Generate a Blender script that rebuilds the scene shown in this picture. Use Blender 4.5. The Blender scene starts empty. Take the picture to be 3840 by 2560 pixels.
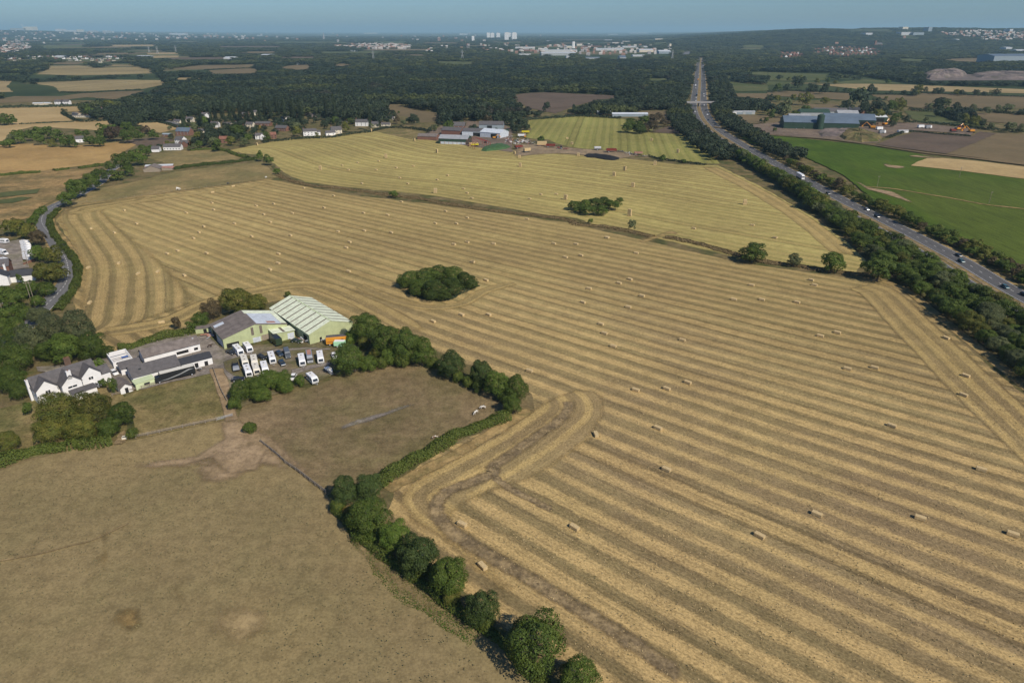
import bpy, math, random
import numpy as np
from mathutils import Vector, geometry
random.seed(7); RNG = np.random.default_rng(7)
SC = bpy.context.scene
COL = SC.collection

# ---------------------------------------------------------------- camera, sky, sun, exposure
F, CAMH = 2560.0, 110.0                       # focal length in pixels of the 3840 wide photograph, flying height
PITCH = math.atan(1164 / F)
cam = bpy.data.objects.new('camera', bpy.data.cameras.new('camera')); COL.objects.link(cam)
cam.location = (0, 0, CAMH); cam.rotation_euler = (math.pi/2 - PITCH, 0, 0)
cam.data.sensor_width = 36; cam.data.lens = 24; cam.data.clip_start = 1; cam.data.clip_end = 150000
SC.camera = cam
SUN_EL, SUN_AZ = math.radians(43), math.atan2(0.66, -0.75)     # the sun stands behind the camera, to its right
world = bpy.data.worlds.new('World'); SC.world = world; world.use_nodes = True
wn = world.node_tree; bg = wn.nodes['Background']
sky = wn.nodes.new('ShaderNodeTexSky'); sky.sky_type = 'NISHITA'; sky.sun_disc = False
sky.sun_elevation = SUN_EL; sky.sun_rotation = SUN_AZ; sky.altitude = 100; sky.air_density = 1.0; sky.dust_density = 0.6; sky.ozone_density = 2.5
tint = wn.nodes.new('ShaderNodeMix'); tint.data_type = 'RGBA'; tint.blend_type = 'MULTIPLY'; tint.inputs[0].default_value = 1
wn.links.new(sky.outputs[0], tint.inputs[6]); tint.inputs[7].default_value = (0.50, 0.71, 0.99, 1)
wn.links.new(tint.outputs[2], bg.inputs[0]); bg.inputs[1].default_value = 0.065
sund = bpy.data.lights.new('sun', 'SUN'); sund.energy = 3.3; sund.angle = math.radians(0.53); sund.color = (1, 0.905, 0.77)
sun = bpy.data.objects.new('sun', sund); COL.objects.link(sun)
sv = Vector((math.sin(SUN_AZ)*math.cos(SUN_EL), math.cos(SUN_AZ)*math.cos(SUN_EL), math.sin(SUN_EL)))
sun.rotation_euler = sv.to_track_quat('Z', 'Y').to_euler(); sun.location = (0, -50, 300)
SC.view_settings.view_transform = 'Standard'; SC.view_settings.look = 'None'; SC.view_settings.gamma = 1
SC.view_settings.exposure = 0.5
SC.cycles.volume_bounces = 0; SC.cycles.max_bounces = 6; SC.cycles.diffuse_bounces = 2; SC.cycles.transparent_max_bounces = 12
SC.cycles.transparent_max_bounces = 8; SC.cycles.volume_step_rate = 1
SC.cycles.use_denoising = True
HAZE_D = 5.4e-5

# ---------------------------------------------------------------- from the photograph's pixels to the ground plane
CP, SP = math.cos(PITCH), math.sin(PITCH)
def G(u, v, z=0.0):
    x = (u-1920)/F; y = -(v-1280)/F
    t = -(CAMH-z)/(-SP + y*CP)
    return (x*t, (CP + y*SP)*t)
def depth(x, y, z=0): return y*CP + (CAMH-z)*SP
REG = dict(A1=(0,80,2.45), A2=(960,80,2.45), A3=(1920,80,2.45), A4=(2880,80,2.45), B1=(0,380,2.45), B2=(960,380,2.45),
    B3=(1920,380,2.45), B4=(2880,380,2.45), C1=(0,760,2.94), C2=(0,1160,2.94), C3=(700,1060,3.136), C4=(2880,760,2.45),
    D1=(1280,560,2.45), D2=(2100,660,2.45), D3=(1200,1160,2.45), D4=(2100,1160,2.45), D5=(0,1560,2.45), D6=(900,1660,2.45),
    D7=(1280,1960,2.45), D8=(2400,1660,1.6333), E1=(1780,420,4.9), E2=(0,420,3.2667), E3=(0,860,5.2267), E4=(2500,200,4.354),
    E5=(3300,680,3.135), E6=(1400,1560,4.612), O=(0,0,.6125), F1=(1600,880,1.0317), F2=(200,640,1.3067), F3=(1400,1400,1.96))
def sst(a, b, x):
    t = min(1, max(0, (x-a)/(b-a))); return t*t*(3-2*t)
def hz(x, y):                                # the wooded hills at the right of the horizon
    if y < 4000: return 0.0
    r = x/y
    h = 119*sst(0.10, 0.42, r)*sst(4000, 7400, y)*(1+0.05*math.sin(x*0.0016+1)+0.03*math.sin(x*0.005))
    return h + 155*sst(-0.35, -0.78, r)*sst(10000, 16500, y)
def P(r, x, y, z=0.0):
    X, Y, s = REG[r]; u, v = X+x/s, Y+y/s
    g = G(u, v, z)
    if g[1] > 4000 or g[1] < 0:              # march along the ray to meet the hills
        dx = (u-1920)/F; yy = -(v-1280)/F; d = Vector((dx, CP+yy*SP, -SP+yy*CP)); t = 3500.0
        while t < 52000:
            p = d*t
            if CAMH + p.z <= hz(p.x, p.y) + z: return (p.x, p.y)
            t *= 1.006
        p = d*t; return (p.x, p.y)
    return g
def PP(r, *pts): return [P(r, a, b) for a, b in pts]

# ---------------------------------------------------------------- objects
def tag(o, label=None, cat=None, group=None, kind=None):
    if label: o['label'] = label
    if cat: o['category'] = cat
    if group: o['group'] = group
    if kind: o['kind'] = kind
    return o
def empty(name, loc, rz=0, label=None, cat=None, group=None):
    o = bpy.data.objects.new(name, None); COL.objects.link(o); o.empty_display_size = 0.5
    o.location = loc; o.rotation_euler = (0, 0, rz)
    return tag(o, label, cat, group)
def link(name, me, parent=None, mat=None):
    o = bpy.data.objects.new(name, me); COL.objects.link(o)
    if parent: o.parent = parent
    if mat:
        if len(me.materials) == 0: me.materials.append(mat)
        elif me.materials[0] != mat:
            o.material_slots[0].link = 'OBJECT'; o.material_slots[0].material = mat
    return o
class MB:
    """collects boxes, prisms and tubes into one mesh"""
    def __init__(s): s.v = []; s.f = []; s.m = []
    def add(s, vs, fs, m=0):
        b = len(s.v); s.v += [tuple(p) for p in vs]; s.f += [tuple(b+i for i in f) for f in fs]; s.m += [m]*len(fs); return s
    def box(s, x0, x1, y0, y1, z0, z1, m=0, tx=0, ty=0):
        """tx, ty draw the top in"""
        v = [(x0,y0,z0),(x1,y0,z0),(x1,y1,z0),(x0,y1,z0),(x0+tx,y0+ty,z1),(x1-tx,y0+ty,z1),(x1-tx,y1-ty,z1),(x0+tx,y1-ty,z1)]
        return s.add(v, [(3,2,1,0),(4,5,6,7),(0,1,5,4),(1,2,6,5),(2,3,7,6),(3,0,4,7)], m)
    def prism(s, prof, y0, y1, m=0):
        """profile in x,z drawn out along y"""
        n = len(prof); v = [(x,y0,z) for x,z in prof]+[(x,y1,z) for x,z in prof]
        return s.add(v, [tuple(range(n)), tuple(range(2*n-1,n-1,-1))]+[(i,n+i,n+(i+1)%n,(i+1)%n) for i in range(n)], m)
    def prismx(s, prof, x0, x1, m=0):
        """profile in y,z drawn out along x"""
        n = len(prof); v = [(x0,y,z) for y,z in prof]+[(x1,y,z) for y,z in prof]
        return s.add(v, [tuple(range(n-1,-1,-1)), tuple(range(n,2*n))]+[((i+1)%n,n+(i+1)%n,n+i,i) for i in range(n)], m)
    def tube(s, a, b, r0, r1=None, n=6, m=0):
        r1 = r0 if r1 is None else r1; a = Vector(a); b = Vector(b); d = (b-a).normalized()
        e = d.orthogonal().normalized(); g = d.cross(e)
        v = [a+(e*math.cos(2*math.pi*i/n)+g*math.sin(2*math.pi*i/n))*r0 for i in range(n)]+[b+(e*math.cos(2*math.pi*i/n)+g*math.sin(2*math.pi*i/n))*r1 for i in range(n)]
        return s.add(v, [tuple(range(n-1,-1,-1)), tuple(range(n,2*n))]+[(i,(i+1)%n,n+(i+1)%n,n+i) for i in range(n)], m)
    def mesh(s, name, *mats):
        me = bpy.data.meshes.new(name); me.from_pydata(s.v, [], s.f); me.update()
        for k in mats: me.materials.append(k)
        if len(mats) > 1: me.polygons.foreach_set('material_index', s.m)
        return me
    def build(s, name, mat, parent=None):
        mats = mat if isinstance(mat, (list, tuple)) else [mat]
        o = bpy.data.objects.new(name, s.mesh(name, *mats)); COL.objects.link(o)
        if parent: o.parent = parent
        return o

# ---------------------------------------------------------------- materials
class NT:
    def __init__(s, name, rough=0.9, spec=0.15):
        s.m = bpy.data.materials.new(name); s.m.use_nodes = True; s.t = s.m.node_tree; s.b = s.t.nodes['Principled BSDF']
        s.b.inputs['Roughness'].default_value = rough; s.b.inputs['Specular IOR Level'].default_value = spec
    def n(s, t, **k):
        x = s.t.nodes.new('ShaderNode'+t)
        for a, b in k.items(): setattr(x, a, b)
        return x
    def l(s, a, b): s.t.links.new(a, b)
    def put(s, sock, v):
        if isinstance(v, bpy.types.NodeSocket): s.l(v, sock)
        elif isinstance(v, (tuple, list)) and len(v) == 3 and sock.type == 'RGBA': sock.default_value = (*v, 1)
        else: sock.default_value = v
    def math(s, op, a, b=None, c=None, clamp=False):
        x = s.n('Math', operation=op, use_clamp=clamp)
        for i, q in enumerate((a, b, c)):
            if q is not None: s.put(x.inputs[i], q)
        return x.outputs[0]
    def mix(s, f, a, b, mode='MIX'):
        x = s.n('Mix', data_type='RGBA', blend_type=mode); s.put(x.inputs[0], f); s.put(x.inputs[6], a); s.put(x.inputs[7], b); return x.outputs[2]
    def coord(s, k='Object'): return s.n('TexCoord').outputs[k]
    def scale(s, v, sc, loc=(0,0,0)):
        x = s.n('Mapping'); s.put(x.inputs[0], v); x.inputs['Scale'].default_value = sc; x.inputs['Location'].default_value = loc; return x.outputs[0]
    def noise(s, v, sc, det=3, rough=0.55, dist=0):
        x = s.n('TexNoise'); s.put(x.inputs['Vector'], v); x.inputs['Scale'].default_value = sc; x.inputs['Detail'].default_value = det
        x.inputs['Roughness'].default_value = rough; x.inputs['Distortion'].default_value = dist; return x.outputs[0]
    def step(s, v, a, b, lo=0, hi=1):
        x = s.n('MapRange', interpolation_type='SMOOTHSTEP'); s.put(x.inputs[0], v)
        for i, q in enumerate((a, b, lo, hi)): s.put(x.inputs[i+1], q)
        return x.outputs[0]
    def out(s, col): s.put(s.b.inputs['Base Color'], col); return s.m
def softened(m, sc=0.35, name=None):
    """the same ground thinning out in tufts where its edge attribute falls to 0"""
    k = m.name+'_thinning'
    if k in bpy.data.materials: return bpy.data.materials[k]
    n = m.copy(); n.name = k; t = n.node_tree; N_ = t.nodes; L = t.links
    at = N_.new('ShaderNodeAttribute'); at.attribute_name = 'edge'; tc = N_.new('ShaderNodeTexCoord')
    def no(s, d):
        x = N_.new('ShaderNodeTexNoise'); x.inputs['Scale'].default_value = s; x.inputs['Detail'].default_value = d; x.inputs['Roughness'].default_value = .7; L.new(tc.outputs['Object'], x.inputs['Vector']); return x.outputs[0]
    def ma(op, p, q):
        x = N_.new('ShaderNodeMath'); x.operation = op
        for i, z in enumerate((p, q)):
            if isinstance(z, bpy.types.NodeSocket): L.new(z, x.inputs[i])
            else: x.inputs[i].default_value = z
        return x.outputs[0]
    nn = ma('ADD', ma('MULTIPLY', no(sc, 5), .6), ma('MULTIPLY', no(sc*7, 3), .4))
    mr = N_.new('ShaderNodeMapRange'); mr.interpolation_type = 'SMOOTHSTEP'; L.new(ma('SUBTRACT', ma('MULTIPLY', at.outputs['Fac'], 1.15), ma('MULTIPLY', nn, 1.0)), mr.inputs[0]); mr.inputs[1].default_value = -.40; mr.inputs[2].default_value = .45
    tr = N_.new('ShaderNodeBsdfTransparent'); mx = N_.new('ShaderNodeMixShader'); L.new(mr.outputs[0], mx.inputs[0]); L.new(tr.outputs[0], mx.inputs[1]); L.new(N_['Principled BSDF'].outputs[0], mx.inputs[2]); L.new(mx.outputs[0], N_['Material Output'].inputs[0]); return n
_pc = {}
def plain(name, col, rough=0.7, var=0.12, sc=0.6, spec=0.2, metal=0):
    """a painted, rendered or metal surface with light dirt of its own"""
    key = name
    if key in _pc: return _pc[key]
    t = NT(name, rough, spec); c = t.coord()
    a = t.noise(c, sc, 4, 0.6); b = t.noise(c, sc*9, 2)
    k = t.math('ADD', t.math('MULTIPLY', a, 0.7), t.math('MULTIPLY', b, 0.3))
    f = t.step(k, 0.3, 0.7, 1-var, 1+var)
    t.b.inputs['Metallic'].default_value = metal
    _pc[key] = t.out(t.mix(1.0, tuple(col), f, 'MULTIPLY')); return _pc[key]
def two(name, a, b, sc, c3=None, f3=0.0, sc3=0.01, rough=0.95, grain=0.25, gs=1.2, lo=0.38, hi=0.62):
    """ground of two mixed colours, a broad third one and fine grain"""
    t = NT(name, rough, 0.08); c = t.coord()
    col = t.mix(t.step(t.noise(c, sc, 6, 0.62), lo, hi), a, b)
    if c3 is not None: col = t.mix(t.math('MULTIPLY', t.step(t.noise(c, sc3, 4, 0.6), 0.45, 0.68), f3), col, c3)
    g = t.math('ADD', t.math('MULTIPLY', t.noise(c, gs, 4, 0.75), 0.6), t.math('MULTIPLY', t.noise(c, gs*0.22, 3, 0.6), 0.4))
    g = t.step(g, 0.36, 0.64, 1-grain*1.2, 1+grain*1.2)
    col = t.mix(1.0, col, g, 'MULTIPLY')
    return t.out(t.mix(1.0, col, t.step(t.noise(c, 0.07, 7, 0.74), 0.34, 0.66, 1-grain*.5, 1+grain*.5), 'MULTIPLY'))
def stubble(name, light, dark, green, period=7.8, gre=0.5, contrast=1.0, phase=0.0, sharp=0.16, near=True):
    """rows of pale straw between mown stubble; U runs across the rows in metres, V along them"""
    t = NT(name, 0.95, 0.05); uv = t.n('UVMap').outputs[0]; c = t.coord()
    sp = t.n('SeparateXYZ'); t.l(uv, sp.inputs[0]); so = t.n('SeparateXYZ'); t.l(c, so.inputs[0])
    away = t.step(so.outputs[1], 150, 420)      # the far side of the land is greener and its straw thinner
    wob = t.math('MULTIPLY', t.math('SUBTRACT', t.noise(t.scale(uv, (0.02, 0.02, 1)), 1.0, 3), 0.5), 2.0)
    wob2 = t.math('MULTIPLY', t.math('SUBTRACT', t.noise(t.scale(uv, (0.9, 0.35, 1)), 1.0, 4, 0.8), 0.5), 3.6)
    q = t.math('ADD', t.math('DIVIDE', t.math('ADD', t.math('ADD', sp.outputs[0], wob), wob2), period), phase)
    row = t.math('FLOOR', q); fr = t.math('FRACT', q)
    tri = t.math('SUBTRACT', 1.0, t.math('ABSOLUTE', t.math('SUBTRACT', t.math('MULTIPLY', fr, 2.0), 1.0)))
    rr = t.n('TexWhiteNoise', noise_dimensions='1D'); t.l(row, rr.inputs['W'])
    w0 = t.math('ADD', 0.55, t.math('MULTIPLY', t.math('SUBTRACT', rr.outputs[0], 0.5), 0.30))
    band = t.step(t.math('SUBTRACT', tri, w0), -sharp, sharp)
    thin = t.step(t.noise(t.scale(uv, (0.8, 0.035, 1)), 1.0, 5, 0.75), 0.32, 0.66, 0.40, 1.0)
    cf = t.math('SUBTRACT', contrast, t.math('MULTIPLY', away, 0.34*contrast))
    band = t.math('MULTIPLY', t.math('MULTIPLY', band, thin), cf)
    fine = t.step(t.noise(t.scale(uv, (1.6, 0.02, 1)), 1.0, 3, 0.6), 0.42, 0.62)          # single drill lines
    gf = t.math('ADD', t.math('MULTIPLY', t.step(t.noise(c, 0.012, 5, 0.65), 0.34, 0.60), 0.55), t.math('MULTIPLY', away, 0.5), clamp=True)
    dk = t.mix(t.math('MULTIPLY', gf, gre), dark, green)
    dk = t.mix(t.math('MULTIPLY', away, 0.35), dk, tuple(0.5*a+0.5*b for a, b in zip(light, green)))
    dk = t.mix(1.0, dk, t.math('ADD', 0.80, t.math('MULTIPLY', rr.outputs[0], 0.4)), 'MULTIPLY')
    dk = t.mix(1.0, dk, t.math('ADD', 0.91, t.math('MULTIPLY', t.math('PINGPONG', row, 1.0), 0.16)), 'MULTIPLY')
    dk = t.mix(t.math('MULTIPLY', fine, 0.28), dk, tuple(0.5*a+0.5*b for a, b in zip(light, dark)))
    wm = t.math('MULTIPLY', t.step(t.math('ABSOLUTE', t.math('SUBTRACT', fr, 0.17)), 0.06, 0.01), t.step(t.noise(t.scale(uv, (0.13, 0.012, 1)), 1.0, 3), 0.44, 0.62))
    dk = t.mix(t.math('MULTIPLY', wm, 0.5), dk, tuple(0.5*k for k in dark))
    lt = t.mix(t.math('ADD', t.math('MULTIPLY', t.step(t.noise(c, 0.02, 4), 0.4, 0.7), 0.3), t.math('MULTIPLY', away, 0.30)), light, tuple(0.45*a+0.55*b for a, b in zip(light, green)))
    col = t.mix(band, dk, lt)
    streak = t.noise(t.scale(uv, (2.4, 1.0, 1)), 1.0, 2, 0.8); sp2 = t.noise(c, 1.7, 2, 0.8); sp3 = t.noise(c, 0.16, 5, 0.7)
    g = t.math('ADD', t.math('ADD', t.math('MULTIPLY', streak, 0.35), t.math('MULTIPLY', sp2, 0.4)), t.math('MULTIPLY', sp3, 0.25))
    col = t.mix(1.0, col, t.step(g, 0.36, 0.64, 0.62, 1.38), 'MULTIPLY')
    return t.out(t.mix(1.0, col, t.step(t.noise(c, 0.006, 4), 0.3, 0.7, 0.86, 1.14), 'MULTIPLY'))
def leafmat(name, a, b, trans=0.2, var=0.5, place=None):
    t = NT(name, 0.65, 0.25); c = t.coord(); oi = t.n('ObjectInfo')
    col = t.mix(t.step(t.noise(c, 2.2, 3, 0.6), 0.35, 0.65), a, b)
    if place:        # stands of other kinds of tree; distant woods also get painted sunlight
        ls = t.n('SeparateXYZ'); t.l(oi.outputs['Location'], ls.inputs[0]); far_sunlit = t.math('MULTIPLY', t.step(ls.outputs[1], 1700, 3200), .11)
        for i, (p, s_, lo) in enumerate(place): col = t.mix(t.step(t.math('ADD', t.noise(t.scale(oi.outputs['Location'], (s_, s_*1.6, 0), (i*7.3, 0, 0)), 1.0, 4, .65), far_sunlit if i in (0, 3) else 0.0), lo, lo+.06), col, p)
    f = t.math('ADD', 1-var/2, t.math('MULTIPLY', oi.outputs['Random'], var))
    col = t.mix(1.0, col, f, 'MULTIPLY')
    g = t.step(t.noise(c, 14, 2, 0.7), 0.25, 0.75, 0.6, 1.45)
    col = t.mix(1.0, col, g, 'MULTIPLY')
    t.out(col)
    if trans:
        tr = t.n('BsdfTranslucent'); mx = t.n('MixShader'); t.l(col, tr.inputs[0]); mx.inputs[0].default_value = trans
        t.l(t.b.outputs[0], mx.inputs[1]); t.l(tr.outputs[0], mx.inputs[2]); t.l(mx.outputs[0], t.t.nodes['Material Output'].inputs[0])
    return t.m
LEAF = dict(
    dark=leafmat('leaf_dark', (0.046, 0.075, 0.012), (0.081, 0.112, 0.018)), blue=leafmat('leaf_bluegreen', (0.049, 0.080, 0.018), (0.078, 0.112, 0.027)),
    mid=leafmat('leaf_mid', (0.059, 0.096, 0.013), (0.101, 0.138, 0.022)), bright=leafmat('leaf_bright', (0.074, 0.123, 0.016), (0.115, 0.164, 0.025)),
    olive=leafmat('leaf_olive', (0.078, 0.096, 0.016), (0.142, 0.135, 0.025)), gold=leafmat('leaf_gold', (0.203, 0.152, 0.027), (0.297, 0.211, 0.041)),
    pale=leafmat('leaf_pale', (0.081, 0.099, 0.041), (0.121, 0.135, 0.054)), brown=leafmat('leaf_brown', (0.068, 0.053, 0.027), (0.101, 0.076, 0.036)),
    purple=leafmat('leaf_purple', (0.054, 0.040, 0.025), (0.074, 0.049, 0.029)), wood=leafmat('leaf_wood', (.018,.030,.015), (.036,.048,.020), 0.0, 0.8, (((.058,.070,.020), .0035, .54), ((.034,.032,.020), .006, .60), ((.014,.026,.018), .005, .58), ((.085,.088,.03), .02, .66))),  # the wood leaves are darkened: cloud shade painted into their colour
    dry=leafmat('dry_grass', (.22,.15,.07), (.14,.11,.05), 0.0, 0.2), hedge=leafmat('leaf_hedge', (0.057, 0.087, 0.013), (0.108, 0.129, 0.022), 0.15, 0.2))
BARK = plain('bark', (.075,.062,.05), 0.95, 0.3, 3)
# ---------------------------------------------------------------- the ground and its fields
def jag(pts, step=4.0, amp=0.5, closed=True):
    """the same outline with short wandering steps, as a real field edge has"""
    out = []; n = len(pts); rng = random.Random(int(abs(pts[0][0])*7))
    for i in range(n if closed else n-1):
        a = Vector(pts[i][:2]); b = Vector(pts[(i+1) % n][:2]); L = (b-a).length; s = step*max(1, a.y/350)
        k = max(1, min(60, int(L/s)))
        for j in range(k):
            q = a.lerp(b, j/k)
            if j: q += Vector((rng.uniform(-1,1), rng.uniform(-1,1)))*amp*max(1, q.y/350)
            out.append((q.x, q.y))
    if not closed: out.append(tuple(pts[-1][:2]))
    return out
def smooth(pts, k=6):
    """Catmull-Rom through the points"""
    P_ = [Vector(p) for p in pts]; P_ = [P_[0]*2-P_[1]]+P_+[P_[-1]*2-P_[-2]]; out = []
    for i in range(1, len(P_)-2):
        a, b, c, d = P_[i-1:i+3]
        for j in range(k):
            t = j/k; out.append(0.5*((2*b)+(c-a)*t+(2*a-5*b+4*c-d)*t*t+(3*b-a-3*c+d)*t**3))
    out.append(P_[-2]); return [tuple(p) for p in out]
def inside(pt, poly):
    x, y = pt; c = False; j = len(poly)-1
    for i in range(len(poly)):
        xi, yi = poly[i]; xj, yj = poly[j]
        if (yi > y) != (yj > y) and x < (xj-xi)*(y-yi)/(yj-yi)+xi: c = not c
        j = i
    return c
CLEAR = []                                    # polygons no wood may grow on
_lay = [0]
def ground(name, pts, mat, z=None, amp=0.5, uvdir=None, clear=True, step=4.0):
    """a flat piece of land; uvdir gives the direction of its rows"""
    if clear: CLEAR.append([tuple(p) for p in pts])
    pts = jag(pts, step, amp)
    if z is None: _lay[0] += 1; z = 0.02+0.012*_lay[0]
    me = bpy.data.meshes.new(name); me.from_pydata([(x, y, z+hz(x, y)) for x, y in pts], [], [tuple(range(len(pts)))]); me.update()
    if me.polygons[0].normal.z < 0: me.flip_normals()
    if uvdir is not None:
        d = Vector((math.cos(uvdir), math.sin(uvdir))); uv = me.uv_layers.new(name='UVMap')
        for l in me.loops:
            c = me.vertices[l.vertex_index].co; uv.data[l.index].uv = (-c.x*d.y+c.y*d.x, c.x*d.x+c.y*d.y)
    return tag(link(name, me, None, mat), kind='structure')
def dist_line(p, line, arc):
    best = 1e18; res = (0, 0)
    for i in range(len(line)-1):
        ax, ay = line[i]; bx, by = line[i+1]; dx, dy = bx-ax, by-ay; L2 = dx*dx+dy*dy
        t = max(0, min(1, ((p[0]-ax)*dx+(p[1]-ay)*dy)/L2)); qx, qy = ax+dx*t, ay+dy*t
        d2 = (p[0]-qx)**2+(p[1]-qy)**2
        if d2 < best:
            best = d2; s = 1 if dx*(p[1]-ay)-dy*(p[0]-ax) > 0 else -1
            res = (s*math.sqrt(d2), arc[i]+t*math.sqrt(L2))
    return res
def meshed(name, pts, mat, z, sfun, cell=6.0, amp=0.5, clear=True, fade=0):
    """land whose rows bend: a fine mesh with U = metres across the rows, V = metres along"""
    if clear: CLEAR.append([tuple(p) for p in pts])
    out = jag(pts, 4.0, amp); xs = [p[0] for p in out]; ys = [p[1] for p in out]
    vs = [Vector(p) for p in out]; n = len(vs)
    y = min(ys)+cell*.5; k = 0
    while y < max(ys):
        x = min(xs)+(cell*.5 if k % 2 else 0)
        while x < max(xs):
            if inside((x, y), out): vs.append(Vector((x, y)))
            x += cell
        y += cell*.87; k += 1
    r = geometry.delaunay_2d_cdt(vs, [(i, (i+1) % n) for i in range(n)], [], 1, 1e-4)
    co = [(p.x, p.y, z) for p in r[0]]; me = bpy.data.meshes.new(name); me.from_pydata(co, [], [tuple(f) for f in r[2]]); me.update()
    if me.polygons[0].normal.z < 0: me.flip_normals()
    if fade:
        ring_ = out+[out[0]]; arc_ = [0]*len(ring_); at = me.attributes.new('edge', 'FLOAT', 'POINT')
        for i, p in enumerate(r[0]): at.data[i].value = min(1, abs(dist_line((p.x, p.y), ring_, arc_)[0])/fade)
        mat = softened(mat)
    st = [sfun((p.x, p.y)) for p in r[0]]; uv = me.uv_layers.new(name='UVMap')
    arr = np.array([st[l.vertex_index] for l in me.loops], dtype=np.float32); uv.data.foreach_set('uv', arr.ravel())
    return tag(link(name, me, None, mat), kind='structure')
def soft(name, pts, mat, z, fade=3.0, cell=None): return meshed(name, pts, mat, z, lambda p: p, cell or fade, .3, False, fade)
def guide(line):
    line = smooth(line, 5); arc = [0]
    for a, b in zip(line, line[1:]): arc.append(arc[-1]+math.dist(a, b))
    return lambda p: dist_line(p, line, arc)
def ribbon(name, pts, w0, w1, mat, z, kind='structure', parent=None, sm=6, amp=0, fade=0):
    """a strip from w0 to w1 metres to the right of the line; U across, V along, in metres"""
    L = smooth(pts, sm); v = []; f = []; uvs = []; s = 0; rng = random.Random(len(pts)); ed = []
    fr = (0, 1) if not fade else (0, min(.45, fade/abs(w1-w0)), 1-min(.45, fade/abs(w1-w0)), 1); n = len(fr)
    for i, p in enumerate(L):
        a = Vector(L[max(0, i-1)]); b = Vector(L[min(len(L)-1, i+1)]); d = (b-a).normalized(); nrm = Vector((d.y, -d.x))
        if i: s += (Vector(p)-Vector(L[i-1])).length
        ja, jb = (rng.uniform(-amp, amp), rng.uniform(-amp, amp)) if amp else (0, 0)
        for k, t in enumerate(fr):
            w = (w0+ja)*(1-t)+(w1+jb)*t; q = Vector(p)+nrm*w; v.append((q.x, q.y, z)); uvs.append((w, s)); ed.append(0.0 if k in (0, n-1) or (fade and i in (0, len(L)-1)) else 1.0)
        if i:
            for k in range(n-1): j = n*i+k; f.append((j-n, j-n+1, j+1, j))
    me = bpy.data.meshes.new(name); me.from_pydata(v, [], f); me.update()
    if me.polygons[0].normal.z < 0: me.flip_normals()
    uv = me.uv_layers.new(name='UVMap')
    for l in me.loops: uv.data[l.index].uv = uvs[l.vertex_index]
    if fade: at = me.attributes.new('edge', 'FLOAT', 'POINT'); at.data.foreach_set('value', ed); mat = softened(mat)
    o = link(name, me, parent, mat)
    if kind: tag(o, kind=kind)
    return o

# materials of the land
t = NT('far_land', 0.95, 0.05); c = t.coord()
v = t.n('TexVoronoi', feature='F1'); t.put(v.inputs['Vector'], t.scale(c, (0.0016, 0.0028, 1))); v.inputs['Scale'].default_value = 1
sepc = t.n('SeparateColor'); t.l(v.outputs['Color'], sepc.inputs[0])
m1 = t.step(sepc.outputs[0], 0.80, 0.84); m2 = t.step(sepc.outputs[1], 0.5, 0.9)
base = t.mix(t.step(t.noise(c, 0.004, 6, 0.7), 0.35, 0.65), (.030,.045,.020), (.060,.075,.030))
fieldc = t.mix(m2, (.16,.13,.07), (.08,.10,.035))
M_FAR = t.out(t.mix(t.math('MULTIPLY', m1, 0.8), base, fieldc))
M_SCRUB = two('rough_ground', (.075,.080,.028), (.155,.120,.055), 0.09, (.21,.155,.08), 0.6, 0.04, gs=1.0)
LIGHT, DARK, GREEN = (.50,.350,.150), (.205,.150,.080), (.245,.213,.068)
M_ST = stubble('stubble_rows', LIGHT, DARK, GREEN, 7.8, 0.5, 0.96, phase=-0.18, sharp=.2)
M_ST2 = stubble('stubble_rows_upper', (.50,.37,.145), (.235,.19,.08), (.27,.25,.078), 7.8, 0.7, 0.95)
M_ST3 = stubble('stubble_rows_green', (.34,.29,.10), (.16,.15,.05), (.18,.19,.05), 9.5, 0.8, 0.95)
M_HEAD = stubble('stubble_headland', (.49,.35,.14), (.25,.18,.09), (.26,.22,.075), 7.0, 0.4, 0.9, sharp=0.2)
M_PAST = two('dry_pasture', (.244,.186,.090), (.196,.155,.073), 0.035, (.31,.23,.105), 0.9, 0.012, grain=0.2, gs=1.6)
M_PADD = two('grazed_paddock', (.185,.137,.070), (.150,.122,.055), 0.06, (.225,.160,.090), 0.6, 0.02, grain=0.26, gs=1.5)
M_LAWN = two('paddock_grass', (.160,.135,.052), (.22,.165,.075), 0.07, (.095,.105,.035), 0.6, 0.04, grain=0.3, gs=1.5)
M_GPAST = two('tired_pasture', (.22,.170,.072), (.17,.145,.06), 0.03, (.33,.235,.105), 0.6, 0.02, grain=0.2)
M_GOLD = two('ripe_field', (.38,.245,.095), (.29,.19,.075), 0.02, (.44,.30,.12), 0.6, 0.008, grain=0.12)
M_SCR = two('scrubby_field', (.30,.20,.085), (.17,.13,.055), 0.04, (.12,.10,.045), 0.5, 0.02, grain=0.3)
M_STRAWF = two('cloud_shaded_stubble', (.33,.25,.125), (.27,.205,.10), 0.01, (.21,.165,.085), 0.5, 0.006, grain=0.1)  # darkened colour: cloud shadow over the far fields is painted in
M_STRAWB = two('sunlit_stubble', (.42,.305,.145), (.35,.25,.115), 0.01, (.28,.21,.095), 0.5, 0.006, grain=0.1)  # lit copy of the stubble above, sunshine painted into its colour
M_TAN = two('tan_field', (.175,.130,.070), (.14,.108,.058), 0.01, (.115,.095,.05), 0.5, 0.004, grain=0.1)  # toned down, a painted cloud shadow on the distant land
M_PLOUGH = two('bare_field', (.125,.092,.066), (.10,.075,.054), 0.015, (.15,.112,.078), 0.5, 0.008, grain=0.12)
M_GREENF = two('green_field', (.070,.085,.030), (.095,.105,.04), 0.01, (.15,.13,.06), 0.4, 0.006, grain=0.15)
t = NT('green_crop', 0.85, 0.1); c = t.coord()
col = t.mix(t.step(t.noise(c, 0.02, 5, 0.6), 0.35, 0.65), (.046,.082,.006), (.068,.108,.009))
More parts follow.
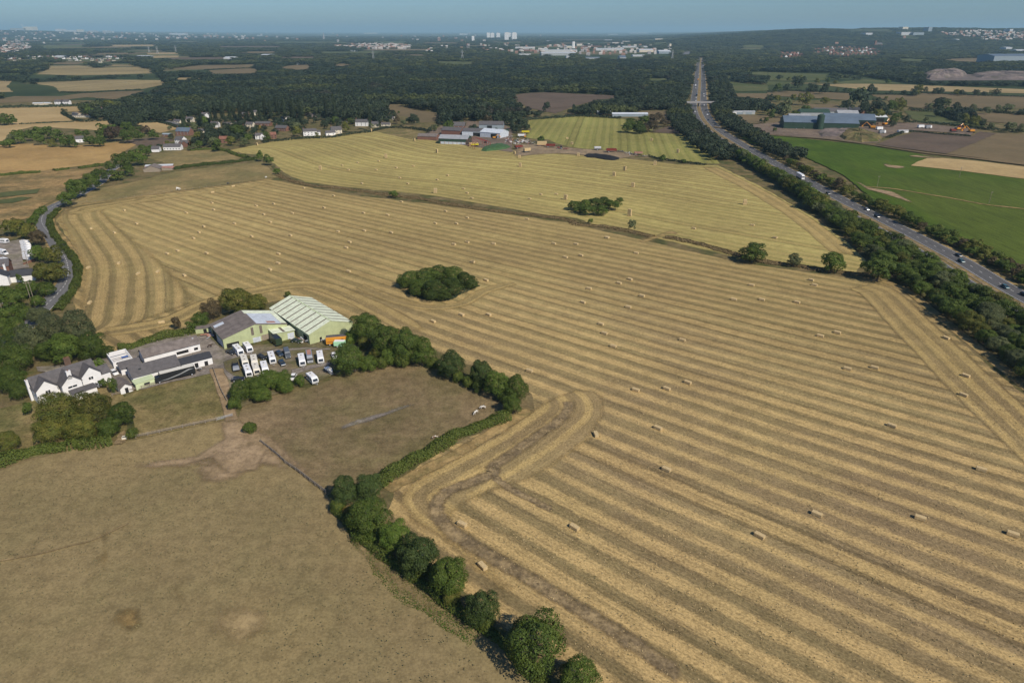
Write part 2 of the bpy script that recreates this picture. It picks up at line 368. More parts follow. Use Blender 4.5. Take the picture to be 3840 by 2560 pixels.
rows = t.noise(t.scale(c, (0.9, 0.05, 1)), 1.0, 2)
wide = t.noise(t.scale(c, (0.006, 0.0012, 1)), 1.0, 3, .6)
col = t.mix(t.math('MULTIPLY', t.step(wide, .45, .6), .5), col, (.10,.115,.022))
col = t.mix(1.0, col, t.step(t.math('ADD', t.math('MULTIPLY', rows, .35), t.math('MULTIPLY', t.noise(c, 1.3, 4, .8), .65)), .34, .66, .55, 1.4), 'MULTIPLY')
M_CROP = t.out(col)
M_DIRT = two('bare_dirt', (.30,.215,.125), (.25,.18,.10), 0.15, (.33,.24,.145), 0.5, 0.05, gs=1.2)
M_GRAVEL = two('yard_gravel', (.25,.215,.18), (.19,.165,.14), 0.15, (.16,.15,.08), 0.5, 0.1, gs=1.5)
M_YARD = two('yard_dirt', (.18,.135,.10), (.13,.10,.075), 0.06, (.22,.17,.12), 0.6, 0.03)
M_YGR = two('yard_grass', (.15,.12,.065), (.11,.11,.045), 0.12, (.22,.18,.13), 0.7, 0.08)
M_YARD2 = two('track_earth', (.30,.225,.135), (.22,.165,.105), 0.05, (.18,.14,.09), 0.5, 0.02)
M_DITCH = two('ditch_growth', (.10,.085,.038), (.15,.115,.05), 0.12, (.055,.075,.022), 0.7, 0.05)
M_SPOIL = two('spoil_heap', (.13,.105,.10), (.20,.16,.14), 0.05, (.07,.07,.04), 0.6, 0.03)
for nm_, ka in (('asphalt', 1.0), ('motorway_asphalt', .70)):
    t = NT(nm_, 0.85, 0.2); c = t.coord(); uv = t.n('UVMap').outputs[0]
    col = t.mix(t.step(t.noise(t.scale(uv, (0.8, 0.02, 1)), 1.0, 4), .35, .65), (.125*ka,.123*ka,.122*ka), (.155*ka,.152*ka,.150*ka))
    M_R_ = t.out(t.mix(1.0, col, t.step(t.noise(c, 0.8, 4, .7), .3, .7, .86, 1.14), 'MULTIPLY'))
    if ka == 1.0: M_ROAD = M_R_
M_MWAY = M_R_
M_LINE = plain('road_paint', (.62,.61,.58), 0.7, 0.15, 2)
M_VERGE = two('dry_verge', (.34,.235,.10), (.24,.175,.075), 0.2, (.13,.12,.04), 0.5, 0.1)
M_WHITE = plain('white_render', (.74,.73,.71), 0.8, 0.08, 0.5)
M_SLATE = plain('slate_roof', (.105,.098,.098), 0.8, 0.22, 0.8)
M_SLATE2 = plain('dark_slate_roof', (.048,.050,.056), 0.7, 0.15, 0.8)
M_BRICK = plain('red_brick', (.20,.105,.075), 0.9, 0.2, 0.7)
M_TILE = plain('red_tile', (.21,.10,.07), 0.85, 0.2, 0.7)
M_GLASS = plain('window_glass', (.03,.035,.04), 0.12, 0.05, 1, 0.6)
M_TIMBER = plain('weathered_wood', (.28,.235,.18), 0.9, 0.25, 2)
M_STEEL = plain('galvanised_steel', (.42,.43,.44), 0.5, 0.12, 0.8)
M_RUBBER = plain('tyre_rubber', (.02,.02,.02), 0.8, 0.1, 3)

# base sheet to the horizon, with the hills in it
xs = sorted(set([-56000,-30000,-15000,-9000,-6500,-5000]+list(range(-4000, 12001, 500))+[14000,17000,21000,26000,32000,40000,56000]))
ysl = sorted(set([-4000, 0, 2000, 4000]+list(range(4200, 8600, 200))+list(range(9000, 16001, 1000))+[20000,26000,34000,44000,56000]))
vv = [(x, y, hz(x, y)) for y in ysl for x in xs]; nx = len(xs)
ff = [(j*nx+i, j*nx+i+1, (j+1)*nx+i+1, (j+1)*nx+i) for j in range(len(ysl)-1) for i in range(nx-1)]
me = bpy.data.meshes.new('ground'); me.from_pydata(vv, [], ff); me.update()
tag(link('ground', me, None, M_FAR), kind='structure')
ground('rough_ground', [(-700,40),(-900,1250),(1100,1250),(700,40)], M_SCRUB, z=0.012, clear=False)

# --- the big striped field
MAIN = PP('O', (895,1165),(905,1115),(1000,1040),(1228,940),(1222,905),(1110,850),(1000,805),(960,790),(880,745),(830,735),(800,742),
    (640,690),(560,705),(430,748),(370,775),(260,812),(190,790),(168,690),(180,610),(165,560),(128,505),(150,482),(300,455),(480,430),
    (620,412),(700,428),(800,447),(1000,470),(1300,511),(1500,557),(1700,604),(1960,640),(2060,655),(2130,715),(2240,815),(2352,905),(2700,1200))
MAIN += [(60,20),(30,50)]+PP('O', (1430,1620),(1205,1490),(1050,1345),(930,1245),(868,1195))
PIV = Vector((33.0-3300*math.cos(math.radians(-40.2)), 110-3300*math.sin(math.radians(-40.2))))
def fan(p):
    a = math.atan2(p[1]-PIV.y, p[0]-PIV.x)+math.radians(40.2)
    return (a*3300*1.0, math.dist(p, PIV)-3300)
meshed('stubble_field', MAIN, M_ST, 0.03, fan, 8)
# rows that follow the lane at the left of the field
lg = PP('F2', (70,760),(120,600),(130,470),(60,330),(5,240),(60,180),(330,140))
meshed('stubble_field_edge_rows', PP('F2', (75,790),(110,640),(122,470),(50,320),(2,235),(25,200),(130,170),(330,140),(560,115),(560,150),
    (300,170),(260,200),(330,270),(500,400),(640,530),(730,640),(600,690),(400,760),(200,830)), M_ST, 0.055, guide(lg), 5, fade=7)
# headlands
def head(name, line, w0, w1, z, mat=None, ph=0):
    g = smooth(line, 5); return ribbon(name, line, w0, w1, mat or M_HEAD, z, sm=5, amp=0.5, fade=3)
head('headland_belt', PP('O', (2010,648),(2070,672),(2140,735),(2250,835),(2352,925),(2560,1105)), -0.5, 21, 0.07)
head('headland_top', PP('O', (140,492),(300,462),(480,437),(620,418)), 0, 12, 0.08)
hc = PP('F3', (1180,240),(900,430),(520,640),(230,800),(150,930),(250,1100),(480,1230),(700,1450),(900,1620))
meshed('headland_corner', hc+PP('F3', (1150,1640),(900,1400),(640,1200),(600,1050),(720,960),(900,880),(1150,800),(1330,700),(1620,490),(1720,330),(1720,180),(1640,110),(1450,110),(1300,170)), M_HEAD, 0.075, guide(hc), 2.2, clear=False, fade=4)
head('headland_barns', PP('F2', (230,800),(560,740),(760,650),(1000,590),(1260,560),(1500,640),(1800,800)), -7, 6, 0.085)
ring = PP('F2', (1500,560),(1590,600),(1700,640),(1850,668),(2000,650),(2110,590),(2260,545))
ribbon('headland_copse', ring, -4, 5, M_HEAD, 0.09, fade=3.5)
# wheel-worn track round the corner
M_TRK = two('worn_track', (.175,.130,.072), (.28,.205,.105), 0.35, grain=0.35)
ribbon('worn_track', PP('F3', (1440,200),(1400,310),(1180,480),(900,670),(860,740),(560,860),(470,960),(490,1070),(620,1200),(850,1340),(1200,1540),(1700,1850),(2300,2250)), -2.9, 2.9, M_TRK, 0.10, amp=0.3, fade=2.8)
ribbon('worn_track_side', PP('F3', (880,760),(980,830),(1090,890),(1330,1010)), -1.8, 1.8, M_TRK, 0.103, amp=0.3, fade=1.7)
ribbon('gateway_track', PP('D2', (740,610),(860,570),(1000,520),(1080,530)), -2.4, 2.4, M_VERGE, 0.14, amp=0.3, fade=1.4)

# --- the upper field, the green-tinged field and its neighbours
UP = PP('O', (525,346),(640,322),(760,310),(880,298),(960,318),(1060,333),(1160,348),(1250,352),(1420,362),(1560,378),(1650,380),(1750,430),(1870,500),
    (1950,560),(1990,600),(1960,628),(1850,612),(1700,593),(1500,545),(1300,501),(1000,450),(800,430),(700,418),(655,398),(628,375),(600,356),(560,353))
meshed('upper_stubble_field', UP, M_ST2, 0.034, guide(PP('O', (560,352),(660,392),(800,420),(1000,445),(1300,497),(1500,540),(1960,628))), 14)
head('headland_upper', PP('O', (1640,380),(1750,433),(1870,503),(1985,592)), 0, 16, 0.07)
THIRD = PP('B3', (130,178),(400,150),(620,135),(850,150),(1050,165),(1120,190),(1300,270),(1480,195),(1560,200),(1640,270),(1760,430),(1910,575),(1750,570),
    (1500,535),(1250,500),(950,465),(700,445),(540,420),(420,390),(330,350),(200,345),(120,330),(180,260))
ground('third_stubble_field', THIRD, M_ST3, z=0.036, uvdir=math.radians(82))
ground('field_behind_copse', PP('B3', (1130,100),(1260,88),(1530,85),(1540,180),(1450,190),(1180,170)), M_TAN)
soft('worn_corner', PP('B3', (1330,235),(1480,190),(1570,195),(1640,270),(1680,340),(1500,310),(1350,300),(1150,300)), M_PLOUGH, 0.2, 18, 14)
soft('farmyard', PP('B3', (0,395),(230,385),(480,420),(1000,455),(1200,500),(1000,540),(640,500),(440,485),(180,500),(0,530)), M_YARD2, 0.15, 9, 8)
ground('farmyard_hard', PP('B2', (1880,400),(2150,440),(2352,470),(2352,250),(2250,200),(1950,180),(1700,230),(1500,330),(1700,370)), M_YARD, z=0.17)
ground('farm_paddock', PP('B2', (1070,270),(1280,240),(1480,270),(1640,300),(1480,335),(1420,350),(1150,290)), M_LAWN)
ground('back_paddock', PP('B2', (1200,25),(1300,30),(1500,85),(1680,105),(1680,180),(1520,200),(1400,150),(1210,110)), M_TAN)
# --- near paddocks
PASTURE = PP('O', (-10,1085),(60,1060),(180,1030),(300,1012),(400,990),(500,970),(548,962),(600,1020),(752,1138),(790,1200),(880,1260),(960,1330),
    (1100,1440),(1230,1530))+[(5,60),(-25,30),(-300,30),(-320,100)]
ground('dry_pasture', PASTURE, M_PAST, amp=0.3)
M_WEED = two('golden_weeds', (.27,.185,.075), (.165,.12,.055), 0.22, (.13,.11,.045), 0.6, 0.15)
M_PALEG = two('bleached_grass', (.34,.250,.125), (.27,.20,.097), 0.15)
M_PALP = two('trodden_grass', (.26,.19,.095), (.225,.165,.082), 0.3)
soft('weedy_patch', PP('D5', (860,1080),(1000,1060),(1060,1180),(1020,1380),(900,1440),(860,1340),(930,1220)), M_WEED, 0.37, 3.2, 1.6)
soft('weedy_patch', PP('O', (380,1340),(430,1335),(440,1370),(400,1400)), M_WEED, 0.37, 5, 2)
soft('weedy_patch', PP('O', (265,1390),(330,1385),(345,1440),(290,1470),(250,1430)), M_WEED, 0.37, 3.5, 1.8)
soft('bleached_patch', PP('O', (480,1400),(560,1380),(640,1400),(620,1460),(540,1500),(470,1450)), M_PALEG, 0.365, 5, 2.5)
soft('bleached_patch', PP('O', (760,1150),(800,1180),(870,1270),(960,1345),(1100,1470),(1060,1470),(930,1380),(820,1280)), M_PALEG, 0.365, 4, 2)
ribbon('animal_path', PP('D5', (-200,1370),(360,1270),(620,1200),(860,1140),(1200,980)), -.4, .5, M_PALP, 0.372, fade=.45)
ground('horse_paddock', PP('O', (548,960),(560,930),(620,910),(700,895),(760,872),(880,838),(960,838),(1040,870),(1110,895),(1190,930),(1160,955),(1000,1040),
    (880,1108),(780,1120),(752,1138),(600,1020)), M_PADD, amp=0.3)
ground('small_paddock', PP('O', (300,905),(380,875),(475,850),(500,860),(545,958),(430,982),(312,1008),(305,960),(250,930)), M_LAWN, amp=0.2)
soft('worn_path', PP('O', (484,850),(514,848),(530,900),(550,955),(610,1000),(660,1050),(680,1090),(600,1078),(540,1110),(460,1120),(430,1080),(510,1040),(520,1005),(510,960),(495,900)), M_DIRT, 0.36, 5, 1.5)
soft('yard_path', PP('O', (478,848),(516,846),(536,905),(552,965),(515,972),(502,915)), M_DIRT, 0.38, .9, .7)
soft('gate_apron', PP('O', (500,965),(560,965),(640,1010),(720,1085),(690,1095),(620,1040),(600,1085),(520,1100),(480,1060),(420,1075),(330,1080),(330,1062),(450,1045),(505,1010)), M_DIRT, 0.368, 3, 1.4)
soft('pasture_scuff', PP('O', (265,1075),(330,1058),(520,1045),(560,1060),(470,1078),(330,1085)), M_DIRT, 0.365, 6, 2)
ground('garden_lawn', PP('O', (-10,940),(60,925),(120,900),(270,890),(300,930),(290,1000),(180,1025),(60,1055),(-10,1080)), M_LAWN, amp=0.2)
ground('stable_yard', PP('O', (240,840),(270,805),(460,760),(500,800),(520,850),(470,862),(330,895),(270,900)), M_GRAVEL, z=0.3)
ground('caravan_yard', PP('C3', (60,600),(250,560),(440,760),(1450,700),(1900,640),(1990,700),(2000,900),(1850,1050),(1500,1180),(1250,1230),(700,1450),(560,1500),
    (480,1430),(380,1150),(310,1010),(150,960),(60,900)), M_YGR, z=0.32)
soft('yard_drive', PP('C3', (60,640),(250,620),(380,740),(450,790),(820,830),(1050,780),(1400,760),(1720,770),(1720,800),(1380,800),(1100,830),(900,840),(560,900),
    (450,940),(470,1020),(560,1090),(700,1130),(560,1170),(480,1150),(400,1060),(310,1020),(60,1040)), M_GRAVEL, 0.34, 1.2, 1)
soft('yard_drive_lower', PP('C3', (1210,1030),(1450,970),(1700,930),(1720,980),(1500,1020),(1300,1090),(1230,1120)), M_GRAVEL, 0.345, 1.2, 1)
soft('bare_patch', PP('D3', (170,1080),(330,1010),(600,940),(760,880),(900,850),(880,890),(700,960),(480,1040),(300,1090),(180,1130)), M_GRAVEL, 0.37, 2.4, 1)
# --- left of the big field
ground('sheep_pasture', PP('O', (150,478),(215,435),(300,420),(400,395),(540,378),(600,372),(640,407),(560,418),(400,440),(260,462)), M_GPAST)
ground('hedged_meadow', PP('B1', (1340,520),(1400,490),(1600,460),(2000,440),(2100,455),(2230,510),(2200,530),(1900,560),(1600,600),(1530,610),(1500,560)), M_GPAST)
ground('ripe_field', PP('B1', (-300,410),(0,405),(240,390),(400,395),(480,425),(800,400),(1180,370),(1260,400),(1200,430),(1050,520),(960,570),(700,600),(400,640),(0,670),(-300,690)), M_GOLD)
ground('bare_field', PP('B1', (1130,365),(1300,345),(1500,330),(1600,360),(1450,410),(1280,415),(1180,380)), M_PLOUGH)
ground('scrub_field', PP('B1', (-400,690),(0,665),(400,640),(960,600),(830,650),(700,720),(590,800),(540,890),(350,980),(-400,980)), M_SCR, amp=1)
ground('scrub_field_lower', PP('C1', (-200,0),(480,-20),(420,110),(330,170),(0,270),(-200,300)), M_SCR, z=0.3, amp=1)
ground('green_strip', PP('B1', (-300,855),(0,845),(370,808),(340,850),(0,888),(-300,900)), M_GREENF, z=0.5)
ground('green_strip', PP('B1', (-300,925),(0,912),(200,882),(300,890),(120,940),(-300,960)), M_GREENF, z=0.5)
ground('pale_field', PP('B1', (-300,70),(0,58),(400,50),(760,42),(760,90),(570,100),(680,180),(400,190),(180,205),(-300,200)), M_STRAWB)
ground('pale_field', PP('B1', (-300,215),(0,205),(500,190),(950,170),(1090,200),(900,270),(700,255),(300,235),(100,290),(30,370),(-300,380)), M_STRAWB)
ground('pale_field', PP('B1', (1170,205),(1440,190),(1560,215),(1660,250),(1470,292),(1380,270),(1300,225)), M_STRAWB)
ground('pale_field', PP('A1', (-300,550),(0,542),(120,545),(60,600),(120,650),(-300,660)), M_STRAWF)
M_FS = stubble('far_stubble_rows', (.36,.28,.135), (.20,.155,.085), (.21,.175,.08), 22, .3, .9, sharp=.3)
ground('pale_field', PP('A1', (160,575),(500,555),(1000,538),(1480,543),(1530,580),(1300,625),(1090,632),(780,645),(540,648),(500,600),(300,570)), M_FS, uvdir=math.radians(78))
ground('pale_field', PP('A1', (-300,725),(0,715),(130,690),(560,690),(780,660),(1100,645),(1330,640),(1050,720),(800,700),(500,735),(0,750)), M_TAN)
ground('pale_field', PP('A1', (430,412),(720,408),(900,430),(1270,420),(1410,450),(1400,480),(1050,492),(700,500),(330,488),(430,450)), M_FS, uvdir=math.radians(20))
for nm, m, r, pts in (
    ('tan_field', M_TAN, 'A1', ((1560,438),(1850,405),(2352,398),(2352,425),(1900,442))), ('tan_field', M_TAN, 'A1', ((1920,452),(2340,430),(2380,470),(2352,480),(1930,485))),
    ('pale_field', M_STRAWF, 'A1', ((1020,402),(1230,393),(1230,408),(1040,412))), ('pale_field', M_STRAWF, 'A1', ((1340,290),(1640,288),(1640,335),(1380,340))),
    ('green_field', M_GREENF, 'A1', ((360,220),(800,215),(720,255),(380,245))), ('pale_field', M_STRAWF, 'A1', ((1600,520),(1910,520),(1850,535),(1620,540))),
    ('pale_field', M_STRAWF, 'A1', ((1000,218),(1460,216),(1440,232),(1010,234))),
    ('tan_field', M_TAN, 'A2', ((180,425),(360,405),(530,400),(500,440),(370,447))), ('tan_field', M_TAN, 'A2', ((670,402),(780,390),(920,392),(860,405),(780,415))),
    ('green_field', M_GREENF, 'A2', ((1590,368),(2030,373),(2000,395),(1700,392))), ('tan_field', M_TAN, 'A2', ((680,537),(860,537),(850,552),(700,552))),
    ('bare_field', M_PLOUGH, 'A3', ((-10,682),(130,662),(290,655),(700,672),(1110,693),(1110,700),(800,722),(560,784),(400,850),(180,805),(80,760))),
    ('green_field', M_GREENF, 'A3', ((1060,540),(1300,528),(1530,525),(1530,545),(1100,550))),
    ('green_field', M_GREENF, 'A3', ((1850,503),(2040,500),(2035,532),(1880,540))), ('green_field', M_GREENF, 'A3', ((1830,560),(1960,552),(2352,590),(2352,640),(2100,645),(1960,632),(1880,600))),
    ('tan_field', M_TAN, 'A3', ((1950,665),(2352,665),(2352,720),(2200,705),(2000,690))),
    ('green_field', M_GREENF, 'A3', ((2130,470),(2352,465),(2352,500),(2200,490))), ('green_field', M_GREENF, 'A4', ((0,470),(300,480),(540,492),(540,540),(340,550),(150,550),(0,545))),
    ('green_field', M_GREENF, 'A4', ((-20,555),(200,560),(210,585),(-20,590))),
    ('green_field', M_GREENF, 'A4', ((560,570),(880,535),(1060,550),(1250,578),(900,576),(700,577))),
    ('tan_field', M_STRAWF, 'A4', ((430,582),(700,577),(900,577),(1300,585),(2352,628),(2700,640),(2700,680),(2352,665),(1700,650),(1000,640),(700,612))),
    ('tan_field', M_TAN, 'A4', ((-10,655),(180,643),(500,655),(760,665),(740,728),(600,720),(300,700),(0,690))),
    ('tan_field', M_TAN, 'A4', ((950,678),(1330,682),(1400,662),(2352,690),(2700,700),(2700,810),(2300,800),(2000,815),(1700,790),(1400,800),(1270,784),(1000,700))),
    ('pale_field', M_TAN, 'A4', ((1570,350),(1850,340),(2150,338),(2000,372),(1800,375))),
    ('tan_field', M_TAN, 'B4', ((350,30),(640,30),(640,85),(440,88))), ('tan_field', M_TAN, 'B4', ((-60,135),(100,140),(190,165),(190,205),(-60,210),(-330,215),(-400,150),(-250,130))),
    ('green_field', M_GREENF, 'B4', ((1250,92),(1450,90),(1560,110),(1700,170),(2080,245),(1700,215),(1400,190),(1320,165))),
    ('tan_field', M_TAN, 'B4', ((1780,108),(2060,112),(2352,130),(2800,140),(2800,290),(2352,262),(2250,210),(2000,190),(1960,150))),
    ('works_yard', M_YARD, 'B4', ((-330,235),(0,205),(200,190),(850,190),(1100,205),(1360,200),(1930,262),(1850,318),(1650,290),(1300,270),(1200,300),(1060,330),(1000,388),(850,388),(300,330),(0,305),(-330,270))),
    ('bare_field', M_PLOUGH, 'B4', ((985,402),(1180,330),(1360,283),(1880,322),(1945,282),(2100,300),(1900,390),(1640,488),(1300,445))),
    ('tan_field', M_TAN, 'B4', ((1640,490),(1900,390),(2100,300),(2352,305),(3000,330),(3000,690),(2352,590),(1900,520))),
    ('quarry_floor', M_SPOIL, 'A4', ((1400,515),(1500,475),(1750,465),(1830,490),(2352,485),(2800,490),(2800,560),(2352,545),(1500,548)))):
    ground(nm, PP(r, *pts), m)
ground('green_crop_field', PP('B4', (-250,300),(-120,300),(0,318),(300,345),(860,402),(1400,490),(1500,530),(1320,600),(1800,650),(2352,722),(3300,860),(3300,1500),(2700,1400))
    +PP('C4', (2352,640),(2000,480),(1700,340),(1300,170),(1000,10))+PP('B4', (700,690),(350,520),(50,420),(-150,395),(-240,340)), M_CROP)
ground('stubble_wedge', PP('B4', (1310,600),(1380,560),(1460,533),(1600,530),(1900,555),(2352,612),(3300,740),(3300,880),(2352,722),(1800,650)), M_STRAWB, z=0.9)
soft('dirt_patch', PP('B4', (780,742),(860,760),(930,800),(1150,840),(1380,960),(1300,940),(1050,860),(900,820)), M_DIRT, 0.92, 3, 2)
soft('dirt_patch', PP('B4', (1045,590),(1090,575),(1200,540),(1100,590),(1250,605),(1270,620),(1180,628),(1080,612)), M_DIRT, 0.92, 3, 2)
soft('dirt_patch', PP('B4', (1280,508),(1360,502),(1560,530),(1480,532),(1300,516)), M_DIRT, 0.92, 3, 2)
ribbon('crop_track', PP('B4', (900,795),(1150,815),(1400,855),(1700,905),(2000,960),(2352,1000),(2800,1060)), -1.2, 1.2, M_VERGE, 0.94, amp=0.5)
ribbon('farm_track', PP('B4', (-500,240),(0,312),(500,350),(900,400),(1400,475),(1800,520),(2352,590),(2900,650)), -3, 3, M_TAN, 0.96, amp=0.5)
# ---------------------------------------------------------------- trees: leaf-clump crowns over a trunk with limbs
def quadmesh(name, C, N, size, mat, rng, jitter=0.6):
    n = len(C); N = N+rng.normal(0, jitter, (n, 3)); N /= np.linalg.norm(N, axis=1)[:, None]+1e-9
    R = rng.normal(0, 1, (n, 3)); T = np.cross(N, R); T /= np.linalg.norm(T, axis=1)[:, None]+1e-9; B = np.cross(N, T)
    s = size*rng.uniform(0.6, 1.35, (n, 1))*0.5; a = rng.uniform(0.55, 1.0, (n, 1))
    V = np.stack([C+T*s, C+B*s*a, C-T*s*rng.uniform(.7, 1.2, (n, 1)), C-B*s*a], 1).reshape(-1, 3)
    me = bpy.data.meshes.new(name); me.vertices.add(4*n); me.vertices.foreach_set('co', V.ravel().astype(np.float32))
    me.loops.add(4*n); me.loops.foreach_set('vertex_index', np.arange(4*n, dtype=np.int32))
    me.polygons.add(n); me.polygons.foreach_set('loop_start', np.arange(0, 4*n, 4, dtype=np.int32)); me.polygons.foreach_set('loop_total', np.full(n, 4, dtype=np.int32))
    me.update(calc_edges=True); me.materials.append(mat); return me
def rdir(rng, n):
    d = rng.normal(0, 1, (n, 3)); return d/np.linalg.norm(d, axis=1)[:, None]
def crown(seed, n, size, mat, shape='round', nb=30):
    """unit crown: radius 1 round the trunk, from z 0.25 to 2.05, made of leaf clumps on many boughs"""
    rng = np.random.default_rng(seed); c0 = np.array([0, 0, 1.02])
    d = rdir(rng, nb*3); d = d[d[:, 2] > -0.75][:nb]
    if shape == 'round': R = np.array([.70, .70, .70]); br = rng.uniform(.17, .38, nb); c0 = c0+np.array([*rng.normal(0, .07, 2), 0])
    elif shape == 'poplar': R = np.array([.62, .62, .86]); br = rng.uniform(.2, .34, nb)
    elif shape == 'bush': R = np.array([.68, .68, .5]); br = rng.uniform(.26, .42, nb); c0 = np.array([0, 0, 0.62])
    else: R = np.array([.55, .55, .75]); br = rng.uniform(.2, .36, nb)
    R = R*rng.uniform(.84, 1.14, 3); bc = c0+d*R*rng.uniform(.66, 1.2, (nb, 1))
    ins = rng.integers(0, 2, nb) < 1; m = max(4, nb//5)
    bc = np.vstack([bc, c0+rng.normal(0, .22, (m, 3))]); br = np.concatenate([br, rng.uniform(.35, .5, m)])
    k = rng.choice(len(bc), int(n*1.9), p=br**2/np.sum(br**2)); dd = rdir(rng, len(k)); dd[:, 2] = np.where(dd[:, 2] < -0.5, -dd[:, 2], dd[:, 2])
    C = bc[k]+dd*br[k][:, None]*rng.uniform(.72, 1.06, (len(k), 1))
    keep = np.ones(len(k), bool)
    for j in range(len(bc)):
        q = np.linalg.norm(C-bc[j], axis=1) < br[j]*0.72
        keep &= ~(q & (k != j))
    C = C[keep][:n]; dd = dd[keep][:n]
    out = (C-c0); out /= np.linalg.norm(out, axis=1)[:, None]+1e-9
    C[:, 2] = np.maximum(C[:, 2], 0.03)
    return quadmesh('crown', C, dd*0.8+out*0.5, size, mat, rng, .45)
def trunkmesh(seed, h=1.25, r=.07):
    rng = random.Random(seed); m = MB(); m.tube((0,0,-.02), (0.02,0.01,h*.5), r, r*.75); m.tube((0.02,0.01,h*.5), (rng.uniform(-.1,.1), rng.uniform(-.1,.1), h*1.2), r*.75, r*.2)
    for i in range(7):
        a = i*0.9+rng.random(); z = h*rng.uniform(.35, .75); L = rng.uniform(.35, .65)
        m.tube((0.01,0,z), (math.cos(a)*L, math.sin(a)*L, z+rng.uniform(.15, .5)), r*.42, r*.1, 5)
    return m.mesh('trunk', BARK)
HI = [crown(i+1, 17000, .056, LEAF['dark'], nb=40+4*i) for i in range(5)]
MID = [crown(i+21, 4000, .098, LEAF['dark'], nb=28) for i in range(5)]
MER = [crown(i+51, 1100, .17, LEAF['dark'], nb=20) for i in range(4)]
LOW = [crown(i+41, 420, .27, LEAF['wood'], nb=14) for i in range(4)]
BUSH = [crown(i+61, 6000, .085, LEAF['mid'], 'bush', 26) for i in range(3)]
POP = [crown(i+71, 1300, .16, LEAF['dark'], 'poplar', 26) for i in range(3)]
CONE = [crown(i+81, 4200, .085, LEAF['dark'], 'cone', 30) for i in range(2)]
TRUNK = [trunkmesh(i) for i in range(3)]; PTRUNK = trunkmesh(9, 1.0, .05)
_tc = [0]; QUEUE = []
def tree_at(x, y, w, h, mat='dark', label=None, group=None, lod=None, name='tree', cat='tree', kind=None, parts=None, now=False):
    if name == 'tree' and not now: QUEUE.append((w*h/(x*x+y*y+12000), x, y, w, h, mat, label, group, lod, kind, parts)); return
    d = math.hypot(x, y); _tc[0] += 1; k = _tc[0]
    pool = kind or (HI if d < 330 else MID if d < 900 else LOW)
    if lod: pool = lod
    if parts is None: parts = d < 420
    top = 1.15 if pool is BUSH else 2.05
    rz = (k*2.39996) % 6.283; z = hz(x, y); sc = (w/2, w/2, h/top)
    me = pool[k % len(pool)]
    if parts:
        r = empty(name, (x, y, z), rz, label, cat, group); r.scale = sc
        c = link('crown' if pool is not BUSH else 'foliage', me, r, LEAF[mat])
        link('trunk' if pool is not BUSH else 'stem', PTRUNK if pool in (POP, CONE) else TRUNK[k % 3], r)
        return r
    o = link(name, me, None, LEAF[mat]); o.location = (x, y, z); o.rotation_euler.z = rz; o.scale = sc
    return tag(o, label, cat, group)
def tree(r, x, y, w, mat='dark', label=None, group=None, hr=1.0, zc=0.55, **k):
    """crown centre and crown width as seen in the photograph; hr = height over width"""
    s = REG[r][2]; z = 4
    for _ in range(4):
        gx, gy = P(r, x, y, z) if hz(*P(r, x, y)) == 0 else P(r, x, y)
        W = w/s*depth(gx, gy, z)/F; z = W*hr*zc
    return tree_at(gx, gy, W, W*hr, mat, label, group, **k)
def plant_queue(n):
    """the trees that show largest stand as trees of their own, the small rest far off is one mass"""
    Q = sorted(QUEUE, key=lambda q: -q[0])
    for q in Q[:n]: tree_at(*q[1:5], q[5], q[6], q[7], q[8], kind=q[9], parts=q[10], now=True)
    Vs = []; Fs = 0; mi = []; keys = list(LEAF); rng = np.random.default_rng(3)
    src = []
    for m in MER: a = np.empty(len(m.vertices)*3, np.float32); m.vertices.foreach_get('co', a); src.append(a.reshape(-1, 3))
    for q in Q[n:]:
        x, y, w, h, mat = q[1:6]; a = src[rng.integers(len(src))]; t = rng.uniform(0, 6.28); c, s = math.cos(t), math.sin(t)
        R = np.stack([(a[:, 0]*c-a[:, 1]*s)*w/2+x, (a[:, 0]*s+a[:, 1]*c)*w/2+y, a[:, 2]*h/2.05+hz(x, y)], 1); Vs.append(R); mi += [keys.index(mat)]*(len(a)//4)
    V = np.concatenate(Vs); k = len(V)//4; me = bpy.data.meshes.new('background_trees'); me.vertices.add(4*k); me.vertices.foreach_set('co', V.ravel().astype(np.float32))
    me.loops.add(4*k); me.loops.foreach_set('vertex_index', np.arange(4*k, dtype=np.int32)); me.polygons.add(k); me.polygons.foreach_set('loop_start', np.arange(0, 4*k, 4, dtype=np.int32)); me.polygons.foreach_set('loop_total', np.full(k, 4, dtype=np.int32))
    for j in keys: me.materials.append(LEAF[j])
    me.polygons.foreach_set('material_index', np.array(mi, dtype=np.int32)); me.update(calc_edges=True)
    tag(link('background_trees', me), 'smaller trees of the far hedgerows, gardens and motorway belts', 'trees', kind='stuff'); print('TREES', len(Q), 'merged', len(Q)-n)
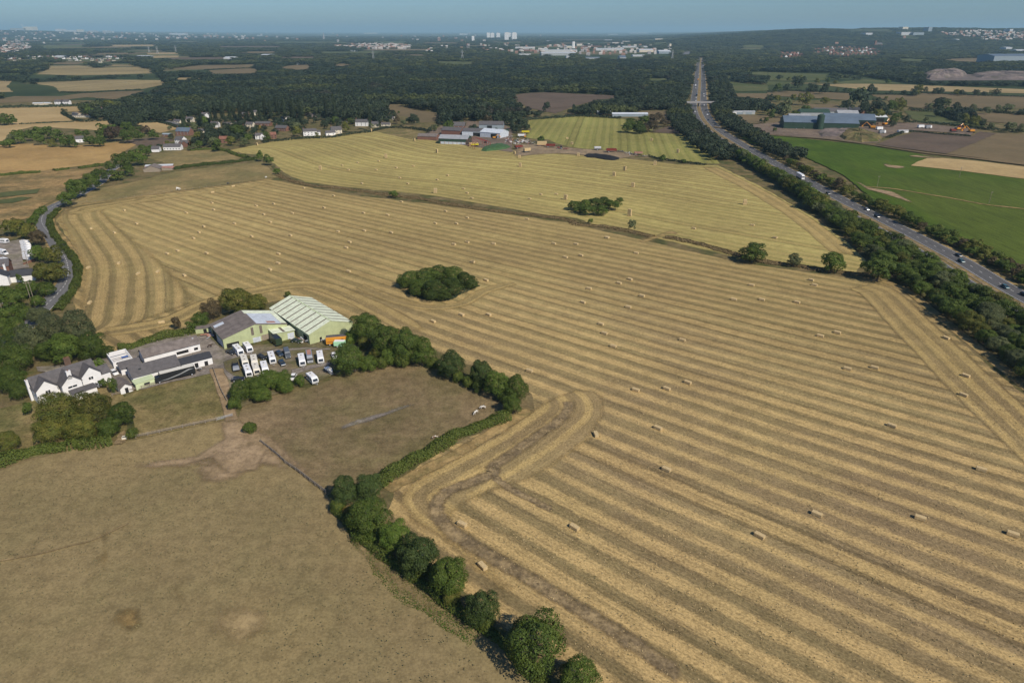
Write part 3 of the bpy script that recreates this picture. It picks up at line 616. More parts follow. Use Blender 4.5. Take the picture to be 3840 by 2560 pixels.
def hedge(name, pts, w, h, mat, label, size=.55, dens=2.4, cat='hedge', group=None, parent=None, kind=None):
    pts = [(p[0]*(CAMH-h*.55)/CAMH, p[1]*(CAMH-h*.55)/CAMH) for p in pts]; L = smooth(pts, 5); rng = np.random.default_rng(len(L)*3+int(abs(pts[0][0]))); C = []; N = []
    a = np.array(L); seg = np.linalg.norm(np.diff(a, axis=0), axis=1); tot = seg.sum(); n = int(tot*(w+2*h)*dens/(size*size)*1.5)
    n = min(n, 45000)
    cum = np.concatenate([[0], np.cumsum(seg)]); s = np.sort(rng.uniform(0, tot, n)); i = np.clip(np.searchsorted(cum, s)-1, 0, len(seg)-1)
    t = (s-cum[i])/seg[i]; p = a[i]+(a[i+1]-a[i])*t[:, None]; d = (a[i+1]-a[i])/seg[i][:, None]; nr = np.stack([d[:, 1], -d[:, 0]], 1)
    ph = rng.uniform(0, 6.28, 4)
    hh = h*(1+.16*np.sin(s/3.1+ph[0])+.13*np.sin(s/1.3+ph[1])+.1*np.sin(s/9.7+ph[2])); ww = w*(1+.16*np.sin(s/4.3+ph[3])+.12*np.sin(s/1.7))
    th = rng.uniform(0, math.pi, n); rr = rng.uniform(.72, 1.03, n)
    off = np.cos(th)*ww/2*rr; zz = np.sin(th)**.6*hh*rr
    C = np.stack([p[:, 0]+nr[:, 0]*off, p[:, 1]+nr[:, 1]*off, zz], 1)
    N = np.stack([nr[:, 0]*np.cos(th), nr[:, 1]*np.cos(th), np.sin(th)], 1)
    me = quadmesh(name, C, N, size, LEAF[mat], rng, .5)
    return tag(link(name, me, parent), label, cat, group, kind)

# ---- hand-placed trees near the camera -------------------------------------------------------
g1 = 'trees along the edge of the dry pasture'
for a in (('D6', 945, 440, 270, 'blue', 'blue-green tree with pointed top at the end of the post and rail fence', 1.0),
          ('D6', 1190, 410, 265, 'blue', 'blue-green tree where the paddock hedge meets the tree row', 1.0),
          ('D6', 1180, 660, 400, 'mid', 'broad mid green tree below the pair of blue-green trees', .8),
          ('D6', 1440, 850, 300, 'bright', 'bright yellow-green tree half hidden by a dark blue-green tree', .95),
          ('D6', 1650, 1010, 400, 'blue', 'broad dark blue-green tree beside the bright yellow-green tree', .9),
          ('D6', 1920, 1190, 380, 'mid', 'green tree with small pointed top, third from the bottom of the row', 1.0),
          ('D7', 1290, 750, 320, 'blue', 'small dark blue-green tree just above the largest tree of the row', 1.1),
          ('D7', 1770, 1060, 570, 'dark', 'largest tree of the row, deep green with gaps in its crown', 1.0),
          ('D7', 2190, 1430, 400, 'mid', 'green tree cut off by the bottom edge of the photo', .9)):
    tree(*a[:3], a[3]*1.1, a[4], a[5], g1, hr=a[6])
for a in (('D6', 1010, 640, 150, 'gold', 'yellowing bush on the pasture side of the tree row'), ('D7', 1010, 690, 190, 'olive', 'olive bush at the foot of the green tree with pointed top'),
          ('D7', 1330, 900, 170, 'hedge', 'bush at the foot of the small dark blue-green tree'), ('D7', 720, 440, 190, 'hedge', 'dark bush under the broad blue-green tree'),
          ('D6', 900, 590, 160, 'hedge', 'dark green bush below the tree at the fence end'), ('D6', 1230, 860, 150, 'mid', 'green bush under the broad mid green tree')):
    tree(*a[:5], a[5], 'bushes under the pasture tree row', hr=.7, kind=BUSH, name='bush', cat='bush')
g2 = 'trees round the horse paddock'
for a in (('D3', 270, 450, 320, 'dark', 'round dark tree overhanging the boat at the caravan yard', .95), ('D3', 450, 150, 310, 'dark', 'dark tree nearest the green shed at the top of the paddock row', 1.),
          ('D3', 620, 260, 330, 'dark', 'dark tree in the middle of the dense paddock row', 1.), ('D3', 800, 320, 340, 'dark', 'dark tree at the right of the dense paddock row', 1.),
          ('D3', 930, 380, 250, 'mid', 'mid green tree ending the dense paddock row', 1.1), ('D3', 1215, 500, 270, 'blue', 'lone round blue-green tree between the two paddock tree clumps', 1.),
          ('D3', 1495, 580, 230, 'blue', 'loose blue-green tree at the left of the corner clump', 1.2), ('D3', 1640, 670, 280, 'mid', 'mid green tree in the middle of the corner clump', 1.),
          ('D3', 1800, 720, 240, 'mid', 'mid green tree at the right of the corner clump', 1.1), ('D3', 1770, 860, 200, 'mid', 'low tree at the corner of the horse paddock', 1.)):
    tree(*a[:4], a[4], a[5], g2, hr=a[6])
for a in (('D3', 520, 400, 150, 'olive', 'olive bush beside the dark tree at the boat'), ('D3', 640, 440, 190, 'mid', 'low green bush in front of the dense paddock row'),
          ('D3', 440, 500, 170, 'mid', 'green bush at the right foot of the round dark tree'), ('D3', 290, 260, 150, 'bright', 'bright bush beside the orange horse lorry'),
          ('D3', 560, 500, 130, 'hedge', 'dark low bush at the top of the horse paddock'), ('D3', 760, 470, 150, 'hedge', 'dark low bush under the dense paddock row'),
          ('D3', 1040, 490, 120, 'hedge', 'bush joining the dense row to the lone tree'), ('D3', 1130, 560, 130, 'dark', 'dark bush at the foot of the lone round tree'),
          ('D3', 1270, 620, 120, 'hedge', 'bush just right of the lone round tree'), ('D3', 1370, 660, 130, 'hedge', 'bush left of the corner clump'),
          ('D3', 1450, 710, 130, 'dark', 'dark bush under the loose blue-green tree'), ('D3', 1700, 800, 140, 'dark', 'dark bush inside the corner clump'),
          ('D3', 400, 310, 130, 'olive', 'sparse bush behind the round dark tree'), ('C3', 1330, 1160, 150, 'bright', 'bright green bush in front of the small white caravan'),
          ('C3', 1495, 650, 90, 'mid', 'small bush against the end wall of the large green shed'), ('C3', 1410, 650, 70, 'mid', 'small bush by the doorway of the large green shed'),
          ('C3', 560, 1430, 170, 'mid', 'low bush at the yard corner by the worn path'), ('D5', 1210, 160, 110, 'hedge', 'small bush at the left end of the wooden rail fence'),
          ('D5', 2290, 110, 130, 'mid', 'green bush beside the gate and stone trough'), ('C3', 1190, 140, 80, 'hedge', 'small bush behind the ridge of the large green shed')):
    tree(*a[:5], a[5], 'bushes round the caravan yard and paddocks', hr=.75, kind=BUSH, name='bush', cat='bush')
for i, a in enumerate((('C3', 640, 1270, 330, 'mid'), ('C3', 820, 1200, 330, 'mid'), ('C3', 980, 1130, 320, 'mid'), ('C3', 1130, 1120, 260, 'mid'), ('C3', 1160, 1210, 220, 'mid'), ('C3', 900, 1300, 260, 'mid'))):
    tree(*a, ('green tree at the left end', 'green tree second from the left', 'tall green tree in the middle', 'green tree at the upper right', 'low green tree at the right end', 'low green tree at the front')[i]+' of the thicket below the parked caravans',
         'thicket below the caravans', hr=.72)
g3 = 'trees behind the stables and sheds'
for a in (('C3', 610, 200, 430, 'olive', 'wide olive tree standing behind the grey roofed green shed', .75), ('C3', 800, 230, 260, 'olive', 'olive tree touching the roof of the large green shed', .85),
          ('C3', 290, 300, 270, 'brown', 'brownish tree left of the wide olive tree', .9), ('C3', 150, 440, 230, 'dark', 'dark tree at the left corner of the grey roofed green shed', .9),
          ('C3', 50, 520, 160, 'dark', 'small dark tree above the little green outbuilding', .9)):
    tree(*a[:4], a[4], a[5], g3, hr=a[6])
tree('C2', 1930, 130, 120, 'brown', 'thin half-bare tree in the hedge behind the stables', hr=1.5, kind=[MID[0]])
g4 = 'garden and lane trees round the white farmhouse'
for a in (('C2', 830, 230, 420, 'pale', 'tall pale green tree at the top of the farmhouse trees', 1.1), ('C2', 980, 400, 330, 'mid', 'mid green tree above the stable entrance lane', 1.),
          ('C2', 700, 420, 380, 'mid', 'green tree behind the farmhouse chimneys', .95), ('C2', 540, 200, 380, 'pale', 'pale greyish tree left of the tall pale green tree', .9),
          ('C2', 330, 330, 400, 'pale', 'wide pale tree at the middle of the farmhouse wood', .9), ('C2', 130, 220, 340, 'mid', 'green tree by the lane bend at the left', .9),
          ('C2', 180, 520, 380, 'mid', 'wide green tree left of the farmhouse roof', .9), ('C2', 80, 400, 260, 'dark', 'dark tree at the left edge beside the farmhouse wood', 1.),
          ('C2', 120, 760, 330, 'mid', 'green tree at the left gable of the farmhouse', .9), ('C2', 210, 880, 230, 'dark', 'dark tree below the left gable of the farmhouse', 1.),
          ('C2', -40, 700, 260, 'dark', 'dark tree cut by the left edge near the farmhouse', 1.), ('C2', 500, 440, 260, 'dark', 'dark tree between the pale trees and the farmhouse', .9),
          ('C2', 450, 60, 260, 'pale', 'pale tree at the foot of the lane', .8), ('C2', 1190, 450, 170, 'dark', 'small dark tree beside the stable entrance lane', .9),
          ('C2', 1070, 600, 170, 'bright', 'bright round shrub tree behind the right gable of the farmhouse', .7),
          ('C2', 650, 1100, 520, 'olive', 'large yellow-tinged tree in front of the middle of the farmhouse', .8), ('C2', 1010, 1050, 470, 'olive', 'large olive tree in front of the right gable of the farmhouse', .85),
          ('C2', 560, 1310, 400, 'olive', 'wide olive tree at the lower left of the garden clump', .75), ('C2', 860, 1300, 380, 'olive', 'olive tree at the lower middle of the garden clump', .8),
          ('C2', 1320, 1130, 300, 'dark', 'dark green tree at the right of the garden clump', .95), ('C2', 1170, 1300, 280, 'mid', 'green tree low at the right of the garden clump', .8),
          ('D5', 60, 230, 230, 'olive', 'olive tree at the left end of the pasture hedge', .8)):
    tree(*a[:4], a[4], a[5], g4, hr=a[6])
tree('C2', 305, 1075, 130, 'dark', 'clipped dark evergreen on the farmhouse lawn', hr=1.4, kind=CONE)
tree('C2', 1130, 805, 88, 'dark', 'narrow dark evergreen beside the farmhouse door', hr=1.7, kind=CONE)
tree('C2', 1240, 830, 120, 'dark', 'taller dark evergreen at the corner of the farmhouse drive', hr=1.8, kind=CONE)
g5 = 'trees between the lane and the caravan site'
for a in (('C1', 150, 250, 260, 'olive', 'olive tree above the caravan site, leftmost', .85), ('C1', 290, 290, 220, 'olive', 'olive tree above the caravan site, nearer the lane', .9),
          ('C1', 400, 370, 190, 'brown', 'dark brownish tree overhanging the lane bend', 1.1), ('C1', 430, 540, 240, 'mid', 'green tree behind the row of parked caravans', .9),
          ('C1', 570, 570, 240, 'olive', 'olive tree reaching over the lane above the white cottage', .9), ('C1', 600, 760, 270, 'olive', 'olive tree casting its shadow on the lane', .9),
          ('C1', 430, 740, 270, 'olive', 'broad olive tree right of the white cottage', .85), ('C1', 330, 920, 220, 'dark', 'dark tree just below the white cottage', .9),
          ('C1', 130, 1060, 300, 'mid', 'green tree left of the twin power poles', .9), ('C1', 250, 960, 200, 'mid', 'green tree below the cottage gable', .9),
          ('C1', 30, 1000, 220, 'dark', 'dark tree at the left edge below the cottage', 1.), ('C1', 470, 940, 240, 'mid', 'green tree by the lane above the twin power poles', .8),
          ('C1', 430, 1070, 200, 'mid', 'green tree right of the twin power poles', .8), ('C1', 230, 1200, 240, 'mid', 'green tree at the bottom of the lane wood', .8),
          ('C1', 60, 1230, 260, 'mid', 'green tree at the left edge under the street lamp', .8), ('C1', 220, 830, 80, 'dark', 'narrow dark evergreen against the white cottage', 1.4)):
    tree(*a[:4], a[4], a[5], g5, hr=a[6])
g6 = 'rounded willow trees of the pond copse in the striped field'
for i, a in enumerate(((620, 1190, 230), (760, 1170, 270), (900, 1150, 250), (1030, 1150, 250), (1130, 1190, 210), (1200, 1230, 150), (720, 1260, 240), (860, 1280, 270), (1000, 1260, 240), (570, 1220, 150), (820, 1330, 150), (940, 1340, 150))):
    tree('D1', *a, 'dark' if i % 3 else 'mid', 'dark rounded tree of the large pond copse, '+('far left', 'upper left', 'at the top', 'tallest at the upper right', 'right side', 'right tip', 'lower left', 'lower middle', 'lower right', 'left tip', 'lowest left', 'lowest right')[i], g6, hr=.66)
g7 = 'trees of the smaller copse in the upper field'
for i, a in enumerate(((130, 260, 150), (220, 250, 160), (320, 240, 170), (420, 230, 170), (480, 260, 150), (540, 230, 95), (260, 310, 150), (380, 310, 150), (180, 300, 120))):
    tree('D2', *a, ('dark', 'mid')[i % 3 == 1], 'dark green tree of the smaller field copse, '+('left end', 'upper left', 'top left', 'top right', 'right', 'small one at the right tip', 'lower left', 'lower right', 'lowest left')[i], g7, hr=.66)
for a in (('D2', 1775, 695, 280, 'dark', 'round dark tree alone on the grassy ditch bank', .68), ('D2', 2148, 770, 140, 'pale', 'small pale tree right of the round dark ditch tree', .9),
          ('C4', 595, 530, 250, 'mid', 'spreading oak tree on the ditch bank near the motorway trees', .9), ('C4', 1030, 590, 300, 'dark', 'broad dark tree where the ditch meets the motorway trees', .85),
          ('D2', 658, 445, 88, 'pale', 'small grey-green tree beside the stack of bales at the ditch', 1.2), ('D2', 275, 412, 62, 'mid', 'tiny green bush on the ditch bank below the smaller copse', .8),
          ('D1', 476, 405, 98, 'mid', 'small round tree alone on the ditch, left half', .85), ('B2', 32, 495, 70, 'mid', 'slim tree at the left end of the ditch', 1.5),
          ('B2', 115, 530, 110, 'dark', 'dark tree at the left end of the ditch', .95), ('B2', 190, 635, 75, 'mid', 'small bush where the ditch bends', .9),
          ('B3', 1385, 515, 70, 'mid', 'small tree on the track between the farm fields', .9), ('B3', 1575, 545, 70, 'dark', 'low dark bush on the track toward the motorway', .6),
          ('B3', 265, 345, 80, 'dark', 'small tree beside the white topped bale stack at the farm', .8)):
    tree(*a[:4], a[4], a[5], 'lone trees in and beside the stubble fields', hr=a[6])
# copse in the third field
for i, a in enumerate(((1070, 230, 150), (1160, 240, 150), (1090, 180, 130), (1200, 180, 140), (1290, 160, 150), (1370, 150, 130), (1400, 190, 110), (1290, 220, 150), (1220, 240, 120))):
    tree('B3', *a, 'brown' if i > 3 else 'dark', 'dark low tree of the copse in the green-tinged field, '+('left end', 'lower left', 'upper left', 'middle top', 'upper right', 'top right', 'right end', 'lower right', 'lower middle')[i], 'copse in the green-tinged field', hr=.7)
g8 = 'roadside trees at the top of the lane'
for a in (('E2', 830, 1050, 230, 'mid', 'green tree hiding the lane, nearest to the big field', .9), ('E2', 930, 930, 260, 'mid', 'second green tree above the lane', .9), ('E2', 860, 880, 150, 'mid', 'small green tree left of the second lane tree', .9),
          ('E2', 1110, 850, 250, 'mid', 'round green tree in the middle of the lane trees', .9), ('E2', 1210, 770, 220, 'dark', 'dark round tree behind the middle lane tree', .9), ('E2', 1420, 770, 210, 'hedge', 'low wide tree right of the lane trees', .6),
          ('E2', 1500, 600, 230, 'mid', 'tall green tree beside the ruined sheds', 1.3), ('E2', 1690, 540, 220, 'bright', 'yellow-green willow behind the ruined sheds', .95), ('E2', 1350, 660, 140, 'dark', 'dark tree left of the tall green tree', 1.),
          ('E2', 1590, 710, 130, 'dark', 'dark tree at the left end of the ruined sheds', 1.1), ('E2', 1800, 470, 120, 'dark', 'dark tree left of the long white cottage', 1.2)):
    tree(*a[:5], a[5], g8, hr=a[6])
g9 = 'tree belt between the ripe field and the pale fields'
for a in ((140,330,150,'pale'),(230,300,190,'mid'),(350,280,160,'dark'),(430,240,170,'mid'),(550,250,180,'dark'),(700,280,180,'mid'),(640,375,120,'olive'),(850,310,120,'dark'),
          (960,250,110,'mid'),(1040,270,120,'dark'),(1250,280,180,'dark'),(1300,210,240,'dark'),(1400,240,250,'purple'),(1530,190,170,'dark'),(1630,215,140,'dark'),(1700,200,90,'dark'),
          (1780,215,120,'purple'),(1560,290,200,'dark'),(1700,280,150,'dark'),(1880,270,150,'dark'),(480,330,160,'mid'),(780,360,150,'dark'),(900,370,140,'dark'),(1100,340,180,'dark'),
          (120,370,150,'mid'),(1200,350,160,'dark'),(20,385,110,'mid'),(90,80,160,'dark'),(150,100,120,'dark'),(0,90,150,'dark'),(40,110,120,'dark')):
    nm = {'purple': 'purple-brown copper tree', 'pale': 'pale green tree', 'olive': 'yellow-green tree', 'dark': 'dark green tree', 'mid': 'mid green tree'}[a[3]]
    tree('E2', *a, nm+' in the belt between the ripe field and the pale fields', g9, hr=.85, parts=False)

# ---- belts of trees beside the motorway --------------------------------------------------------
MW = PP('E4', (565,75),(556,120),(548,200),(546,330),(540,480),(532,620),(522,760),(522,860),(535,940),(585,1060),(660,1160),(760,1260))+[(238.6,785),(234.2,705),(231.0,625),(228.8,548)]+PP('C4', (620,0),(830,105),(1050,217),(1340,372),(1650,545),(2000,765),(2352,965))
MW = MW[:1]+MW[1:]; MW += [(MW[-1][0]-.5, MW[-1][1]-30), (MW[-1][0]-1, MW[-1][1]-62), (MW[-1][0]-1.5, MW[-1][1]-98), (MW[-1][0]-2, MW[-1][1]-140), (MW[-1][0]-2, 90)]
MWL = smooth(MW, 6)
def mw_at(Y):
    for a, b in zip(MWL, MWL[1:]):
        if (a[1]-Y)*(b[1]-Y) <= 0 and a[1] != b[1]:
            t = (Y-a[1])/(b[1]-a[1]); return a[0]+(b[0]-a[0])*t
    return MWL[-1][0]
EDGE = PP('O', (1560,290),(1700,370),(1800,430),(1900,510),(2000,600),(2090,665),(2160,720),(2260,800),(2352,880)) + [(174,170), (172,120)]
def edge_at(Y):
    for a, b in zip(EDGE, EDGE[1:]):
        if (a[1]-Y)*(b[1]-Y) <= 0: t = (Y-a[1])/(b[1]-a[1]); return a[0]+(b[0]-a[0])*t
    return EDGE[-1][0] if Y < 200 else EDGE[0][0]
rt = random.Random(5); cl = ['mid', 'dark', 'olive', 'mid', 'pale', 'dark', 'hedge']
nm = dict(mid='mid green', dark='dark green', olive='olive', pale='grey-green', hedge='deep green', brown='brownish')
Y = 150.0
while Y < 660:
    e, m = edge_at(Y)+3.0, mw_at(Y)-16; n = max(3, round((m-e)/6.5)) if Y < 450 else 4
    for j in range(n):
        w = rt.uniform(8.5, 12.5) if Y < 450 else rt.uniform(10, 15); c = cl[rt.randrange(7)]
        x = e+(m-e)*(j/(n-1) if n > 1 else .5)+rt.uniform(-1.6, 1.6); y = Y+rt.uniform(-2.5, 2.5)
        tree_at(x, y, w, w*rt.uniform(.6, .82), c, nm[c]+' tree in the left motorway belt, '+('field side' if j == 0 else 'road side' if j == n-1 else 'middle')+', '+('beside the big striped field' if Y < 285 else 'where the ditch meets it' if Y < 345 else 'beside the upper stubble field' if Y < 470 else 'near the green-tinged field'), 'tree belt left of the motorway', parts=y < 300, lod=MID if y > 260 else None)
    Y += 6.8 if Y < 450 else 10
Y = 215.0
while Y < 640:
    m = mw_at(Y)+19.5
    for j in range(1 if Y > 400 else 2):
        w = rt.uniform(6.5, 9) if Y < 420 else rt.uniform(8, 12); c = ['hedge', 'olive', 'olive', 'dark', 'mid', 'brown'][rt.randrange(6)]
        tree_at(m+j*5+rt.uniform(-.8, .8), Y+rt.uniform(-2, 2), w, w*rt.uniform(.6, .85), c, nm[c]+' tree in the right motorway belt, '+('nearest stretch' if Y < 280 else 'opposite the ditch end' if Y < 360 else 'by the middle of the green crop' if Y < 460 else 'near the dirt patch of the green crop'), 'tree belt right of the motorway', parts=False, lod=MID)
    Y += 5.4 if Y < 420 else 8
Y = 650.0; far_belt = []
while Y < 3300:
    m = mw_at(Y); k = 1 if Y < 1100 else 1.6
    for j in range(4):
        far_belt.append((m-19*k-j*8*k+rt.uniform(-3, 3), Y+rt.uniform(-4, 4), rt.uniform(4.5, 6.5)))
        if j < 3: far_belt.append((m+22*k+j*8*k+rt.uniform(-3, 3), Y+rt.uniform(-4, 4), rt.uniform(4.5, 6.5)))
    Y += 9*k
# ---- hedges ------------------------------------------------------------------------------------
hedge('hedge', PP('D3', (1730,960),(1500,1040),(1250,1140),(1060,1260),(900,1340),(740,1440))+PP('D6', (1330,300),(1260,360)), 4.2, 2.8, 'hedge', 'thick green hedge between the horse paddock and the striped field', .42)
hedge('hedge', PP('C1', (640,60),(560,150),(545,210),(590,330),(680,450),(780,560),(850,680),(845,830),(785,970),(700,1080),(620,1170)), 4, 2.4, 'hedge', 'tall green hedge curving between the lane and the striped field', .5)
hedge('hedge', PP('C1', (480,60),(420,110),(370,160))+PP('C1', (340,230)), 5, 3, 'mid', 'green hedge on the outer side of the lane bend', .5)
hedge('hedge', PP('C2', (1300,420),(1480,380),(1650,320),(1850,270),(2080,240),(2200,200)), 4, 2.6, 'hedge', 'green hedge behind the white stables', .45)
hedge('hedge', PP('D5', (-60,420),(120,360),(300,300),(460,270),(620,260),(700,230),(900,230),(1020,200)), 5, 2.6, 'hedge', 'green hedge along the top left of the dry pasture', .45)
hedge('hedge', PP('D6', (860,560),(960,700),(1100,850),(1280,990),(1450,1120),(1650,1260),(1860,1420))+PP('D7', (1180,860),(1450,1060),(1760,1380),(1900,1500)), 2.6, 1.7, 'hedge', 'low bramble hedge under the pasture tree row', .4)
hedge('hedge', PP('B1', (1590,615),(1750,590),(1950,570),(2150,550),(2352,520)), 5, 2.4, 'dark', 'dark hedge between the hedged meadow and the sheep pasture', .7)
hedge('hedge', PP('B1', (1740,445),(1950,435),(2080,450),(2180,490),(2280,510)), 5, 2, 'hedge', 'hedge along the far side of the hedged meadow', .8)
hedge('hedge', PP('B1', (0,672),(180,655),(370,642)), 5, 2.2, 'hedge', 'dark broken hedge along the ripe field, left piece', .8)
hedge('hedge', PP('B1', (495,630),(560,620),(640,612)), 5, 2, 'hedge', 'dark broken hedge along the ripe field, short middle piece', .8)
hedge('hedge', PP('B1', (725,608),(850,590),(970,580)), 5, 2.4, 'hedge', 'dark broken hedge along the ripe field, right piece', .8)
hedge('ditch_grass', PP('B2', (190,670),(300,720),(500,770),(800,800),(1200,855),(1500,890))+PP('D1', (1000,505),(1400,560),(1800,605),(2100,650))+PP('D2', (150,440),(400,460),(620,500),(850,555)), 5, 1.1, 'dry', 'long dry grass along the ditch between the two stubble fields, left of the gateway', .6, 1.5, 'grass', kind='stuff')
hedge('ditch_grass', PP('D2', (960,555),(1200,600),(1500,680),(1800,770),(2150,815),(2352,850))+PP('C4', (400,600),(800,650),(1150,680),(1350,760)), 5.5, 1.1, 'dry', 'long dry grass along the ditch, right of the gateway', .55, 1.5, 'grass', kind='stuff')
for r, q, w, zz in (('B2', ((150,590),(240,680),(380,740),(700,790),(1100,840),(1500,885),(1900,940)), 4, .13), ):
    ribbon('ditch_bank', PP(r, *q)+PP('D1', (1400,555),(1800,600),(2150,640))+PP('D2', (300,455),(620,495),(860,550)), -1.8, 2.4, M_DITCH, zz, amp=.5, fade=1.5)
ribbon('ditch_bank', PP('D2', (960,555),(1200,600),(1500,680),(1800,770),(2150,815),(2352,850))+PP('C4', (400,600),(800,650),(1250,690)), -2.6, 2.6, M_DITCH, .13, amp=.5, fade=1.5)
ribbon('field_margin', PP('F3', (1160,260),(980,370),(700,540),(420,690),(200,800),(90,860)), -2.5, 2.5, M_VERGE, .13, amp=.3, fade=1.2)
ribbon('field_margin', PP('O', (2010,640),(2085,668),(2150,722),(2255,805),(2352,885),(2500,1010)), -3, 3, M_VERGE, .13, amp=.3, fade=1.2)
ribbon('field_margin', PP('C1', (700,60),(590,170),(620,280),(720,400),(820,540),(870,680),(870,830),(800,980),(730,1080)), -1.5, 2, M_VERGE, .13, amp=.3, fade=1.2)
ribbon('field_margin', PP('F2', (130,165),(330,140),(560,110),(800,80),(1100,35)), -2, 2, M_VERGE, .14, amp=.3, fade=1.2)
hedge('bank_grass', PP('D7', (150,120),(330,330),(560,600),(800,760),(1000,900),(1250,1050)), 5, .35, 'mid', 'rough green grass and nettles beside the pasture tree row', .28, .8, 'grass', kind='stuff')

# ---- loose straw and tufts of grass: real scraps lying on the ground
def litter(name, poly, n, size, mat, flat, label, cat, seed, z=.06, clump=None):
    rng = random.Random(seed); x0, x1 = min(p[0] for p in poly), max(p[0] for p in poly); y0, y1 = min(p[1] for p in poly), max(p[1] for p in poly); C = []
    while len(C) < n:
        x, y = rng.uniform(x0, x1), rng.uniform(y0, y1)
        if not inside((x, y), poly): continue
        for _ in range(clump[0] if clump and rng.random() < clump[1] else 1): C.append((x+rng.gauss(0, .7), y+rng.gauss(0, .5), z+rng.uniform(0, .12)))
    C = np.array(C); N = np.tile((0, 0, 1.0), (len(C), 1)); rg = np.random.default_rng(seed)
    return tag(link(name, quadmesh(name, C, N, size, mat, rg, flat)), label, cat, kind='stuff')
NEARP = [(-150,60),(-120,165),(-75,185),(-15,130),(30,60)]; NEARF = [(40,60),(-30,155),(40,215),(190,215),(230,60)]
litter('grass_tufts', [p for p in PP('D5', (-100,620),(1250,330),(1900,300))]+PP('D6', (780,560),(1150,900),(1800,1400))+[(10,70),(-25,45),(-140,60)], 8000, .30, plain('tuft_green', (.150,.130,.060), .95, .3, 1), .55, 'small tufts of grass scattered over the dry pasture', 'grass', 3, .40, (7, .06))
litter('grass_tufts', PP('O', (700,900),(880,845),(990,845),(1180,930),(1000,1035),(870,1100),(760,1120),(600,1010)), 3000, .28, plain('tuft_green', (.150,.130,.060), .95, .3, 1), .55, 'small tufts of grass scattered over the horse paddock', 'grass', 4, .40, (6, .06))
litter('loose_straw', NEARF, 14000, .30, plain('straw_scraps', (.43,.32,.16), .95, .25, 1), .35, 'loose straw lying over the near stubble', 'straw', 5, .10, (5, .12))
litter('stubble_tufts', NEARF, 9000, .30, plain('stubble_tuft', (.155,.13,.06), .95, .3, 1), .6, 'dark weeds standing in the near stubble', 'weeds', 6, .10, (5, .10))
# ---------------------------------------------------------------- buildings
def slab(m, a, b, x0, x1, t=.14, k=0):
    """roof slope from (y,z) a to (y,z) b over x0..x1"""
    ny, nz = -(b[1]-a[1]), (b[0]-a[0]); L = math.hypot(ny, nz); ny, nz = ny/L*t, nz/L*t
    if nz < 0: ny, nz = -ny, -nz
    m.prismx([a, b, (b[0]+ny, b[1]+nz), (a[0]+ny, a[1]+nz)], x0, x1, k)
def block(root, x0, x1, y0, y1, he, hr, wall, roof, axis='x', over=.3, wname='wall', rname='roof', z0=0, label=None):
    """walls with gables and a two-slope roof; the ridge runs along the given axis"""
    w = MB(); r = MB()
    if axis == 'x':
        c = (y0+y1)/2; w.prismx([(y0,z0),(y1,z0),(y1,he),(c,hr),(y0,he)], x0, x1)
        s = (hr-he)/(c-y0); slab(r, (y0-over, he-over*s+.02), (c, hr+.02), x0-over, x1+over); slab(r, (y1+over, he-over*s+.02), (c, hr+.02), x0-over, x1+over)
    else:
        c = (x0+x1)/2; w.prism([(x0,z0),(x1,z0),(x1,he),(c,hr),(x0,he)], y0, y1)
        s = (hr-he)/(c-x0); q = MB(); slab(q, (x0-over, he-over*s+.02), (c, hr+.02), y0-over, y1+over); slab(q, (x1+over, he-over*s+.02), (c, hr+.02), y0-over, y1+over)
        r.v = [(b, a, z) for a, b, z in q.v]; r.f = [tuple(reversed(f)) for f in q.f]; r.m = q.m
    wo = w.build(wname, wall, root); ro = r.build(rname, roof, root)
    if label: ro['label'] = label
    return wo, ro
def window(root, face, a, z, w=1.2, h=1.1, at=0.0, frame=None, name='window', glass=None):
    """face: x or y and the sign it looks to; at = the wall's own coordinate"""
    s = 1 if face[0] == '+' else -1; m = MB(); g = MB(); t = .07
    if face[1] == 'y':
        m.box(a-w/2, a+w/2, min(at, at+s*t), max(at, at+s*t), z, z+h)
        for i in (0, 1): g.box(a-w/2+.08+i*(w/2-.02), a-w/2+.08+i*(w/2-.02)+w/2-.14, min(at+s*t, at+s*(t+.02)), max(at+s*t, at+s*(t+.02)), z+.08, z+h-.08)
    else:
        m.box(min(at, at+s*t), max(at, at+s*t), a-w/2, a+w/2, z, z+h)
        for i in (0, 1): g.box(min(at+s*t, at+s*(t+.02)), max(at+s*t, at+s*(t+.02)), a-w/2+.08+i*(w/2-.02), a-w/2+.08+i*(w/2-.02)+w/2-.14, z+.08, z+h-.08)
    o = m.build(name, frame or M_WHITE, root); g.build('pane', glass or M_GLASS, o); return o
def opening(root, face, a, z, w, h, at, mat=None, name='door'):
    s = 1 if face[0] == '+' else -1; m = MB()
    if face[1] == 'y': m.box(a-w/2, a+w/2, min(at, at+s*.05), max(at, at+s*.05), z, z+h)
    else: m.box(min(at, at+s*.05), max(at, at+s*.05), a-w/2, a+w/2, z, z+h)
    return m.build(name, mat or M_DARK, root)
def chimney(root, x, y, z0, z1, w=.8, d=.6, mat=None, pots=2):
    c = MB().box(x-w/2, x+w/2, y-d/2, y+d/2, z0, z1).box(x-w/2-.06, x+w/2+.06, y-d/2-.06, y+d/2+.06, z1, z1+.14).build('chimney', mat or M_BRICK, root)
    for i in range(pots): MB().tube((x+(i-(pots-1)/2)*.42, y, z1+.14), (x+(i-(pots-1)/2)*.42, y, z1+.7), .14, .11, 8).build('chimney_pot', M_TILE, c)
    return c
M_DARK = plain('dark_opening', (.02,.02,.02), 0.9, .1); M_GREENW = plain('pale_green_cladding', (.42,.46,.255), .7, .14, .4)
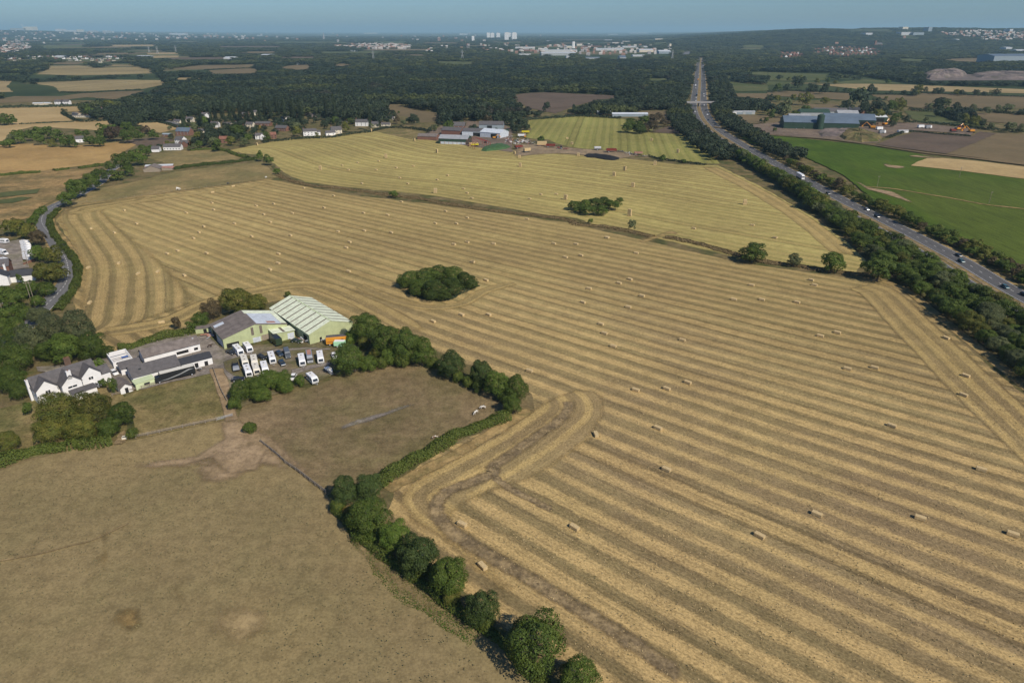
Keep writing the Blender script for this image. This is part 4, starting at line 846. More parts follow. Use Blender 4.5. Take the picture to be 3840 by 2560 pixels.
def stripes_mat(name, a, b, period, w, axis=0, rough=.6):
    t = NT(name, rough, .2); c = t.coord(); s = t.n('SeparateXYZ'); t.l(c, s.inputs[0])
    fr = t.math('FRACT', t.math('DIVIDE', s.outputs[axis], period)); k = t.step(fr, w-.04, w+.04)
    col = t.mix(k, a, b); return t.out(t.mix(1.0, col, t.step(t.noise(c, .7, 5, .65), .3, .7, .82, 1.14), 'MULTIPLY'))
M_GREENR = stripes_mat('pale_green_roof', (.60,.66,.47), (.70,.74,.56), 1.05, .12, 1); M_GREENR2 = stripes_mat('green_roof_shaded_side', (.60,.66,.47), (.68,.72,.54), 1.05, .12, 1)
M_FIBRE = plain('fibre_cement', (.17,.145,.13), .95, .3, .5); M_TIN = plain('galvanised_sheet', (.52,.56,.60), .45, .18, .6); M_RUST = plain('rusty_sheet', (.38,.20,.15), .8, .35, .6)
M_STRIP = plain('dirty_rooflight', (.16,.13,.105), .6, .2, 1.5); M_GREENL = plain('light_green_trim', (.55,.62,.38), .7, .08)

# white farmhouse
fh = empty('farmhouse', (-152.8, 192.5, 0), math.radians(49), 'white three-gabled farmhouse with dark slate roofs beside the stables', 'house')
block(fh, 0.2, 18.8, 1.5, 8.5, 5.0, 8.0, M_WHITE, M_SLATE)
for x0, x1, y0 in ((0, 6.0, -.6), (6.9, 12.7, -2.4), (13.3, 19.2, -.8)): block(fh, x0, x1, y0, 4.6, 4.9, 7.7, M_WHITE, M_SLATE, 'y', wname='gable_wall', rname='gable_roof')
block(fh, 19.2, 22.2, -.3, 5, 3.8, 5.6, M_WHITE, M_SLATE, wname='side_wing_wall', rname='side_wing_roof')
MB().box(8.5, 15.5, -6.2, -2.45, 0, 2.5).build('porch_wall', M_WHITE, fh); MB().box(8.2, 15.8, -6.5, -2.42, 2.5, 2.7).build('porch_roof', M_SLATE, fh)
window(fh, '-y', 3.2, 3.1, 1.5, 1.2, -.6); window(fh, '-y', 3.2, .7, 2.6, 1.3, -.6); window(fh, '-y', 16, 3.2, 1.5, 1.1, -.8); window(fh, '-y', 15.5, .9, 1.6, 1.2, -.8)
window(fh, '-y', 9.8, 3.2, 2.8, .8, -2.4); opening(fh, '-y', 18, 0, .9, 2, -.8); window(fh, '-x', 1.5, 3.0, .9, 1.1, 0)
chimney(fh, 12.8, 8.3, 4, 9.3, 1.9, .9, plain('old_brick', (.13,.085,.06), .9, .2), pots=4); chimney(fh, 9.8, -2.0, 6.2, 9.0, 1.3, .8, M_WHITE, 1); chimney(fh, -.5, 5, 0, 7.3, .7, 1.1, M_WHITE, 1)
# stables
st = empty('front_stable_block', (-128.6, 205.6, 0), math.radians(40), 'white stable block with a weathered grey roof behind the black coach', 'stables')
block(st, 0, 15.2, 0, 8.4, 3.0, 5.4, M_WHITE, M_SLATE); opening(st, '-y', 5.2, 0, 1.2, 2.2, 0); opening(st, '-y', 8.3, 1.2, 1.1, .8, 0, name='window'); opening(st, '-y', 12.5, 1.3, 1.1, .7, 0, name='window')
MB().box(2.6, 3.4, 2.0, 2.8, 4.35, 4.65).build('roof_light', M_GLASS, st); window(st, '-x', 4, 1.2, 1.6, 1.2, 0)
s2 = empty('dark_roofed_stable', (-116.4, 215.6, 0), math.radians(37), 'white stable with a smooth dark roof and two stable doors', 'stables')
block(s2, 0, 10.2, 0, 5.8, 2.9, 4.0, M_WHITE, M_SLATE2, over=.2); opening(s2, '-y', 1, .0, 1.0, 2.1, 0); opening(s2, '-y', 4.7, 0, 1.2, 2.2, 0); opening(s2, '-y', 8.0, 0, 1.2, 2.0, 0)
s3 = empty('long_stable', (-132.2, 220.6, 0), math.radians(40), 'long white stable with a brown-grey roof, rearmost of the yard', 'stables')
block(s3, 0, 19.4, 0, 6.6, 3.3, 5.3, M_WHITE, M_FIBRE); MB().prismx([(6.95,0),(9.4,0),(9.4,2.2),(6.95,3.0)], 0.5, 13.5).build('lean_to', M_GREENL, s3)
opening(s3, '-y', 13, 1.0, 4.2, 1.1, 0, name='window'); opening(s3, '-y', 17.8, 1.0, 1.4, 1.0, 0, name='window'); MB().box(17.6, 18.2, 2.2, 2.8, 4.7, 5.1).build('roof_vent', M_STEEL, s3)
s4 = empty('walled_pen', (-141.8, 217.6, 0), math.radians(40), 'roofless white walled pen with pale beams across it, left end of the stables', 'pen')
m = MB(); m.box(0,6.4,0,.3,0,2.7).box(0,6.4,10,10.3,0,2.7).box(0,.3,.3,10,0,2.7).box(6.1,6.4,.3,10,0,2.7); m.build('wall', M_WHITE, s4)
for i in range(6): MB().box(.3, 6.1, 1.4+i*1.4, 1.75+i*1.4, 2.3, 2.5).build('beam', M_WHITE, s4)
MB().box(.5, 5.9, 1.2, 9.4, .02, .12).build('pen_floor', M_TIMBER, s4); MB().box(3.4, 5.6, 2.6, 3.6, 2.52, 2.7).build('tarpaulin', plain('blue_tarpaulin', (.05,.12,.35), .6), s4)
s5 = empty('link_shed', (-136.4, 212.6, 0), math.radians(40), 'small white shed with a dark roof joining the pen to the stables', 'shed'); block(s5, 0, 6.5, 0, 5.2, 2.7, 4.3, M_WHITE, M_SLATE)
s6 = empty('tack_shed', (-129.8, 199.2, 0), math.radians(45), 'little white shed with a brown roof and a dark door beside the rail fence', 'shed'); block(s6, 0, 3.6, 0, 7.0, 2.1, 3.4, M_WHITE, M_FIBRE, 'y'); opening(s6, '-y', 1.9, 0, 1, 1.9, 0)
s7 = empty('tin_shed', (-126.2, 202.2, 0), math.radians(42), 'pale green tin shed with a window beside the little white shed', 'shed')
MB().box(0, 6, 0, 3.4, 0, 2.3).build('wall', M_GREENL, s7); MB().prism([(-.2,2.32),(6.2,2.5),(6.2,2.6),(-.2,2.42)], -.2, 3.6).build('roof', M_GREENL, s7); window(s7, '-y', 3.5, .9, 1.8, .9, 0, M_DARK)
# green sheds
gb = empty('large_green_shed', (-77.6, 238.4, 0), math.radians(41), 'largest pale green shed with dark rooflight strips along both roof slopes', 'shed')
block(gb, 0, 18.6, 0, 36, 4.5, 7.7, M_GREENW, M_GREENR, 'y', over=.25)
for i in range(8):
    y = 2.3+i*4.35
    for sgn in (0, 1):
        m = MB(); s = 3.2/9.3; a = (-.1, 4.5+.16); b = (9.1, 7.7+.14)
        if sgn: a = (18.7, 4.66); b = (9.5, 7.84)
        q = MB(); slab(q, a, b, y, y+.62, .05); m.v = [(v_[1], v_[0], v_[2]) for v_ in q.v]; m.f = [tuple(reversed(f)) for f in q.f]; m.m = q.m
        m.build('rooflight_strip', M_STRIP, gb)
MB().box(9.05, 9.55, -.3, 36.3, 7.84, 7.95).build('ridge_cap', M_GREENL, gb); opening(gb, '-y', 4.6, 0, .9, 2.1, 0); opening(gb, '-x', 3.5, 0, 3.2, 3.2, 0, name='doorway')
ga = empty('grey_roofed_green_shed', (-108.9, 234.2, 0), math.radians(36.5), 'pale green shed with a brown-grey roof patched in silver sheets', 'shed')
block(ga, 0, 24.6, 0, 17.5, 4.4, 7.4, M_GREENW, M_FIBRE, 'y', over=.25)
def patch(x0, x1, y0, y1, mat, nm, t=.06):
    f = lambda x: 4.4+3.0*(x/12.3 if x < 12.3 else (24.6-x)/12.3)+.19
    MB().prism([(x0, f(x0)), (x1, f(x1)), (x1, f(x1)+t), (x0, f(x0)+t)], y0, y1).build(nm, mat, ga)
patch(13.2, 22.6, .5, 13.2, M_TIN, 'silver_roof_sheet'); patch(12.5, 24.7, 13.3, 17.2, M_GREENR, 'green_roof_sheet'); patch(.4, 4.2, 12.2, 14.6, M_TIN, 'silver_roof_patch'); patch(17.5, 20.8, 1.2, 3.2, M_RUST, 'rusty_roof_patch', .1); patch(22.7, 24.8, 1, 13, M_GREENR, 'green_roof_sheet')
for x in (10.6, 13.9): MB().box(x, x+1.0, -.06, 0, 3.2, 6.4).build('wall_light', M_STRIP, ga)
opening(ga, '-y', 3.3, 0, 4.6, 2.2, 0, name='doorway'); opening(ga, '-y', 12.3, 0, 3.0, 2.0, 0, M_TIN); opening(ga, '-y', 16.2, 0, 4.0, 2.3, 0, M_TIMBER); opening(ga, '-x', 5, 0, 8.0, 3.0, 0, M_TIN); opening(ga, '-x', 12.5, 0, 5.0, 3.4, 0, name='doorway')
gl = empty('green_lean_to', (-91.9, 240.6, 0), math.radians(38), 'small pale green lean-to shed between the two big green sheds', 'shed')
MB().prism([(0,0),(8.2,0),(8.2,3.2),(0,3.9)], 0, 5.4).build('wall', M_GREENW, gl); MB().prism([(-.3,3.96),(8.5,3.2),(8.5,3.32),(-.3,4.08)], -.3, 5.6).build('roof', M_GREENR, gl); opening(gl, '-y', 6.6, 0, 2.6, 2.5, 0, M_TIN)
MB().prism([(3.6,3.75),(4.6,3.66),(4.6,3.72),(3.6,3.81)], -.2, 5.4).build('rooflight_strip', M_STRIP, gl)
gs = empty('green_outbuilding', (*P('C3', 112, 610), 0), math.radians(18), 'little pale green outbuilding with a grey flat roof under the trees', 'shed')
MB().box(0, 6.2, 0, 3.6, 0, 2.3).build('wall', M_GREENW, gs); MB().box(-.2, 6.4, -.2, 3.8, 2.3, 2.45).build('roof', M_FIBRE, gs); opening(gs, '-y', 3.5, 0, 1.2, 2.0, 0)
# cottage at the lane and its brick neighbour
ct = empty('lane_cottage', (*P('C1', 60, 915), 0), math.radians(22), 'white gabled cottage with slate roof beside the caravan site at the left edge', 'house')
block(ct, -8, 1.8, 0, 6.4, 4.6, 7.2, M_WHITE, M_SLATE2, 'y', wname='gable_wall', rname='gable_roof'); block(ct, 1.8, 11.5, 3.6, 8.6, 3.2, 5.4, M_WHITE, M_SLATE2); chimney(ct, 0, 6.8, 4, 8.4, .8, .8, M_WHITE, 1)
bk = empty('brick_house', (*P('C1', -60, 830), 0), math.radians(25), 'brick house with slate roof cut off by the left edge beside the white cottage', 'house'); block(bk, -4, 6.5, 2, 10, 4.8, 7.4, M_BRICK, M_SLATE)
wl = empty('brick_wall', (*P('C1', 262, 690), 0), math.radians(80), 'low red brick wall by the entrance of the caravan site', 'wall'); MB().box(0,7.5,0,.3,0,1.3).build('brickwork', M_BRICK, wl); MB().box(-.1,7.6,-.05,.35,1.3,1.4).build('coping', M_TIMBER, wl)
SITE = ground('caravan_site_yard', PP('C1', (-200,480),(0,440),(120,430),(260,400),(330,470),(250,640),(330,720),(70,760),(-200,800)), M_GRAVEL, z=0.33)
ground('road_side_drive', PP('C2', (400,640),(700,620),(900,590),(1100,560),(1290,520),(1300,640),(1400,760),(1480,880),(1340,870),(1200,760),(1180,650),(1000,640),(700,700),(420,690)), M_GRAVEL, z=0.35)

# generic houses: one mesh each kind, copied
def unit_house(name, w, d, he, hr, wm, rm, chim=True, wing=False, seed=0):
    m = MB(); c = d/2; m.prismx([(0,0),(d,0),(d,he),(c,hr),(0,he)], -w/2, w/2, 0)
    slab(m, (-.3, he-.2), (c, hr+.02), -w/2-.3, w/2+.3, .16, 1); slab(m, (d+.3, he-.2), (c, hr+.02), -w/2-.3, w/2+.3, .16, 1)
    if wing:
        q = MB(); x0 = w/2-d*.8; m.prism([(x0,0),(w/2,0),(w/2,he),((x0+w/2)/2,hr-.4),(x0,he)], -2.2, c, 0)
        slab(q, (x0-.3, he-.2), ((x0+w/2)/2, hr-.38), -2.5, c, .16, 1); slab(q, (w/2+.3, he-.2), ((x0+w/2)/2, hr-.38), -2.5, c, .16, 1)
        m.add([(b, a, z) for a, b, z in q.v], [tuple(reversed(f)) for f in q.f], 1)
    if chim: m.box(-w/2+.4, -w/2+1.2, c-.4, c+.4, he, hr+1.3, 2)
    for i in range(3):
        for z in ((.9, 3.1) if he > 4 else (.9,)): m.box(-w/2+1.2+i*(w-3)/2, -w/2+2.4+i*(w-3)/2, -.06, .02, z, z+1.1, 3)
    return m.mesh(name, wm, rm, M_BRICK, M_GLASS)
M_CREAM = plain('cream_render', (.62,.56,.44), .8, .08); M_GREYW = plain('grey_cladding', (.36,.38,.38), .6, .1, .2); M_BLUEW = plain('blue_grey_cladding', (.26,.31,.34), .6, .1, .2)
M_WROOF = plain('white_shed_roof', (.52,.54,.55), .5, .08, .1); M_GROOF = plain('grey_shed_roof', (.30,.31,.32), .6, .15, .2); M_BGROOF = plain('blue_grey_roof', (.115,.15,.19), .5, .15, .1); M_DGREEN = plain('dark_green_cladding', (.035,.065,.045), .6, .15, .3)
HOUSE = {'white': unit_house('white_house', 12, 7, 4.8, 7.6, M_WHITE, M_SLATE, wing=True), 'whitelow': unit_house('white_cottage', 22, 7, 3.6, 6.2, M_WHITE, M_SLATE),
    'brick': unit_house('brick_house', 11, 7.5, 4.9, 7.8, M_BRICK, M_SLATE, wing=True), 'brickred': unit_house('red_roof_house', 11, 8, 5, 8, M_BRICK, M_TILE), 'cream': unit_house('cream_house', 11, 8, 4.9, 7.9, M_CREAM, M_SLATE),
    'bung': unit_house('bungalow', 13, 8, 2.7, 5, M_CREAM, M_SLATE), 'redwhite': unit_house('red_white_house', 9, 8, 5.2, 8.6, M_WHITE, M_TILE, False, True)}
HPOS = []
def house(r, x, y, kind, rz, label, group=None, s=1.0, sx=1.0, name='house', cat='house'):
    p = P(r, x, y); HPOS.append((p[0], p[1]-6)); o = link(name, HOUSE[kind]); o.location = (p[0], p[1], hz(*p)); o.rotation_euler.z = math.radians(rz); o.scale = (s*sx, s, s)
    return tag(o, label, cat, group)
def detailed_house(r, x, y, w, d, he, hr, wall, roof, rz, label, wins=3, chim=1, cat='house', name='house', side=None):
    """walls, roof, windows, chimneys as parts; x,y = where the middle of its front wall meets the ground"""
    p = P(r, x, y); HPOS.append((p[0], p[1]-6)); h = empty(name, (p[0], p[1], 0), math.radians(rz), label, cat); block(h, -w/2, w/2, 0, d, he, hr, wall, roof)
    if wins:
        for i in range(wins):
            for z in ((.9, 3.1) if he > 4 else (.9,)): window(h, '-y', -w/2+w*(i+.5)/wins, z, 1.3, 1.1, 0)
    for i in range(chim): chimney(h, (-w/2+.6, w/2-.6)[i % 2], d/2, he, hr+1.2)
    if side: block(h, w/2, w/2+side, .5, d-1, he*.8, hr*.75, wall, roof, wname='wing_wall', rname='wing_roof')
    return h
detailed_house('E2', 2110, 470, 17, 7, 3.4, 6, M_WHITE, M_SLATE, 4, 'long low white cottage with a slate roof above the hedged meadow', 6, 2)
h_ = detailed_house('E2', 1905, 492, 7, 9, 2.8, 5.2, M_WHITE, M_SLATE, 12, 'small white gabled annexe at the left end of the long white cottage', 0, 0, 'annexe', 'annexe')
detailed_house('E2', 2190, 395, 9, 8, 4.8, 7.6, M_WHITE, M_SLATE, -15, 'white house with slate roof just behind the long white cottage', 3, 2)
detailed_house('E2', 2240, 290, 17, 9, 4.8, 8.4, M_BRICK, M_BGROOF, -10, 'large house with solar panels on its dark roof, nearest the village wood', 4, 2)
detailed_house('E2', 2040, 305, 10, 5, 2.6, 3.6, M_BRICK, M_BLUEW, -8, 'low blue roofed outbuilding left of the solar panelled house', 2, 0, 'outbuilding', 'outbuilding')
detailed_house('E2', 985, 375, 8, 7, 3.8, 6.4, M_WHITE, M_SLATE, 30, 'small white house hidden among the belt of trees', 1, 1)
detailed_house('B1', 740, 150, 30, 5, 2.8, 3.4, M_CREAM, M_SLATE, 2, 'long low stable row on the near side of a riding arena', 12, 0, 'stables', 'stable_row')
detailed_house('B1', 690, 130, 24, 5, 2.6, 3.4, M_CREAM, M_SLATE, -42, 'low stable row along the left side of a riding arena', 0, 0, 'stables', 'stable_row')
ground('riding_arena', PP('B1', (660,105),(740,100),(860,135),(740,140)), M_DIRT, z=.6)
detailed_house('B1', 985, 125, 20, 10, 5.5, 9, M_WHITE, M_SLATE, -5, 'big white country house with several chimneys behind the riding arena', 4, 2, side=8)
detailed_house('B1', 905, 140, 12, 9, 4, 6.5, M_BLUEW, M_SLATE2, -8, 'dark roofed barn beside the big white country house', 0, 0, 'barn', 'barn')
detailed_house('B1', 1240, 165, 16, 6, 2.6, 3.4, M_CREAM, M_WROOF, -4, 'low white roofed building beyond the pale fields', 3, 0, 'outbuilding', 'outbuilding')
for x, y, w, rm, lb in ((345, 770, 16, M_WROOF, 'low white roofed shed behind a hedge at the far left'), (420, 768, 14, M_WROOF, 'second low white roofed shed behind the far left hedge')): detailed_house('A1', x, y, w, 7, 2.6, 3.6, M_CREAM, rm, 0, lb, 0, 0, 'shed', 'shed')
for x, y, lb in ((540, 765, 'white cottage at the left of the pair beyond the pale fields'), (600, 765, 'white cottage at the right of the pair beyond the pale fields')): detailed_house('A1', x, y, 13, 7, 4.4, 7, M_WHITE, M_SLATE, 0, lb, 3, 1)
# ruined sheds
rs = empty('ruined_shed', (*P('E2', 1760, 740), 0), math.radians(12), 'collapsing grey and rusty sheds by the lane trees', 'shed')
block(rs, 0, 13, 0, 12, 2.6, 5.2, M_TIMBER, M_FIBRE, 'y'); MB().prism([(13.4,0),(22,0),(22,1.6),(13.4,2.6)], 5, 13).build('side_wall', M_TIMBER, rs)
MB().prism([(13.2,2.7),(22.3,1.7),(22.3,1.8),(13.2,2.8)], 4.8, 13.2).build('rusty_side_roof', M_RUST, rs); MB().prismx([(16,2.2),(20,3.0),(20,3.1),(16,2.3)], -3, 20).build('white_rear_roof', M_WROOF, rs); MB().box(-3, 20, 16.2, 19.8, 0, 2.1).build('rear_wall', M_RUST, rs)

# village at the wood's edge
detailed_house('B2', 500, 318, 15, 8, 5, 7.6, M_WHITE, M_SLATE, 18, 'white gabled house at the top edge of the upper field', 4, 1, side=4)
detailed_house('B2', 690, 315, 11, 6, 3.2, 5.2, M_WHITE, M_SLATE, 25, 'low white garage-like house right of the white gabled house', 2, 0)
detailed_house('B2', 745, 300, 12, 8, 4.6, 8, M_CREAM, M_SLATE, 25, 'grey and white house with a steep roof at the field edge', 3, 1)
detailed_house('B2', 225, 275, 16, 8, 3.6, 6.4, M_BRICK, M_SLATE, -20, 'brick house with a slate roof among the village gardens', 4, 1)
detailed_house('B2', 970, 230, 16, 8, 5, 8, M_WHITE, M_SLATE, -5, 'white house with a grey roof behind the tall dark trees at the field edge', 3, 2)
detailed_house('B2', 50, 230, 22, 9, 3.4, 5.4, M_BRICK, M_SLATE, -4, 'long low brick building at the left of the village', 5, 0)
detailed_house('B2', 1860, 265, 16, 9, 5, 9, M_BRICK, M_SLATE, 0, 'stone farmhouse with chimneys behind the long farm sheds', 3, 2)
vl = (('B1', 1890, 150, 'white', 5), ('B1', 1970, 240, 'white', -5), ('B1', 2080, 225, 'bung', -10), ('B1', 1690, 420, 'brick', -5), ('B1', 1860, 290, 'bung', 0), ('B1', 2060, 385, 'brickred', 10),
      ('B1', 2190, 240, 'brick', 0), ('B1', 2290, 245, 'cream', -8), ('B1', 1620, 200, 'bung', -20), ('B1', 1740, 195, 'cream', 0), ('B1', 2250, 150, 'brick', 10), ('B1', 2330, 130, 'cream', 0), ('B2', 140, 110, 'cream', 0),
      ('B2', 240, 90, 'bung', 0), ('B2', 150, 345, 'brickred', 20), ('B2', 40, 350, 'white', 10), ('B2', 790, 220, 'bung', 0), ('B2', 1100, 200, 'white', 10), ('B2', 1150, 180, 'bung', 0), ('B2', 1230, 170, 'bung', -10), ('B2', 270, 190, 'white', 0), ('B2', 1190, 230, 'bung', 0), ('B2', 1090, 240, 'cream', 0), ('B2', 300, 110, 'bung', 5))
for r, x, y, k, rz in vl: house(r, x, y, k, rz, dict(white='white', bung='low cream', brick='brick', brickred='red roofed brick', cream='cream')[k]+' village house half hidden by the trees below the wood', 'village houses', .85)

# farm at the top of the striped fields
def shed(r, x, y, w, d, he, hr, wall, roof, rz, label, door=None, cat='farm shed', name='farm_shed', **k):
    p = P(r, x, y); h = empty(name, (p[0], p[1], hz(*p)), math.radians(rz), label, cat); block(h, -w/2, w/2, 0, d, he, hr, wall, roof, **k)
    if door: opening(h, '-y', door[0], 0, door[1], he*.8, 0, door[2] if len(door) > 2 else None)
    return h
sh = shed('B2', 1810, 395, 32, 17, 5.5, 8.5, M_DGREEN, M_GROOF, -13, 'dark green farm shed with a pale streaked roof facing the upper field')
MB().box(-14, 14, -.08, 0, 0, 2.4).build('lower_panel', M_TIN, sh)
for i in range(7): MB().box(-14+i*4.6, -13.7+i*4.6, -.2, -.08, 0, 2.6).build('red_post', M_RUST, sh)
shed('B2', 1570, 355, 22, 13, 3.6, 6, M_BRICK, M_FIBRE, -12, 'brick farm shed with a brown-grey roof at the left end of the farm')
shed('B2', 1790, 310, 24, 14, 5, 8, M_BRICK, M_SLATE, -20, 'dark roofed barn behind the dark green farm shed')
shed('B2', 2010, 320, 30, 18, 5, 7.6, M_TIN, M_SLATE, -10, 'grey roofed open fronted barn in the middle of the farm', (6, 16))
shed('B2', 2150, 335, 26, 20, 5.5, 8.6, M_TIN, M_TIN, -28, 'pale grey curved-looking shed at the right of the farm sheds', (5, 8))
shed('B2', 2160, 255, 30, 14, 5, 8.5, M_BLUEW, M_SLATE, -4, 'blue-grey barn at the back of the farm in front of the dark wood', (-2, 6))
shed('B2', 2260, 300, 16, 8, 3, 4.4, M_WHITE, M_DGREEN, 3, 'small white hut with a green roof beyond the farm sheds', cat='hut', name='hut')
fr = empty('steel_barn_frame', (*P('B2', 2010, 440), 0), math.radians(22), 'rust red steel frame of an unfinished barn standing over the straw bales', 'barn frame')
M_RED = plain('red_oxide_steel', (.22,.05,.04), .6, .2)
for i in range(5):
    m = MB(); y = i*6.2
    for x in (0, 17): m.box(x-.18, x+.18, y-.18, y+.18, 0, 6)
    m.tube((0,y,6), (8.5,y,8.4), .16); m.tube((17,y,6), (8.5,y,8.4), .16); m.build('portal', M_RED, fr)
for x, z in ((0, 6), (17, 6), (8.5, 8.4)): MB().tube((x,0,z), (x,24.8,z), .13).build('rail', M_RED, fr)
hp = MB(); rg = random.Random(3)
def mound(name, r, pts, h, mat, label, cat):
    p = PP(r, *pts); cx = sum(q[0] for q in p)/len(p); cy = sum(q[1] for q in p)/len(p); v = []; f = []; p = jag(p, 2, .4); n = len(p); rr = random.Random(n)
    for k, s in enumerate((1, .86, .6, .3)): v += [(cx+(q[0]-cx)*s, cy+(q[1]-cy)*s, (0, .6, .9, 1)[k]*h*(1+rr.uniform(-.15, .15)) if k else 0) for q in p]
    v.append((cx, cy, h)); f = [(k*n+i, k*n+(i+1) % n, (k+1)*n+(i+1) % n, (k+1)*n+i) for k in range(3) for i in range(n)]+[(3*n+i, 3*n+(i+1) % n, 4*n) for i in range(n)]
    m = MB(); m.v = v; m.f = f; m.m = [0]*len(f); return tag(m.build(name, mat), label, cat)
mound('manure_heap', 'B3', ((660,498),(680,486),(760,484),(830,492),(900,500),(995,522),(985,535),(930,545),(860,540),(760,520),(690,518)), 1.6, plain('black_heap', (.018,.017,.016), .8, .2), 'long black heap on the stubble beside the farm track', 'heap')
mound('silage_clamp', 'B2', ((2065,455),(2090,430),(2160,405),(2270,395),(2340,420),(2300,440),(2180,455),(2110,462)), 3, plain('green_sheet', (.05,.10,.035), .7, .25), 'green covered clamp in front of the steel barn frame', 'silage clamp')
mound('spoil_mound', 'B2', ((450,120),(520,95),(640,90),(800,80),(930,95),(930,125),(760,130),(600,150),(480,150)), 5, M_SPOIL, 'grey spoil mound in front of the poplar wood', 'spoil heap')
mound('spoil_mound', 'B4', ((650,330),(700,270),(820,255),(930,290),(1050,330),(1020,375),(860,385),(700,360)), 5, M_SCRUB, 'overgrown mound in front of the right hand works yard', 'mound')
mound('rubble_bank', 'B4', ((440,290),(520,250),(640,260),(760,250),(900,262),(820,300),(640,330),(480,330)), 3, M_SPOIL, 'bank of pale rubble in front of the blue roofed sheds', 'rubble')
mound('quarry_heap', 'A4', ((1400,515),(1480,480),(1600,470),(1750,463),(1830,490),(1780,515),(1600,525),(1480,530)), 14, M_SPOIL, 'bare grey quarry heap beyond the tan fields, left one', 'spoil heap')
mound('quarry_heap', 'A4', ((1850,500),(2000,480),(2200,478),(2500,482),(2500,540),(2200,535),(1950,525)), 10, M_SPOIL, 'bare grey quarry heap beyond the tan fields, right one', 'spoil heap')
mound('soil_heap', 'B4', ((930,240),(960,215),(1010,208),(1050,225),(1040,250),(980,262)), 4.5, plain('brown_soil', (.13,.085,.05), .95, .2), 'brown soil heap in the works yard', 'soil heap')
# works at the right
shed('B4', 480, 262, 86, 34, 8, 14, M_DGREEN, M_BGROOF, -12, 'biggest blue-grey roofed shed of the works on the right', cat='works shed', name='works_shed')
shed('B4', 745, 232, 60, 32, 8, 14, M_DGREEN, M_BGROOF, -14, 'blue-grey roofed works shed with an open end', (20, 16), cat='works shed', name='works_shed')
shed('B4', 290, 222, 26, 30, 8, 12.5, M_GREYW, M_GROOF, -12, 'grey roofed bay at the left of the works sheds', cat='works shed', name='works_shed')
shed('B4', 430, 145, 40, 18, 6, 10, M_GREYW, M_DGREEN, -4, 'dark green roofed barn behind the works sheds', cat='works shed', name='works_shed')
shed('B4', 580, 135, 46, 18, 6, 10, M_GREYW, M_SLATE, -3, 'slate roofed barn behind the works sheds', cat='works shed', name='works_shed')
shed('B4', 735, 150, 28, 16, 5, 9, M_CREAM, M_GROOF, -5, 'cream building at the back right of the works', cat='works shed', name='works_shed')
shed('B4', 935, 190, 44, 14, 6, 8, M_DGREEN, M_WROOF, -3, 'long dark green shed with a white roof at the right of the works', (0, 36), cat='works shed', name='works_shed')
shed('B4', 820, 120, 36, 14, 5, 9, M_BRICK, M_SLATE2, 0, 'dark roofed farm building behind the works', cat='works shed', name='works_shed')
si = empty('silo', (*P('B4', 468, 262), 0), 0, 'tall green silo in front of the blue-grey roofed sheds', 'silo'); MB().tube((0,0,0), (0,0,17), 4.2, 4.2, 16).build('drum', M_DGREEN, si); MB().tube((0,0,17), (0,0,18.6), 4.2, 1, 16).build('cap', M_DGREEN, si)
shed('B4', 1245, 290, 12, 4, 2.6, 2.9, M_WHITE, M_WROOF, 5, 'white container cabin beside the ploughed field', cat='cabin', name='cabin')
for i, (x, w, c) in enumerate(((2100, 24, M_WHITE), (2175, 18, M_GREYW))):
    shed('B3', x, 122, w, 6, 4, 4.6, c, M_WROOF, 2, ('white boxy building by the motorway bridge, left one', 'pale boxy building by the motorway bridge, right one')[i], (0, w*.5, M_BLUEW), cat='building', name='roadside_building')
for x, y, w, lb in ((865, 118, 26, 'low pale shed at the back of the green-tinged field, left one'), (925, 112, 24, 'low pale shed at the back of the green-tinged field, middle one'), (1085, 142, 50, 'long blue-green shed at the back of the green-tinged field')):
    shed('B3', x, y, w, 10, 3.5, 5, M_BLUEW, M_TIN, 0, lb, cat='shed')
shed('A4', 2290, 390, 190, 90, 26, 32, M_BLUEW, M_BGROOF, 4, 'huge blue-grey warehouse cut by the right edge beyond the woods', cat='warehouse', name='warehouse')
# bridge over the motorway
br = empty('motorway_bridge', (*P('E4', 540, 806, 6.5), 0), 0, 'grey concrete bridge carrying a lane over the motorway', 'bridge')
M_CONC = plain('concrete', (.30,.29,.28), .9, .15, .2)
MB().box(-27, 27, 0, 9, 5.6, 6.6).build('deck', M_CONC, br)
for y in (0.0, 8.7): MB().box(-27, 27, y, y+.3, 6.6, 7.8).build('parapet', M_CONC, br)
for x in (-19, -.4, 18): MB().box(x, x+.9, .8, 8.2, 0, 5.6).build('pier', M_CONC, br)

# ---------------------------------------------------------------- roads
def off_line(line, o):
    out = []
    for i, p in enumerate(line):
        a = Vector(line[max(0, i-1)]); b = Vector(line[min(len(line)-1, i+1)]); d = (b-a).normalized(); out.append((p[0]+d.y*o, p[1]-d.x*o))
    return out
CLEARW = [(p, 30) for p in MWL]
M_RESV = two('reserve_grass', (.27,.19,.085), (.19,.145,.065), 0.2)
MWR = [p for p in MWL if p[1] > 55][::-1]      # runs away from the camera: right of it is +x
ribbon('motorway_verge', MWR, -22, 22, M_SCRUB, .16, sm=1); ribbon('central_reserve', MWR, -2.7, 2.7, M_RESV, .30, sm=1)
ribbon('motorway_left', MWR, -13.6, -2.6, M_MWAY, .34, sm=1); ribbon('motorway_right', MWR, 2.6, 13.6, M_MWAY, .34, sm=1)
ribbon('hard_verge_right', MWR, 13.6, 16.2, M_VERGE, .33, sm=1)
for a in (-13.0, -3.3, 3.3, 13.0): ribbon('edge_line', MWR, a-.09, a+.09, M_LINE, .36, sm=1)
